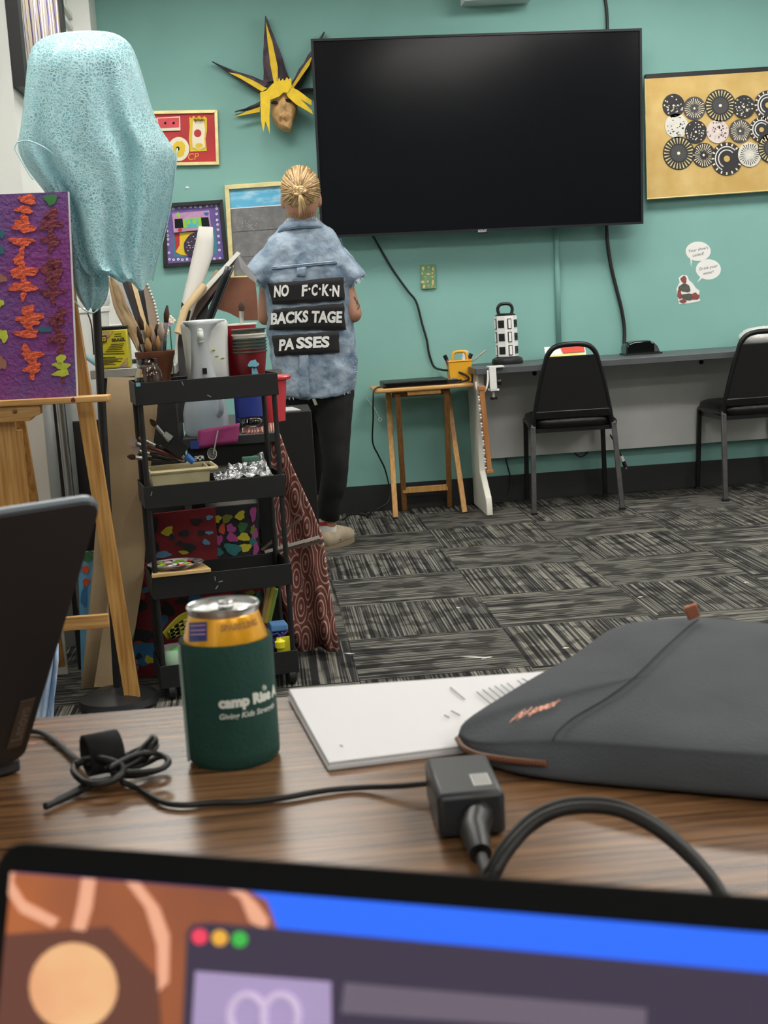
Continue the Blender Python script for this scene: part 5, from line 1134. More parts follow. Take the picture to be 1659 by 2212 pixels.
# ================================================================== LEANING CARD AND SHEETS BEHIND THE TROLLEY
mat('kraft_card', 'a89272', .8, var=.07, vscale=5, bump=.15, bscale=40); mat('kraft_paper', '97805f', .8, var=.12, vscale=10, bump=.8, bscale=18)
kp = [(815, 232, 345), (900, 227, 338), (1000, 222, 326), (1080, 214, 318), (1160, 205, 316), (1240, 200, 310), (1320, 192, 298), (1400, 184, 285), (1490, 174, 262)]
rows = []
for y, xl, xr in kp:
    rows.append([])
    for j in range(13):
        t = j/12; Y = 4.12+(1490-y)/675*.12+.03*abs(t-.45)*(-1 if t > .45 else -1); p = at(xl+(xr-xl)*t, y-(2 if t < .5 else -1)*0, Y); p.z = max(p.z, .003); rows[-1].append(p)
e = T('kraft_cardboard', 'tall sheet of folded brown kraft cardboard leaning behind the easel', 'cardboard', rows[-1][6])
O('sheet', MB().grid(rows), 'kraft_card', e, solid=.004, smooth='full')
fp = [(1055, 300, 316), (1120, 270, 316), (1240, 245, 311), (1360, 222, 292), (1484, 203, 250)]
rows2 = [[V((p.x, p.y, max(p.z, .004))) for p in [at(xl+(xr-xl)*j/6, y, 4.055+(1490-y)/675*.1) for j in range(7)]] for y, xl, xr in fp]
O('folded_flap', MB().grid(rows2), 'kraft_card', e, solid=.004)
mat('card_white', 'd9d9d4', .6); mat('card_grey', '9b9c9c', .5); mat('card_black', '121214', .6); mat('card_brown', '4a3a30', .7); mat('card_cream', 'd8bd8e', .6); mat('card_taupe', '8a7c6c', .7)
def sheet(pts, Y, m_, lab, th=.004, lean=.1, name='card_sheet', cat='sheet'):
    y1 = max(p[1] for p in pts)
    q = [at(x, y, Y+(y1-y)/300*lean) for x, y in pts]
    return O(name, MB().prism(q, (0, th, 0)), m_, label=lab, cat=cat)
sheet([(243, 596), (257, 592), (330, 800), (312, 800)], 4.52, 'card_grey', 'narrow grey card strip leaning behind the brush pot')
sheet([(259, 600), (272, 598), (338, 800), (322, 800)], 4.54, 'card_black', 'narrow black card strip leaning behind the brush pot')
sheet([(270, 604), (285, 610), (344, 800), (330, 800)], 4.56, 'card_brown', 'dark brown board leaning among the strips behind the pot')
sheet([(284, 612), (292, 610), (345, 800), (336, 800)], 4.545, 'card_cream', 'pale wooden lath standing among the dark strips')
sheet([(294, 612), (307, 608), (356, 800), (343, 800)], 4.57, 'card_black', 'broad black board leaning beside the pale lath')
tp_ = sheet([(308, 612), (318, 610), (334, 650), (343, 690), (352, 800), (338, 800)], 4.53, 'card_taupe', 'taupe pad with a white spiral edge leaning by the wall')
for k in range(16):
    y = 615+k*7; x = 319+ (15*(k*7)/40 if k < 6 else 15+ (k-5.7)*7*.21)
    O('spiral_ring', MB().ball(at(x, y, 4.525+(800-y)/300*.1), (.004, .003, .004), 8, 6), 'card_white', tp_, smooth='full')
rows = []
for i in range(9):
    t = i/8; y = 598+t*160; xl = (234, 236, 240, 244, 252, 262, 275, 286, 296)[i]; xr = (244, 258, 268, 274, 284, 296, 304, 310, 309)[i]
    rows.append([at(xl+(xr-xl)*j/6, y, 4.47+.02*noise.noise(V((i*.9, j*.8, 1)))+(1-t)*.05) for j in range(7)])
O('crumpled_kraft_paper', MB().grid(rows), 'kraft_paper', label='crumpled brown paper sheet sticking up beside the brush pot', cat='paper', solid=.002, smooth='full')
# right-hand bundle
rows = []
for y, xl, xr in ((489, 430, 459), (520, 424, 461), (550, 417, 459), (600, 406, 442), (650, 394, 425), (700, 385, 408), (760, 378, 396), (830, 376, 392), (912, 380, 396)):
    rows.append([at(xl+(xr-xl)*j/6, y+2*j/6, 4.62+(830-y)/340*.1-.012*math.sin(math.pi*j/6)) for j in range(7)])
e = O('white_card_strip', MB().grid(rows), mat('strip_pale', 'd5d3cc', .5), label='tall curved white card strip rising above the trolley', cat='card', solid=.004, smooth='full')
O('brown_back', MB().prism([at(430, 490, 4.74), at(427, 500, 4.745), at(416, 560, 4.72), at(414, 590, 4.71), at(420, 560, 4.71)], (0, .004, 0)), 'kraft_card', e)
O('cream_roll', MB().tube([at(441, 617, 4.66), at(400, 668, 4.62), at(384, 720, 4.6)], .0125, 14), mat('roll_cream', 'cdb489', .7, var=.08), label='rolled cream paper tube leaning behind the white jug', cat='paper roll', smooth=True)
sheet([(466, 582), (478, 586), (400, 720), (390, 912), (384, 912), (392, 710)], 4.60, 'kraft_card', 'narrow tan board edge leaning behind the white jug')
sheet([(512, 543), (520, 547), (410, 668), (389, 740), (392, 912), (385, 912), (382, 735), (404, 660)], 4.575, 'card_white', 'long white board edge slanting above the white jug')
sheet([(514, 552), (506, 570), (420, 690), (408, 912), (390, 912), (388, 740), (415, 668)], 4.585, 'card_brown', 'dark brown sheet slanting behind the white jug')
sheet([(506, 562), (497, 590), (450, 660), (430, 912), (396, 912), (398, 740), (440, 650)], 4.60, 'card_black', 'black portfolio sheet slanting behind the white jug')
sheet([(392, 652), (412, 672), (398, 740), (402, 912), (386, 912), (384, 740)], 4.57, 'card_black', 'folded black paper standing beside the cream roll')
rows = [[at(488-t*60+10*math.sin(s*3.1)+s*14*1.0, 575+t*150+s*4, 4.63+.03*math.sin(s*3.14)) for s in [j/5 for j in range(6)]] for t in [i/6 for i in range(7)]]
O('clear_film', MB().grid(rows), mat('film', '3c4042', .25, spec=.6), label='grey plastic film sheet curling behind the white jug', cat='film', solid=.002, smooth='full')
vp = [(480, 600), (545, 598), (552, 612), (556, 650), (557, 692), (525, 692), (495, 676), (470, 668), (452, 667), (463, 640)]
O('brown_leatherette', MB().prism([at(x, y, 4.74) for x, y in vp], (0, .003, 0)), mat('vinyl_brown', '7d5341', .35, var=.14, vscale=9, bump=.3, bscale=14), label='brown leatherette offcut hanging behind the red cups', cat='leatherette')
sheet([(512, 545), (555, 602), (553, 612), (535, 598), (520, 580)], 4.74, 'card_grey', 'small grey torn card above the brown leatherette', lean=0)
# silk flowers
fc_ = at(366, 695, 4.45)
e = T('silk_flowers', 'small cream and pink silk flowers behind the brush pot', 'flowers', fc_-V((0, 0, .14)))
O('stem', MB().tube([fc_-V((0, 0, .16)), fc_], .002, 6), 'handle_green', e)
for k, (x, y, m_) in enumerate(((367, 688, 'cream'), (363, 699, 'vhs_pink'), (359, 716, 'cream'), (372, 693, 'cream'))):
    c_ = at(x, y, 4.45); mb = MB()
    for q in range(5): mb.ball(c_+V((.006*math.cos(q*1.257), -.002, .006*math.sin(q*1.257))), (.005, .002, .005), 8, 6)
    O('flower_head', mb, m_, e, smooth='full')

# ================================================================== LEFT: METAL CABINET, TIN, BUCKETS, RACK
mat('brushed', '8f918d', .35, metal=.6, c2='b8bab4', vscale=4, stretch=(1, 1, .1)); mat('box_black', '1b1a1a', .6, var=.25, vscale=20)
x0, x1 = at(194, 800, 4.45).x, at(380, 800, 4.45).x; zc = at(260, 796, 4.45).z
e = T('metal_topped_stand', 'black stand with a brushed metal top behind the lace stand', 'stand', ((x0+x1)/2, 4.6, 0))
O('top', MB().bx(x0, x1, 4.45, 4.78, zc-.028, zc), 'brushed', e, bevel=.002)
O('carcass', MB().bx(x0+.015, x1-.01, 4.47, 4.76, 0, zc-.028), 'box_black', e)
pl = Pl((0, 4.45, 0), (0, -1, 0)); fx0 = at(213, 794, 4.45).x; fx1 = at(281, 790, 4.45).x; fz1 = at(247, 711, 4.45).z
e = T('yellow_coffee_tin', 'yellow printed coffee tin lettered BRAZIL on the metal stand', 'tin', ((fx0+fx1)/2, 4.5, zc))
O('body', MB().bx(fx0, fx1, 4.455, 4.54, zc+.001, fz1), mat('tin_yellow', 'b5ab24', .4, var=.04), e, bevel=.006)
O('lid', MB().bx(fx0-.001, fx1+.001, 4.454, 4.541, fz1-.001, fz1+.01), 'black_plastic', e, bevel=.003)
pt_ = Pl((0, 4.455, 0), (0, -1, 0))
O('corner_pattern', px_poly(pt_, [(216, 716), (246, 714), (236, 728), (218, 748)], .0005, .001), mat('tin_purple', '6d6578', .5, c2='b59a3a', vscale=60), e)
O('emblem', px_poly(pt_, [(218, 725), (230, 724), (231, 739), (219, 740)], .0016, .001), mat('tin_brown', '3e2a1a', .5), e)
O('emblem_ring', px_poly(pt_, [(220.5, 728), (228, 727.5), (228.5, 736.5), (221, 737)], .0028, .0006), 'tin_yellow', e)
O('emblem_core', px_poly(pt_, [(222.5, 730), (226, 730), (226.5, 734.5), (223, 735)], .0036, .0006), 'art_red', e)
O('corner_pattern', px_poly(pt_, [(276, 772), (277, 793), (258, 794), (266, 782)], .0005, .001), 'tin_purple', e)
O('lettering', text_mb('BRAZIL', pt_.at(256, 734, .0018), (1, 0, .03), (0, 0, 1), .013, bold=.0006), mat('tin_ink', '2c2a12', .6), e)
for k, (y, xa, xb) in enumerate(((721, 247, 262), (726, 247, 263), (743, 240, 268), (747, 237, 266), (751, 234, 265), (755, 231, 264), (759, 228, 268), (764, 222, 269), (772, 221, 250), (775, 221, 265), (778, 221, 255), (781, 221, 262), (784, 221, 245), (787, 221, 250))):
    O('print_line', px_poly(pt_, [(xa, y), (xb, y-1.2), (xb, y+.1), (xa, y+1.4)], .0005, .0006), 'tin_ink', e)
# white bucket, cable, lidded tub behind
bk = at(168, 650, 4.95); bz = at(180, 905, 4.95).z; bt_ = at(190, 640, 4.95).z
e = T('white_bucket', 'tall white plastic bucket with a ribbed rim behind the easel', 'bucket', (bk.x, 4.95, bz))
O('body', MB().lathe((bk.x, 4.95, bz), [(0, 0), (.085, 0), (.1, (bt_-bz)*.86), (.106, (bt_-bz)*.87), (.106, (bt_-bz)*.9), (.102, (bt_-bz)*.91), (.108, (bt_-bz)*.93), (.108, (bt_-bz)), (.104, bt_-bz), (.098, (bt_-bz)*.88), (.08, .01), (0, .01)], 36), mat('bucket_white', 'dfe1dd', .4), e, smooth=True)
O('shelf_unit', MB().bx(bk.x-.16, bk.x+.12, 4.83, 5.04, 0, bz), mat('shelf_dark', '2a2826', .7), label='dark cupboard carrying the white bucket', cat='cupboard')
O('ribbed_tub', MB().lathe((at(245, 690, 5.3).x, 5.3, zc), [(0, 0), (.1, 0), (.104, .05), (.1, .06), (.108, .12), (.1, .13), (.108, .24), (.09, .3), (0, .31)], 30), 'bucket_white', label='white ribbed plastic tub behind the yellow coffee tin', cat='tub', smooth=True)
O('tub_stand', MB().bx(at(245, 690, 5.3).x-.1, at(245, 690, 5.3).x+.12, 5.18, 5.42, 0, zc-.001), 'shelf_dark', label='dark cupboard carrying the white ribbed tub', cat='cupboard')
cable([at(189, 676, 4.84), at(197, 700, 4.835), at(201, 740, 4.835), at(203, 766, 4.84)], .0025, 'thin dark cord hanging in front of the white bucket')
O('blue_tube', MB().tube([at(184, 768, 4.5), at(214, 790, 4.5)], .009, 10), mat('tube_pale', '9cc4d3', .4), label='pale blue plastic tube lying beside the coffee tin', cat='tube', smooth=True)
# rack: light panel, grey drum, black post, silver post
def vpost(xa, ya, xb, yb, Y, w, d, m_, lab, nm, cat):
    p, q = at(xa, ya, Y), at(xb, yb, Y); q.z = max(q.z, .0)
    O(nm, MB().bx((p.x+q.x)/2-w/2, (p.x+q.x)/2+w/2, Y, Y+d, 0, p.z), m_, label=lab, cat=cat, bevel=.003)
vpost(136, 660, 160, 1560, 4.35, .03, .03, 'black_plastic', 'black upright rack post behind the easel', 'rack_post', 'post')
O('chrome_pole', MB().tube([V((at(158, 1100, 4.33).x, 4.33, 0)), V((at(158, 1100, 4.33).x-.01, 4.33, 1.05))], .014, 14), mat('chrome', '8d8f8f', .25, metal=.85), label='dull chrome pole standing behind the easel leg', cat='pole', smooth=True)
px_ = at(108, 1000, 4.75); O('grey_drum', MB().lathe((px_.x, 4.75, 0), [(0, 0), (.085, 0), (.085, .93), (.08, .94), (0, .94)], 30), mat('drum_grey', '8f918f', .35, metal=.35), label='grey metal drum standing behind the easel', cat='drum', smooth=True)
p0, p1 = at(26, 900, 4.3), at(92, 900, 4.3)
O('upright_board', MB().bx(p0.x-.25, p1.x, 4.3, 4.315, .002, .9), mat('panel_pale', 'bdbab0', .6), label='pale grey board standing upright behind the easel', cat='board')
# small bright canvas on the floor behind the easel
leaning('blue_canvas', 'sky blue canvas with orange daubs peeking beside the kraft cardboard', [(168, 1195), (232, 1188), (240, 1460), (176, 1470)], 4.2, 'pt_sky', [(185, 1230, 8, 9, 'pt_orange'), (186, 1258, 8, 9, 'pt_orange'), (190, 1203, 12, 12, 'pt_green'), (182, 1290, 8, 20, 'pt_blue')])
# pale jeans
rows = []
for i, (y, xl, xr) in enumerate(((1390, 96, 124), (1430, 92, 124), (1480, 84, 120), (1530, 76, 116), (1590, 66, 110), (1660, 60, 106), (1720, 56, 104))):
    rows.append([V((q_.x, q_.y, max(.004, q_.z))) for q_ in [at(xl+(xr-xl)*j/8, y, 3.2+.02*math.sin(j*1.3+i*.3)-.03*math.sin(math.pi*j/8)) for j in range(9)]])
O('pale_jeans', MB().grid(rows), mat('jeans_pale', '8fa9c9', .85, c2='b3c4d8', vscale=18, lo=.4, hi=.6), label='pale blue jeans hanging behind the dark laptop lid', cat='jeans', solid=.006, smooth='full')

# ================================================================== EASEL WITH PURPLE CANVAS
wood_mat('easel_pine', 'd0a05e', 'a87638', (26, 26, 1.2), 4); wood_mat('easel_h', 'd3a667', 'a97a40', (1.2, 26, 26), 4)
mat('canvas_purple', '702a70', .75, c2='52457a', vscale=5, lo=.42, hi=.75, detail=9, bump=.5, bscale=90); mat('canvas_edge', 'c9c2c6', .7); mat('dab_orange', 'c8502f', .75, var=.22, vscale=45, bump=.8, bscale=120); mat('dab_red', '6a2130', .75, var=.3, vscale=45, bump=.8, bscale=120); mat('dab_lime', 'a9b233', .7, var=.2, vscale=40); mat('dab_green', '2f7038', .7, var=.15, vscale=40); mat('dab_teal', '1f5a66', .7); mat('dab_brown', '8a5a48', .7)
EY = 3.72
mast = at(8, 1000, EY+.03)
es = T('wooden_easel', 'pine artist easel holding the purple canvas', 'easel', (mast.x, EY, 0))
lt, lb = at(172, 800, EY+.1), atz(290, 1535); lb = V((lb.x, lb.y+.01, 0))
ap = V((mast.x+.04, EY+.1, 1.55)); lb2 = V((2*mast.x-lb.x, lb.y, 0))
dirl = (lt-lb); top = lb+dirl*((1.3)/dirl.z)
O('leg', MB().bar(top, lb, .043, .02), 'easel_pine', es, bevel=.002)
top2 = V((2*mast.x-top.x, top.y, top.z)); O('leg', MB().bar(top2, lb2, .043, .02), 'easel_pine', es, bevel=.002)
O('leg', MB().bar((mast.x, EY+.09, 1.4), (mast.x, EY+.6, 0), .04, .02), 'easel_pine', es, bevel=.002)
O('mast', MB().bx(mast.x-.04, mast.x+.04, EY+.02, EY+.045, .25, 1.5), 'easel_pine', es, bevel=.002)
O('mast_side', MB().bx(mast.x+.04, mast.x+.052, EY+.025, EY+.055, .25, .8), 'easel_pine', es)
ld = at(235, 858, EY-.03); lz = ld.z; sl = math.tan(math.radians(1.0))
O('ledge', MB().prism([V((ld.x, EY-.035, lz+.005)), V((ld.x-.62, EY-.035, lz+.005+.62*sl)), V((ld.x-.62, EY-.035, lz-.011+.62*sl)), V((ld.x, EY-.035, lz-.011))], (0, .06, 0)), 'easel_h', es, bevel=.002)
kb = at(86, 874, EY-.02)
O('ledge_block', MB().prism([V((kb.x, EY-.02, kb.z)), V((kb.x-.32, EY-.02, kb.z)), V((kb.x-.3, EY-.02, kb.z-.04)), V((kb.x-.03, EY-.02, kb.z-.04)), V((kb.x-.018, EY-.02, kb.z-.03)), V((kb.x, EY-.02, kb.z-.024))], (0, .04, 0)), 'easel_h', es, bevel=.002)
sp_ = at(32, 889, EY-.02); O('screw', MB().lathe(sp_, [(0, -.003), (.006, -.002), (.006, .002)], 12, axis=(0, 1, 0)), mat('brass_dark', '7a5a33', .4, metal=.7), es)
ca, cb_ = at(246, 1334, lb.y+.0), at(120, 1338, lb.y)
O('crossbar', MB().bar((ca.x-.01, EY+.1, ca.z), (2*mast.x-ca.x, EY+.1, ca.z), .038, .016, (0, 0, 1)), 'easel_h', es, bevel=.002)
pl = Pl((0, EY-.01, .86), (0, -1, .06))
tr_, br_ = pl.at(146, 414), pl.at(165, 857); wv = V((-.6, 0, .6*sl))
cv = T('purple_canvas', 'purple textured canvas with columns of orange and red daubs', 'painting', br_+wv*.5)
O('canvas', MB().prism([tr_, br_, br_+wv, tr_+wv], -pl.n*.018), 'canvas_purple', cv)
O('raw_edge', MB().prism([tr_+V((.0003, 0, 0)), br_+V((.0003, 0, 0)), br_+V((.003, 0, 0)), tr_+V((.003, 0, 0))], -pl.n*.017), 'canvas_edge', cv)
dd = [(60, 431, 20, 9), (52, 453, 17, 9), (50, 489, 24, 13), (48, 522, 23, 10), (52, 470, 8, 8), (48, 541, 6, 12), (42, 562, 14, 12), (50, 587, 27, 14), (50, 620, 26, 12), (50, 604, 6, 10), (50, 640, 6, 10), (60, 672, 13, 14), (66, 690, 27, 14), (60, 721, 22, 11), (62, 706, 9, 8), (56, 754, 9, 10), (70, 769, 20, 12), (71, 796, 18, 11), (70, 783, 8, 8), (70, 813, 6, 8)]
for k, (x, y, a_, b_) in enumerate(dd): O('orange_daub', px_blob(pl, x, y, a_, b_, k, .0003, .002, .3, 44), 'dab_orange', cv)
dd = [(112, 462, 13, 12), (108, 485, 22, 13), (110, 505, 7, 12), (110, 520, 20, 9), (110, 537, 6, 9), (116, 570, 14, 14), (112, 590, 25, 20), (113, 632, 23, 10), (115, 615, 8, 12), (115, 650, 6, 10), (130, 678, 11, 14), (122, 695, 15, 12), (126, 712, 7, 10), (125, 731, 22, 10), (130, 752, 7, 14)]
for k, (x, y, a_, b_) in enumerate(dd): O('red_daub', px_blob(pl, x, y, a_, b_, k+40, .0003, .0018, .34, 44), 'dab_red', cv)
for k, (x, y, a_, b_, m_) in enumerate(((110, 431, 12, 13, 'dab_green'), (131, 777, 10, 12, 'dab_lime'), (133, 790, 17, 8, 'dab_lime'), (133, 806, 17, 8, 'dab_lime'), (136, 822, 4, 8, 'dab_red'), (3, 505, 7, 10, 'dab_teal'), (3, 541, 7, 8, 'dab_teal'), (5, 602, 9, 9, 'dab_brown'), (2, 655, 6, 8, 'dab_lime'), (7, 725, 10, 14, 'dab_lime'), (4, 785, 9, 15, 'dab_brown'), (96, 712, 14, 6, 'dab_teal'))):
    O('paint_daub', px_blob(pl, x, y, a_, b_, k+80, .0003, .0018, .3), m_, cv)
st = at(166, 862, EY-.04); O('paint_drip', MB().prism(*blob(at(158, 864, EY-.0355), V((1, 0, 0)), V((0, 0, 1)), .005, .007, V((0, -1, 0)), 3, .2, .001)), 'dab_red', es)

# ================================================================== LACE ON A STAND
SY = 3.9
pb0 = atz(262, 1512); pb0 = V((pb0.x, SY, 0)); ptop = at(207, 640, SY); dv = (ptop-pb0); ptt = pb0+dv*(1.72/dv.z)
ls = T('lamp_stand', 'black metal pole stand with a heavy round base', 'stand', pb0)
O('base', MB().lathe(pb0, [(0, 0), (.105, 0), (.112, .012), (.108, .03), (.07, .045), (.03, .05), (.02, .056), (0, .056)], 36), mat('iron', '1f2022', .38), ls, smooth=True)
O('pole', MB().tube([pb0+V((0, 0, .05)), ptt], .0115, 12), 'iron', ls, smooth=True)
O('hoop', MB().tube([ptt+V((.12*math.cos(a*.3), .1*math.sin(a*.3), 0)) for a in range(22)], .004, 6).tube([ptt-V((.12, 0, 0)), ptt+V((.12, 0, 0))], .004, 6), 'iron', ls)
def lace_material():
    M = bpy.data.materials.new('lace'); M.use_nodes = True; nt = M.node_tree; L = nt.links; N = nt.nodes.new; P = nt.nodes['Principled BSDF']; out = nt.nodes['Material Output']
    tc = N('ShaderNodeTexCoord'); mp = N('ShaderNodeMapping'); mp.inputs['Scale'].default_value = (1, 1, 1); L.new(tc.outputs['Object'], mp.inputs[0])
    nz = N('ShaderNodeTexNoise'); nz.inputs['Scale'].default_value = 30; L.new(mp.outputs[0], nz.inputs['Vector'])
    av = N('ShaderNodeVectorMath'); av.operation = 'MULTIPLY_ADD'; L.new(nz.outputs['Color'], av.inputs[0]); av.inputs[1].default_value = (.03, .03, .03); L.new(mp.outputs[0], av.inputs[2])
    vo = N('ShaderNodeTexVoronoi'); vo.feature = 'DISTANCE_TO_EDGE'; vo.inputs['Scale'].default_value = 120; L.new(av.outputs[0], vo.inputs['Vector'])
    n2 = N('ShaderNodeTexNoise'); n2.inputs['Scale'].default_value = 11; n2.inputs['Detail'].default_value = 3; L.new(mp.outputs[0], n2.inputs['Vector'])
    r0 = N('ShaderNodeMapRange'); r0.inputs['From Min'].default_value = .12; r0.inputs['From Max'].default_value = .2; r0.inputs['To Min'].default_value = 1; r0.inputs['To Max'].default_value = 0; L.new(vo.outputs['Distance'], r0.inputs['Value'])
    r2 = N('ShaderNodeMapRange'); r2.inputs['From Min'].default_value = .4; r2.inputs['From Max'].default_value = .62; r2.inputs['To Min'].default_value = .5; r2.inputs['To Max'].default_value = .97; L.new(n2.outputs[0], r2.inputs['Value'])
    mx = N('ShaderNodeMath'); mx.operation = 'MAXIMUM'; L.new(r0.outputs[0], mx.inputs[0]); L.new(r2.outputs[0], mx.inputs[1])
    P.inputs['Base Color'].default_value = lin('9fd0d8'); P.inputs['Roughness'].default_value = .42
    cm = N('ShaderNodeMix'); cm.data_type = 'RGBA'; L.new(r0.outputs[0], cm.inputs[0]); cm.inputs[6].default_value = lin('93c6cf'); cm.inputs[7].default_value = lin('b2d6db'); L.new(cm.outputs[2], P.inputs['Base Color'])
    tr = N('ShaderNodeBsdfTranslucent'); tr.inputs[0].default_value = lin('8ccdd8'); ms = N('ShaderNodeMixShader'); ms.inputs[0].default_value = .22; L.new(P.outputs[0], ms.inputs[1]); L.new(tr.outputs[0], ms.inputs[2])
    tp_ = N('ShaderNodeBsdfTransparent'); m2 = N('ShaderNodeMixShader'); L.new(mx.outputs[0], m2.inputs[0]); L.new(tp_.outputs[0], m2.inputs[1]); L.new(ms.outputs[0], m2.inputs[2]); L.new(m2.outputs[0], out.inputs['Surface'])
    bp = N('ShaderNodeBump'); bp.inputs['Strength'].default_value = .5; bp.inputs['Distance'].default_value = .004; L.new(r0.outputs[0], bp.inputs['Height']); L.new(bp.outputs[0], P.inputs['Normal'])
    MATS['lace'] = M
lace_material()
LR = [(70, 150, 205), (73, 115, 240), (82, 86, 262), (100, 66, 284), (130, 60, 296), (170, 56, 308), (210, 52, 319), (250, 48, 330), (285, 42, 345), (310, 36, 362), (335, 46, 378), (365, 62, 381), (400, 92, 376), (440, 118, 370), (480, 136, 360), (520, 146, 350), (560, 156, 341), (590, 176, 334), (606, 214, 330)]
def lace_ring(i, n=96):
    y, xl, xr = LR[i]; pL, pR = at(xl, y, SY-.02), at(xr, y, SY-.02); c = (pL+pR)/2; a = (pR-pL).length/2; b = .02+.10*min(1, i/4); o_ = []
    k = max(0, min(1, (i-2)/9))
    for j in range(n):
        t = 2*math.pi*j/n; f_ = k*(.16*math.sin(7*t+i*.10)+.12*math.sin(12*t+1.3-i*.13)+.05*math.sin(19*t+i*.2))
        s = 1+f_*(.35+.65*abs(math.sin(t)))   # keep the outline, fold front and back
        e_ = .85
        z = c.z + (pR.z-pL.z)*.5*math.cos(t)*0
        if i == len(LR)-1: z += .02*math.sin(3*t+1)+.01*math.sin(9*t)
        o_.append(V((c.x+a*math.copysign(abs(math.cos(t))**e_, math.cos(t))*(1+f_*.06), c.y+(b*math.sin(t))*s, z)))
    return o_
lc = O('lace_cloth', MB().loft([lace_ring(i) for i in range(len(LR))], cap=False), 'lace', label='pale aqua lace cloth draped over the black pole stand', cat='lace', smooth='full', subsurf=1)
# hanging tail and hem edges
TR_ = [(395, 92, 190), (430, 110, 205), (480, 138, 218), (530, 146, 226), (570, 150, 232), (605, 156, 236), (635, 164, 236), (655, 180, 228), (668, 190, 214)]
rg = []
for i, (y, xl, xr) in enumerate(TR_):
    pL, pR = at(xl, y, SY-.06), at(xr, y, SY-.06); c = (pL+pR)/2; a = (pR-pL).length/2
    rg.append([V((c.x+a*math.cos(t), c.y+.04*math.sin(t)*(1+.3*math.sin(6*t+i*.5)), c.z+.006*math.sin(3*t))) for t in [2*math.pi*j/40 for j in range(40)]])
O('lace_tail', MB().loft(rg, cap=False), 'lace', lc, smooth='full', subsurf=1)
mat('lace_hem', 'b5d8dc', .5)
for pts in ([(36, 308), (32, 322), (45, 345), (62, 375), (72, 388)], [(36, 308), (60, 304), (95, 318), (125, 340), (150, 355)], [(146, 395), (175, 430), (190, 480), (215, 530), (240, 552)], [(383, 320), (378, 380), (368, 450), (352, 520), (336, 580), (330, 606)], [(160, 650), (180, 668), (200, 676), (212, 668)]):
    O('hem', MB().tube(smooth_path([at(x, y, SY-.125 if x < 300 else SY-.03) for x, y in pts], 4), .0018, 6), 'lace_hem', lc, smooth='full')
# ================================================================== FOREGROUND TABLE
TBZ = .74
def laminate():
    M = bpy.data.materials.new('laminate'); M.use_nodes = True; nt = M.node_tree; L = nt.links; N = nt.nodes.new; P = nt.nodes['Principled BSDF']
    tc = N('ShaderNodeTexCoord'); mp = N('ShaderNodeMapping'); mp.inputs['Scale'].default_value = (3.2, 60, 1); mp.inputs['Rotation'].default_value = (0, 0, math.radians(6)); L.new(tc.outputs['Object'], mp.inputs[0])
    n = N('ShaderNodeTexNoise'); n.inputs['Scale'].default_value = 1.6; n.inputs['Detail'].default_value = 6; n.inputs['Roughness'].default_value = .62; n.inputs['Distortion'].default_value = .6; L.new(mp.outputs[0], n.inputs['Vector'])
    r = N('ShaderNodeValToRGB'); r.color_ramp.elements[0].position = .34; r.color_ramp.elements[1].position = .68; r.color_ramp.elements[0].color = lin('4a3322'); r.color_ramp.elements[1].color = lin('916a46')
    L.new(n.outputs[0], r.inputs[0]); L.new(r.outputs[0], P.inputs['Base Color']); P.inputs['Roughness'].default_value = .27; P.inputs['Specular IOR Level'].default_value = .5; MATS['laminate'] = M
laminate()
tb = T('desk_table', 'wood grain laminate table carrying laptops, can and papers', 'table', (.2, .75, 0))
O('table_top', MB().bx(-1.0, 1.3, .16, 1.236, TBZ-.03, TBZ), 'laminate', tb, bevel=.002)
O('edge_band', MB().bx(-1.0, 1.3, 1.236, 1.239, TBZ-.03, TBZ-.001), 'black_plastic', tb)
for x in (-.9, 1.2):
    for y in (.24, 1.15): O('leg', MB().tube([V((x, y, 0)), V((x, y, TBZ-.03))], .016, 12), 'chair_metal', tb, smooth=True)
for k, (x, y) in enumerate(((1356, 1765), (70, 1607), (120, 1600))):
    O('ink_stain', MB().prism(*blob(atz(x, y, TBZ+.0001), V((1, 0, 0)), V((0, 1, 0)), .003+.004*(k == 2), .003, V((0, 0, 1)), k, .3, .0002)), mat('stain_red', '9a3a2a', .5), tb)
# ---- can in its green cooler
cl, cr_ = atz(407, 1655, TBZ), atz(607, 1637, TBZ); cc = V(((cl.x+cr_.x)/2, (cl.y+cr_.y)/2+.012, TBZ)); kr = (cr_.x-cl.x)/2
kh = at(495, 1392, cc.y-.03).z-TBZ; canh = at(485, 1302, cc.y).z-TBZ
mat('neoprene', '123f36', .85, var=.05, vscale=60, bump=.15, bscale=300); mat('print_white', 'd8ded4', .7)
kz_ = T('can_cooler', 'dark green foam can cooler printed with white camp lettering', 'can cooler', cc)
prof_k = [(0, .0), (kr*.9, 0), (kr*.99, .004), (kr, .012), (kr*1.0, kh*.5), (kr*1.01, kh-.002), (kr*.99, kh), (kr*.93, kh-.001), (kr*.93, .01), (0, .006)]
O('sleeve', MB().lathe(cc, prof_k, 48), 'neoprene', kz_, smooth=True)
O('seam', MB().tube([cc+V((-kr*.98, -.012, z)) for z in (.004, kh*.3, kh*.6, kh-.002)], .0013, 6), mat('thread_white', '8fa39a', .8), kz_)
def on_cyl(px, py, off, rfun=lambda z: kr):
    Y = cc.y-kr
    for _ in range(8):
        p = at(px, py, Y); r = rfun(p.z-TBZ)+off; Y = cc.y-math.sqrt(max(r*r-(p.x-cc.x)**2, 0))
    return at(px, py, Y)
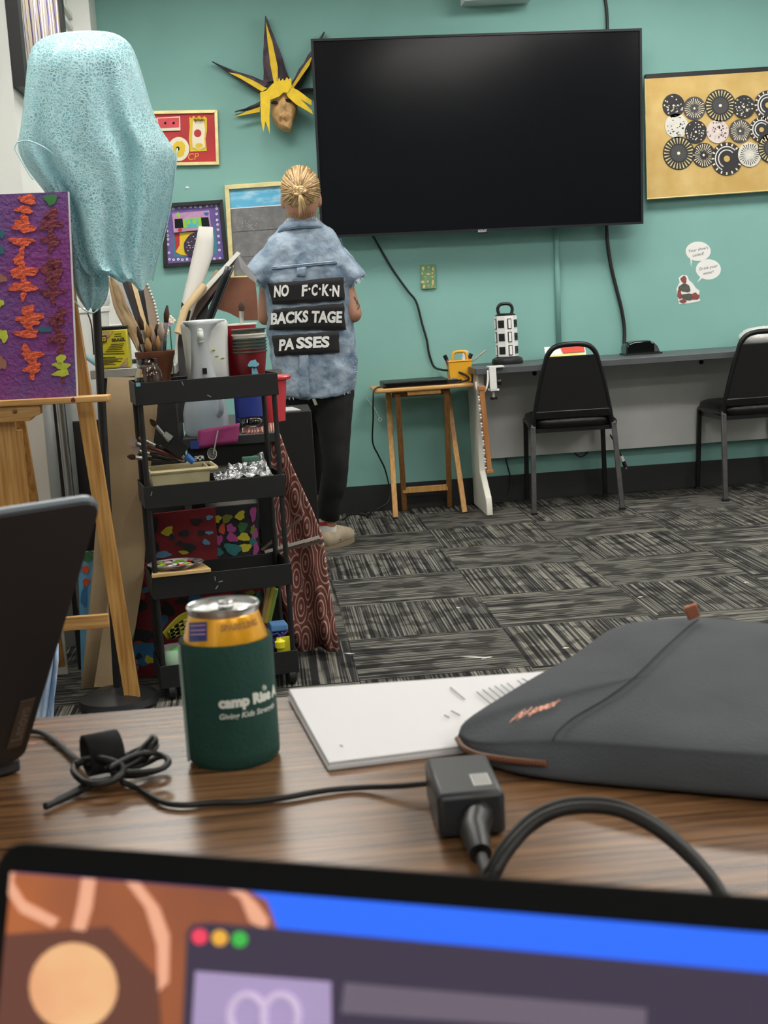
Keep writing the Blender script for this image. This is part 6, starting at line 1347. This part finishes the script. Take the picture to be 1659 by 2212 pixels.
def cyl_text(s, th0, z, size, off, mat_, parent, bold=0, shear=0, tilt=0, R_=None):
    vs, fs = text(s, size, bold=bold, shear=shear); R_ = R_ or (lambda z: kr); x0 = min(v[0] for v in vs); out = []
    for x, y, _ in vs:
        zz = z+y+tilt*(x-x0); r = R_(zz)+off; a = th0+(x-x0)/R_(z); out.append(cc+V((r*math.sin(a), -r*math.cos(a), zz)))
    return O('lettering', MB().add(out, fs), mat_, parent)
q = on_cyl(472, 1520, 0); th0 = math.asin(max(-1, min(1, (q.x-cc.x)/kr))); zt = q.z-TBZ
cyl_text('camp Rise A', th0, zt, .0108, .0006, 'print_white', kz_, bold=.0007, tilt=.0)
cyl_text('Giving Kids Strength', th0, zt-.0105, .006, .0006, 'print_white', kz_, bold=.0001, shear=.2)
sq = on_cyl(570, 1486, .0006); mb = MB()
for k in range(4):
    a_ = k*math.pi/4; d_ = V((math.cos(a_), 0, math.sin(a_)))*.0022; mb.tube([sq-d_, sq+d_], .0005, 4)
O('star', mb, 'print_white', kz_)
cn = T('drink_can', 'open yellow drink can with a silver lid in the green cooler', 'can', cc+V((0, 0, .008)))
rr_ = .0333; rl = kr*.76
def canr(z):
    t = (z-(canh-.03))/.022
    return rr_ if t < 0 else (rr_+(rl-rr_)*min(1, t)**1.15)
zz = [.01, .02, canh-.03]+[canh-.03+.022*i/8 for i in range(1, 9)]
O('body', MB().lathe(cc, [(0, .0075), (.026, .008)]+[(canr(z)*.93 if z < .015 else min(canr(z), kr*.925), z) for z in zz]+[(rl*.97, canh-.006)], 48), mat('can_yellow', 'e8a51c', .28, metal=.35, coat=.3), cn, smooth='full')
O('lid', MB().lathe(cc, [(rl*.97, canh-.0075), (rl*1.03, canh-.003), (rl*1.04, canh-.001), (rl*1.01, canh), (rl*.96, canh-.001), (rl*.93, canh-.005), (rl*.9, canh-.0055), (rl*.86, canh-.004), (0, canh-.004)], 48), mat('aluminium', 'cfd0cf', .25, metal=.9), cn, smooth=True)
O('opening', MB().prism([cc+V((-.004+.0085*math.cos(a*.35), -.012+.006*math.sin(a*.35), canh-.0039)) for a in range(18)], (0, 0, .0003)), 'hole_black', cn)
O('tab', MB().prism([cc+V((.002+.006*math.cos(a*.35)*1.0, .004+.011*math.sin(a*.35), canh-.0032)) for a in range(18)], (0, 0, .0014)).tube([cc+V((.002+.005*math.cos(a*.37), .009+.0045*math.sin(a*.37), canh-.001)) for a in range(18)], .0009, 6), 'aluminium', cn)
q0 = on_cyl(427, 1365, 0, canr)
pts = [[on_cyl(x, y-(x-427)*.05, .0005, canr) for x in (408, 418, 428, 438, 447)] for y in (1344, 1354, 1364, 1374, 1386)]
O('blue_label', MB().grid(pts), mat('label_blue', '333a78', .4), cn)
for y in (1352, 1362, 1371): O('label_print', MB().tube([on_cyl(x, y-(x-427)*.05, .0009, canr) for x in (412, 420, 428, 436, 443)], .0006, 4), 'vhs_pink', cn)
q1 = on_cyl(476, 1358, 0, canr); th1 = math.asin((q1.x-cc.x)/canr(q1.z-TBZ))
cyl_text('SPARKLING', th1, q1.z-TBZ, .0062, .0006, mat('can_print', 'a8772e', .5), cn, bold=.0003, R_=canr)

# ---- paper stack
mat('paper_bright', 'e4e4e6', .7); pz = TBZ+.001
pc_ = [atz(708, 1662, pz), atz(622, 1500, pz), atz(1172, 1452, pz), atz(1000, 1625, pz)]
pc_[2] = V((pc_[2].x, min(pc_[2].y, 1.225), pz)); pc_[1] = V((pc_[1].x, min(pc_[1].y, 1.225), pz))
e = T('paper_stack', 'stack of white printed sheets lying partly under the sleeve', 'papers', sum(pc_, V())/4)
for k in range(5):
    j = V((rnd.uniform(-.0015, .0015), rnd.uniform(-.0015, .0015), .0012*k))
    rows = []
    for u in range(9):
        t = u/8; a = pc_[0].lerp(pc_[3], t); b = pc_[1].lerp(pc_[2], t)
        rows.append([a.lerp(b, s/8)+j+V((0, 0, .0035*(s/8)**2*(1-t)*(k/4))) for s in range(9)])
    sh = O('sheet', MB().grid(rows), 'paper_bright' if k % 2 == 0 else mat('paper_bright2', 'd2d2d2', .7), e, solid=.0009)
ps = Pl((0, 0, TBZ+.0085), (0, 0, 1))
for k, (x, y, l) in enumerate(((973, 1485, 34), (960, 1545, 10), (1030, 1495, 44), (1043, 1490, 46), (1056, 1486, 46), (1069, 1482, 44), (1082, 1479, 44), (1096, 1476, 40), (1118, 1470, 24), (1128, 1466, 20), (975, 1536, 18), (735, 1610, 5))):
    O('print_line', MB().tube([ps.at(x, y), ps.at(x+l*.9, y+l*.75)] if l > 20 else [ps.at(x, y), ps.at(x+l, y+l*.5)], .0006, 4), mat('print_grey', '6f7076', .7), e)

# ---- laptop sleeve
mat('sleeve_fabric', '4b4f54', .9, var=.08, vscale=14, bump=.12, bscale=400); mat('zip_brown', '6b4a33', .5, metal=.3); mat('copper', 'b9775c', .35, metal=.6); mat('piping', '2e3034', .9)
ol = [(985, 1590, .757), (992, 1567, .763), (1010, 1549, .767), (1090, 1499, .772), (1168, 1452, .778), (1238, 1417, .783), (1289, 1376, .790), (1334, 1346, .797), (1430, 1336, .802), (1519, 1330, .804), (1659, 1346, .803), (1850, 1362, .80), (2060, 1385, .792), (2150, 1620, .775), (2090, 1662, .772), (1850, 1643, .772), (1659, 1630, .773), (1520, 1622, .773), (1400, 1613, .772), (1280, 1604, .770), (1180, 1599, .766), (1090, 1604, .761), (1020, 1606, .757)]
top = [atz(x, y, z) for x, y, z in ol]; cen = sum(top, V())/len(top)
def ringk(k, f): return [V((cen.x+(p.x-cen.x)*k, cen.y+(p.y-cen.y)*k, f(p))) for p in top]
sv = T('laptop_sleeve', 'dark grey fabric laptop sleeve with copper zip and lettering', 'laptop sleeve', V((cen.x, cen.y, TBZ)))
low = lambda p: TBZ+.0015
nzz = lambda p, k: .006*noise.noise(V((p.x*9, p.y*9, k)))
FB = {0: (986, 1618), 13: (2170, 1690), 14: (2110, 1775), 15: (1850, 1750), 16: (1659, 1735), 17: (1520, 1722), 18: (1400, 1711), 19: (1280, 1700), 20: (1180, 1690), 21: (1090, 1674), 22: (1020, 1645)}
bot = [atz(*FB[i], TBZ+.002) if i in FB else V((top[i].x, top[i].y, TBZ+.002)) for i in range(len(top))]
rings = [[V((cen.x+(p.x-cen.x)*.9, cen.y+(p.y-cen.y)*.9, TBZ+.0015)) for p in bot], bot]
for t_, o_ in ((.4, 1.012), (.75, 1.008), (.92, .992), (1.0, 1.0)):
    rings.append([V((cen.x+(a.x*(1-t_)+b.x*t_-cen.x)*o_, cen.y+(a.y*(1-t_)+b.y*t_-cen.y)*o_, a.z*(1-t_)+b.z*t_)) for a, b in zip(bot, top)])
for k in (.97, .9, .78, .62, .45, .25, .02):
    rr = []
    for p in top:
        q = V((cen.x+(p.x-cen.x)*k, cen.y+(p.y-cen.y)*k, 0)); zt_ = p.z*k+(1-k)*.79
        q.z = zt_+.004*min(1, (1-k)*6)+nzz(q, 1)*min(1, (1-k)*5); rr.append(q)
    rings.append(rr)
O('body', MB().loft(rings), 'sleeve_fabric', sv, smooth='full', subsurf=1)
zp = [atz(x, y, z) for x, y, z in ((986, 1592, .7555), (1000, 1612, .7545), (1030, 1626, .754), (1080, 1635, .7535), (1130, 1641, .7535), (1178, 1645, .754))]
O('zip', MB().tube(smooth_path([p+V((0, -.004, 0)) for p in zp], 4), .0022, 6), 'zip_brown', sv)
for k in range(40):
    pp = smooth_path([p+V((0, -.006, .0)) for p in zp], 8); p = pp[k]
    O('zip_tooth', MB().box(p, (.0012, .001, .0026)), 'copper', sv)
ss = Pl((cen.x, cen.y, .79), (0, 0, 1))
def on_sleeve(px, py, off=0):
    z = .78
    for _ in range(6):
        p = atz(px, py, z); best = 0; d0 = V((p.x-cen.x, p.y-cen.y, 0)); ang = math.atan2(d0.y, d0.x)
        kk = None
        for i in range(len(top)):
            a, b = top[i]-cen, top[(i+1) % len(top)]-cen; den = a.x*b.y-a.y*b.x
            s = (d0.x*b.y-d0.y*b.x)/den; t = (a.x*d0.y-a.y*d0.x)/den
            if s >= -1e-6 and t >= -1e-6: kk = s+t; zz_ = (a.z*s+b.z*t)/(s+t)+cen.z; break
        if kk is None: break
        kk = min(kk, 1); z = zz_*kk+(1-kk)*.79+.004*min(1, (1-kk)*6)+nzz(p, 1)*min(1, (1-kk)*5)+off
    return atz(px, py, z)
O('seam_stitch', MB().tube(smooth_path([on_sleeve(x, y, .0015) for x, y in ((1194, 1600), (1205, 1580), (1240, 1550), (1300, 1515), (1350, 1480), (1385, 1450), (1430, 1405), (1480, 1360), (1508, 1338))], 3), .0007, 5), 'piping', sv, smooth='full')
O('seam_stitch', MB().tube(smooth_path([on_sleeve(x, y, .0015) for x, y in ((1210, 1602), (1220, 1584), (1252, 1556), (1312, 1521), (1362, 1486), (1397, 1456), (1442, 1411), (1490, 1366), (1515, 1344))], 3), .0004, 5), mat('stitch_blue', '4c545c', .9), sv, smooth='full')
vs, fs = text('(x) speck', 1.0, bold=.02); x0 = min(v[0] for v in vs); x1 = max(v[0] for v in vs); y0 = min(v[1] for v in vs); y1 = max(v[1] for v in vs)
out = []
for x, y, z in vs:
    t = (x-x0)/(x1-x0); q_ = (y-y0)/(y1-y0)-.5; out.append(on_sleeve(1112+94*t+q_*34, 1548-30*t-q_*30, .0038))
O('lettering', MB().add(out, fs), 'copper', sv)
hb = on_sleeve(1500, 1335, .004); hb2 = at(1490, 1312, hb.y)
O('pull_tab', MB().bar(hb, hb2+V((0, 0, .002)), .0105, .004), 'copper', sv, bevel=.001)

# ---- charger brick and cords
b0 = atz(950, 1819, TBZ); ba, bb, bc_ = atz(948, 1736, TBZ+.03), atz(919, 1650, TBZ+.03), atz(1098, 1727, TBZ+.03); bvv = V((bb.x-ba.x, bb.y-ba.y, 0)); blen = bvv.length; bvv.normalize(); bu = V((bvv.y, -bvv.x, 0)); bw = (bc_-ba).dot(bu)
bl_ = blen; bh = .03; c_ = b0+bu*bw/2+bvv*bl_/2
RB = Matrix((bu, bvv, V((0, 0, 1)))).transposed(); mat('brick', '26292d', .42, var=.03)
br = T('charger_brick', 'black laptop charger brick with a white label on the table', 'charger', c_)
O('case', MB().box(c_+V((0, 0, bh/2+.001)), (bw, bl_, bh), RB), 'brick', br, bevel=.004)
O('label', MB().box(c_+bu*bw*.22-bvv*bl_*.2+V((0, 0, bh+.0012)), (.012, .022, .0004), RB), mat('label_grey', 'b9bab3', .5), br)
for k in range(5): O('label_print', MB().box(c_+bu*(bw*.22-.004+.002*k)-bvv*bl_*.2+V((0, 0, bh+.0015)), (.0006, .018, .0003), RB), 'print_grey', br)
plg = [c_-bvv*(bl_/2-.002)+bu*.004+V((0, 0, .015)), at(1024, 1795, b0.y-.02), at(1040, 1850, b0.y-.05)]
O('plug', MB().tube(plg[:2]+[plg[1].lerp(plg[2], .9)], [.011, .0095, .007], 14), 'black_plastic', br, smooth=True)
for k in range(5): O('plug_rib', MB().tube([plg[1].lerp(plg[2], .15+k*.15), plg[1].lerp(plg[2], .2+k*.15)], .0088-.0004*k, 12), 'black_plastic', br)
yb = b0.y
cordp = [plg[2], at(1050, 1885, .785), at(1062, 1880, .765), at(1090, 1830, .77), at(1140, 1775, .78), at(1200, 1742, .78), at(1270, 1733, .775), at(1340, 1743, .765), at(1410, 1778, .75), at(1480, 1835, .73), at(1530, 1890, .715), at(1565, 1945, .70), at(1590, 1990, .69)]
sp = smooth_path(cordp, 6)
O('power_cord', MB().tube(sp, .0038, 8), 'cable', br, smooth='full'); O('power_cord', MB().tube([p+V((0, -.006, -.001)) for p in sp], .0038, 8), 'cable', br, smooth='full')
def zl(x, y, h=.0): return atz(x, y, TBZ+.003+h)
cb1 = [atz(52, 1578, TBZ+.004), zl(90, 1583), zl(125, 1605), zl(150, 1628), zl(170, 1642, .002), zl(200, 1655, .006)]
cb2 = [zl(262, 1688, .004), zl(300, 1705), zl(350, 1733), zl(400, 1739), zl(460, 1734), zl(540, 1732), zl(620, 1722), zl(700, 1708), zl(780, 1701), zl(860, 1698, .004), c_+bvv*(bl_/2)-bu*bw*.3+V((0, 0, .012))]
e = T('charging_cable', 'thin black laptop cable tied in a bundle with a strap', 'cable', zl(230, 1690))
O('lead', MB().tube(smooth_path(cb1, 5), .0024, 8), 'cable', e, smooth='full')
O('lead', MB().tube(smooth_path(cb2, 5), .0022, 8), 'cable', e, smooth='full')
loops = [[(225, 1660, .012), (280, 1640, .014), (318, 1605, .02), (330, 1592, .022), (335, 1605, .02), (300, 1640, .012), (250, 1668, .008)], [(230, 1665, .008), (300, 1655, .006), (345, 1635, .006), (362, 1640, .006), (350, 1660, .004), (300, 1675, .004), (240, 1676, .006)], [(235, 1660, .016), (290, 1632, .016), (340, 1628, .014), (365, 1645, .012), (345, 1662, .01), (290, 1668, .01), (240, 1668, .01)], [(228, 1655, .01), (285, 1625, .01), (325, 1610, .012), (338, 1612, .012), (310, 1640, .01), (250, 1662, .01)]]
for lp in loops: O('coil', MB().tube(smooth_path([zl(x, y, h) for x, y, h in lp], 6), .0022, 8), 'cable', e, smooth='full')
O('coil', MB().tube(smooth_path([zl(x, y, h) for x, y, h in ((165, 1648, .01), (160, 1668, .01), (185, 1690, .008), (225, 1692, .008), (260, 1675, .01), (262, 1655, .014), (225, 1640, .018), (185, 1642, .014), (165, 1652, .012))], 6), .0028, 8), 'cable', e, smooth='full')
sc_ = zl(225, 1668, .0); rg = []
ax_ = V((.9, .35, 0)).normalized(); ay_ = V((-ax_.y, ax_.x, 0))
for w_ in (-.013, .013):
    rg.append([sc_+ax_*w_+ay_*(.017*math.cos(t))+V((0, 0, .0155+.0145*math.sin(t))) for t in [2*math.pi*j/22 for j in range(22)]])
O('strap', MB().loft(rg, cap=False), mat('velcro', '0d0d0e', .95), e, solid=.0022, smooth='full')
O('strap_tail', MB().tube(smooth_path([zl(205, 1690, .004), zl(160, 1712, .002), zl(120, 1732, .001), zl(98, 1742, .001)], 4), [.0035]*8+[.0028]*5, 8), 'cable', e, smooth='full')

# ---- laptop seen from behind on the left
mat('lid_grey', '38393c', .5, metal=.25, var=.03); mat('lid_edge', '8e98a0', .35, metal=.6)
B_ = atz(50, 1640, TBZ+.012); T_ = at(219, 1084, .945)
upv = T_-B_; ee = V((-.9, -.42, 0)); hz = V((upv.x, upv.y, 0)); ee = (ee-hz*(ee.dot(hz)/max(1e-6, hz.dot(hz)))*1.0).normalized() if hz.length > .01 else ee
nl = upv.cross(ee).normalized()
if nl.y > 0: nl = -nl
LW = .32; lap = T('dark_laptop', 'open dark grey laptop seen from behind at the table edge', 'laptop', B_+ee*LW/2)
r_ = .012
uvn = upv.normalized(); H2 = upv.length
def lp(s, t): return B_+ee*s+uvn*t
def rrect(w, h, r, inset=0):
    pts = []
    for cx_, cy_, a0 in ((w-r, h-r, 0), (r, h-r, 90), (r, r, 180), (w-r, r, 270)):
        for k in range(6):
            a = math.radians(a0+k*18); pts.append((cx_+(r-inset)*math.cos(a), cy_+(r-inset)*math.sin(a)))
    return pts
O('lid', MB().prism([lp(s, t) for s, t in rrect(LW, H2, r_)], -nl*.006), 'lid_grey', lap)
O('lid_rim', MB().tube([lp(s, t)-nl*.005 for s, t in rrect(LW, H2, r_)]+[lp(LW-r_+r_, H2-r_)-nl*.005], .0028, 6), 'lid_edge', lap)
pls = [lp(.006, .02), lp(.018, .02), lp(.018, .075), lp(.006, .075)]
O('badge', MB().prism([p+nl*.0003 for p in pls], nl*.0006), mat('badge', '6b6258', .4, metal=.4), lap)
bc = sum(pls, V())/4+nl*.0012
O('badge_lettering', text_mb('Lenovo', bc, uvn, -ee if (uvn.cross(-ee)).dot(nl) > 0 else ee, .013), mat('badge_text', '9c948c', .4), lap)
bd = V((nl.x, nl.y, 0)).normalized()*-1
O('base', MB().prism([B_+V((0, 0, -.011))+bd*.004, B_+ee*LW+V((0, 0, -.011))+bd*.004, B_+ee*LW+bd*.2+V((0, 0, -.011)), B_+bd*.2+V((0, 0, -.011))], (0, 0, .012)), 'lid_grey', lap, bevel=.003)
O('screen', MB().prism([lp(s, t)-nl*.0062 for s, t in ((.008, .012), (LW-.008, .012), (LW-.008, H2-.008), (.008, H2-.008))], -nl*.0008), 'black_gloss', lap)
O('hinge', MB().tube([B_+ee*.04-nl*.003, B_+ee*(LW-.04)-nl*.003], .005, 10), 'black_plastic', lap)

# ---- laptop in front of the camera
U0 = at(-6, 1816, .405); U1 = atz(1659, 1938, U0.z)
eu = V((U1.x-U0.x, U1.y-U0.y, 0)).normalized(); hh = V((eu.y, -eu.x, 0))
if hh.y > 0: hh = -hh
tilt = math.radians(20); dnv = (V((0, 0, -1))*math.cos(tilt)+hh*math.sin(tilt)).normalized(); nf = eu.cross(dnv).normalized()
if nf.y > 0: nf = -nf
FW = .305; FH = (U0.z-TBZ-.016)/math.cos(tilt)
fl_ = T('front_laptop', 'slim black laptop with a lit colourful screen at the table front', 'laptop', U0+eu*FW/2+dnv*FH)
def fp_(s, t, o=0): return U0+eu*s+dnv*t+nf*o
O('lid', MB().prism([fp_(s, t) for s, t in rrect(FW, FH, .009)], -nf*.004), mat('bezel_black', '030304', .6, spec=.15), fl_, bevel=.001)
pf = Pl(U0, nf)
def em(name, c, s=1.0, **k): return mat(name, c, .5, emit=s, spec=.1, **k)
SS = .42
sx0, sx1, st0, st1 = .0065, FW-.0065, .0085, FH-.012
def srect(a0, a1, t0, t1, o, th, m_, nm, par): return O(nm, MB().prism([fp_(a0, t0, o), fp_(a1, t0, o), fp_(a1, t1, o), fp_(a0, t1, o)], nf*th), m_, par)
em('scr_blue', '2f66ee', SS*1.5)
em('scr_brown', 'a8623c', SS*1.2, c2='7a4a3c', vscale=12); em('scr_peach', 'e3a68a', SS*1.2); em('scr_skin', 'dda077', SS*1.2, c2='e8bf8e', vscale=25); em('scr_win', '413a4c', SS*1.0); em('scr_row', '6d6474', SS*.9); em('scr_lilac', 'a493bd', SS*1.1); em('scr_pale', 'c7b6d4', SS*1.1); em('dot_red', 'e5465f', SS*1.3); em('dot_yellow', 'e0a844', SS*1.3); em('dot_green', '43b04c', SS*1.3); em('scr_dark', '6b453c', SS*.9)
sc = srect(sx0, sx1, st0, st1, .0002, .0006, 'scr_blue', 'screen', fl_)
def spoly(pts, lvl, m_, nm):
    q = []
    for x, y in pts:
        p = pf.at(x, y); s = (p-U0).dot(eu); t = (p-U0).dot(dnv); q.append(fp_(min(max(s, sx0), sx1), min(max(t, st0), st1), .0009+.0003*lvl))
    return O(nm, MB().prism(q, nf*.0002), m_, sc)
spoly([(-200, 1700), (535, 1880), (545, 1905), (580, 1945), (600, 2000), (605, 2300), (-200, 2300)], 0, 'scr_brown', 'wallpaper_shape')
spoly([(-60, 2010), (240, 2000), (345, 2110), (360, 2300), (-60, 2300)], 1, 'scr_dark', 'wallpaper_shape')
for k, w in enumerate(([(20, 1866), (40, 1866), (35, 1905), (60, 1945), (135, 1985), (120, 2003), (50, 1970), (14, 1930), (8, 1890)], [(185, 1872), (215, 1874), (205, 1960), (190, 2010), (163, 2006), (175, 1950)], [(280, 1878), (310, 1880), (350, 1960), (372, 2020), (370, 2120), (348, 2140), (345, 2040), (320, 1960)], [(500, 1893), (535, 1895), (560, 1950), (585, 1985), (580, 2008), (545, 1990), (525, 1940)], [(410, 1886), (500, 1893), (500, 1908), (440, 1904)])):
    spoly(w, 2, 'scr_peach', 'wallpaper_stroke')
spoly([(165+95*math.cos(a*.26), 2130+95*math.sin(a*.26)) for a in range(24)], 2, 'scr_skin', 'wallpaper_disc')
spoly([(412, 2010), (425, 1994), (470, 1992), (2000, 2130), (2000, 2600), (385, 2600)], 4, 'scr_win', 'window')
for k, (x, m_) in enumerate(((441, 'dot_red'), (484, 'dot_yellow'), (527, 'dot_green'))): spoly([(x+17*math.cos(a*.35), 2021+k*3+17*math.sin(a*.35)) for a in range(18)], 6, m_, 'window_button')
spoly([(432, 2095), (723, 2118), (725, 2300), (420, 2300)], 6, 'scr_lilac', 'tile')
for cx_ in (535, 607):
    o_ = [(cx_+38*math.cos(a*.35), 2195+46*math.sin(a*.35)) for a in range(18)]
    q = [pf.at(x, y, .0032) for x, y in o_]; O('tile_glyph', MB().tube(q+[q[0]], .0011, 6), 'scr_pale', sc)
spoly([(752, 2120), (1400, 2175), (1400, 2230), (745, 2185)], 6, 'scr_row', 'text_row')
# keyboard half, lying on the table towards the viewer
k0 = fp_(0, FH); k0 = V((k0.x, k0.y, TBZ+.002)); dp = .205
kbq = [k0-hh*.006, k0+eu*FW-hh*.006, k0+eu*FW+hh*dp, k0+hh*dp]
O('base', MB().prism(kbq, (0, 0, .012)), 'lid_grey', fl_, bevel=.003)
for r in range(5):
    for c in range(13):
        p = k0+eu*(.02+c*.0205+.01)+hh*(.02+r*.019)+V((0, 0, .0125)); O('key', MB().box(p, (.017, .016, .0015), Matrix((eu, hh, V((0, 0, 1)))).transposed()), 'black_plastic', fl_)
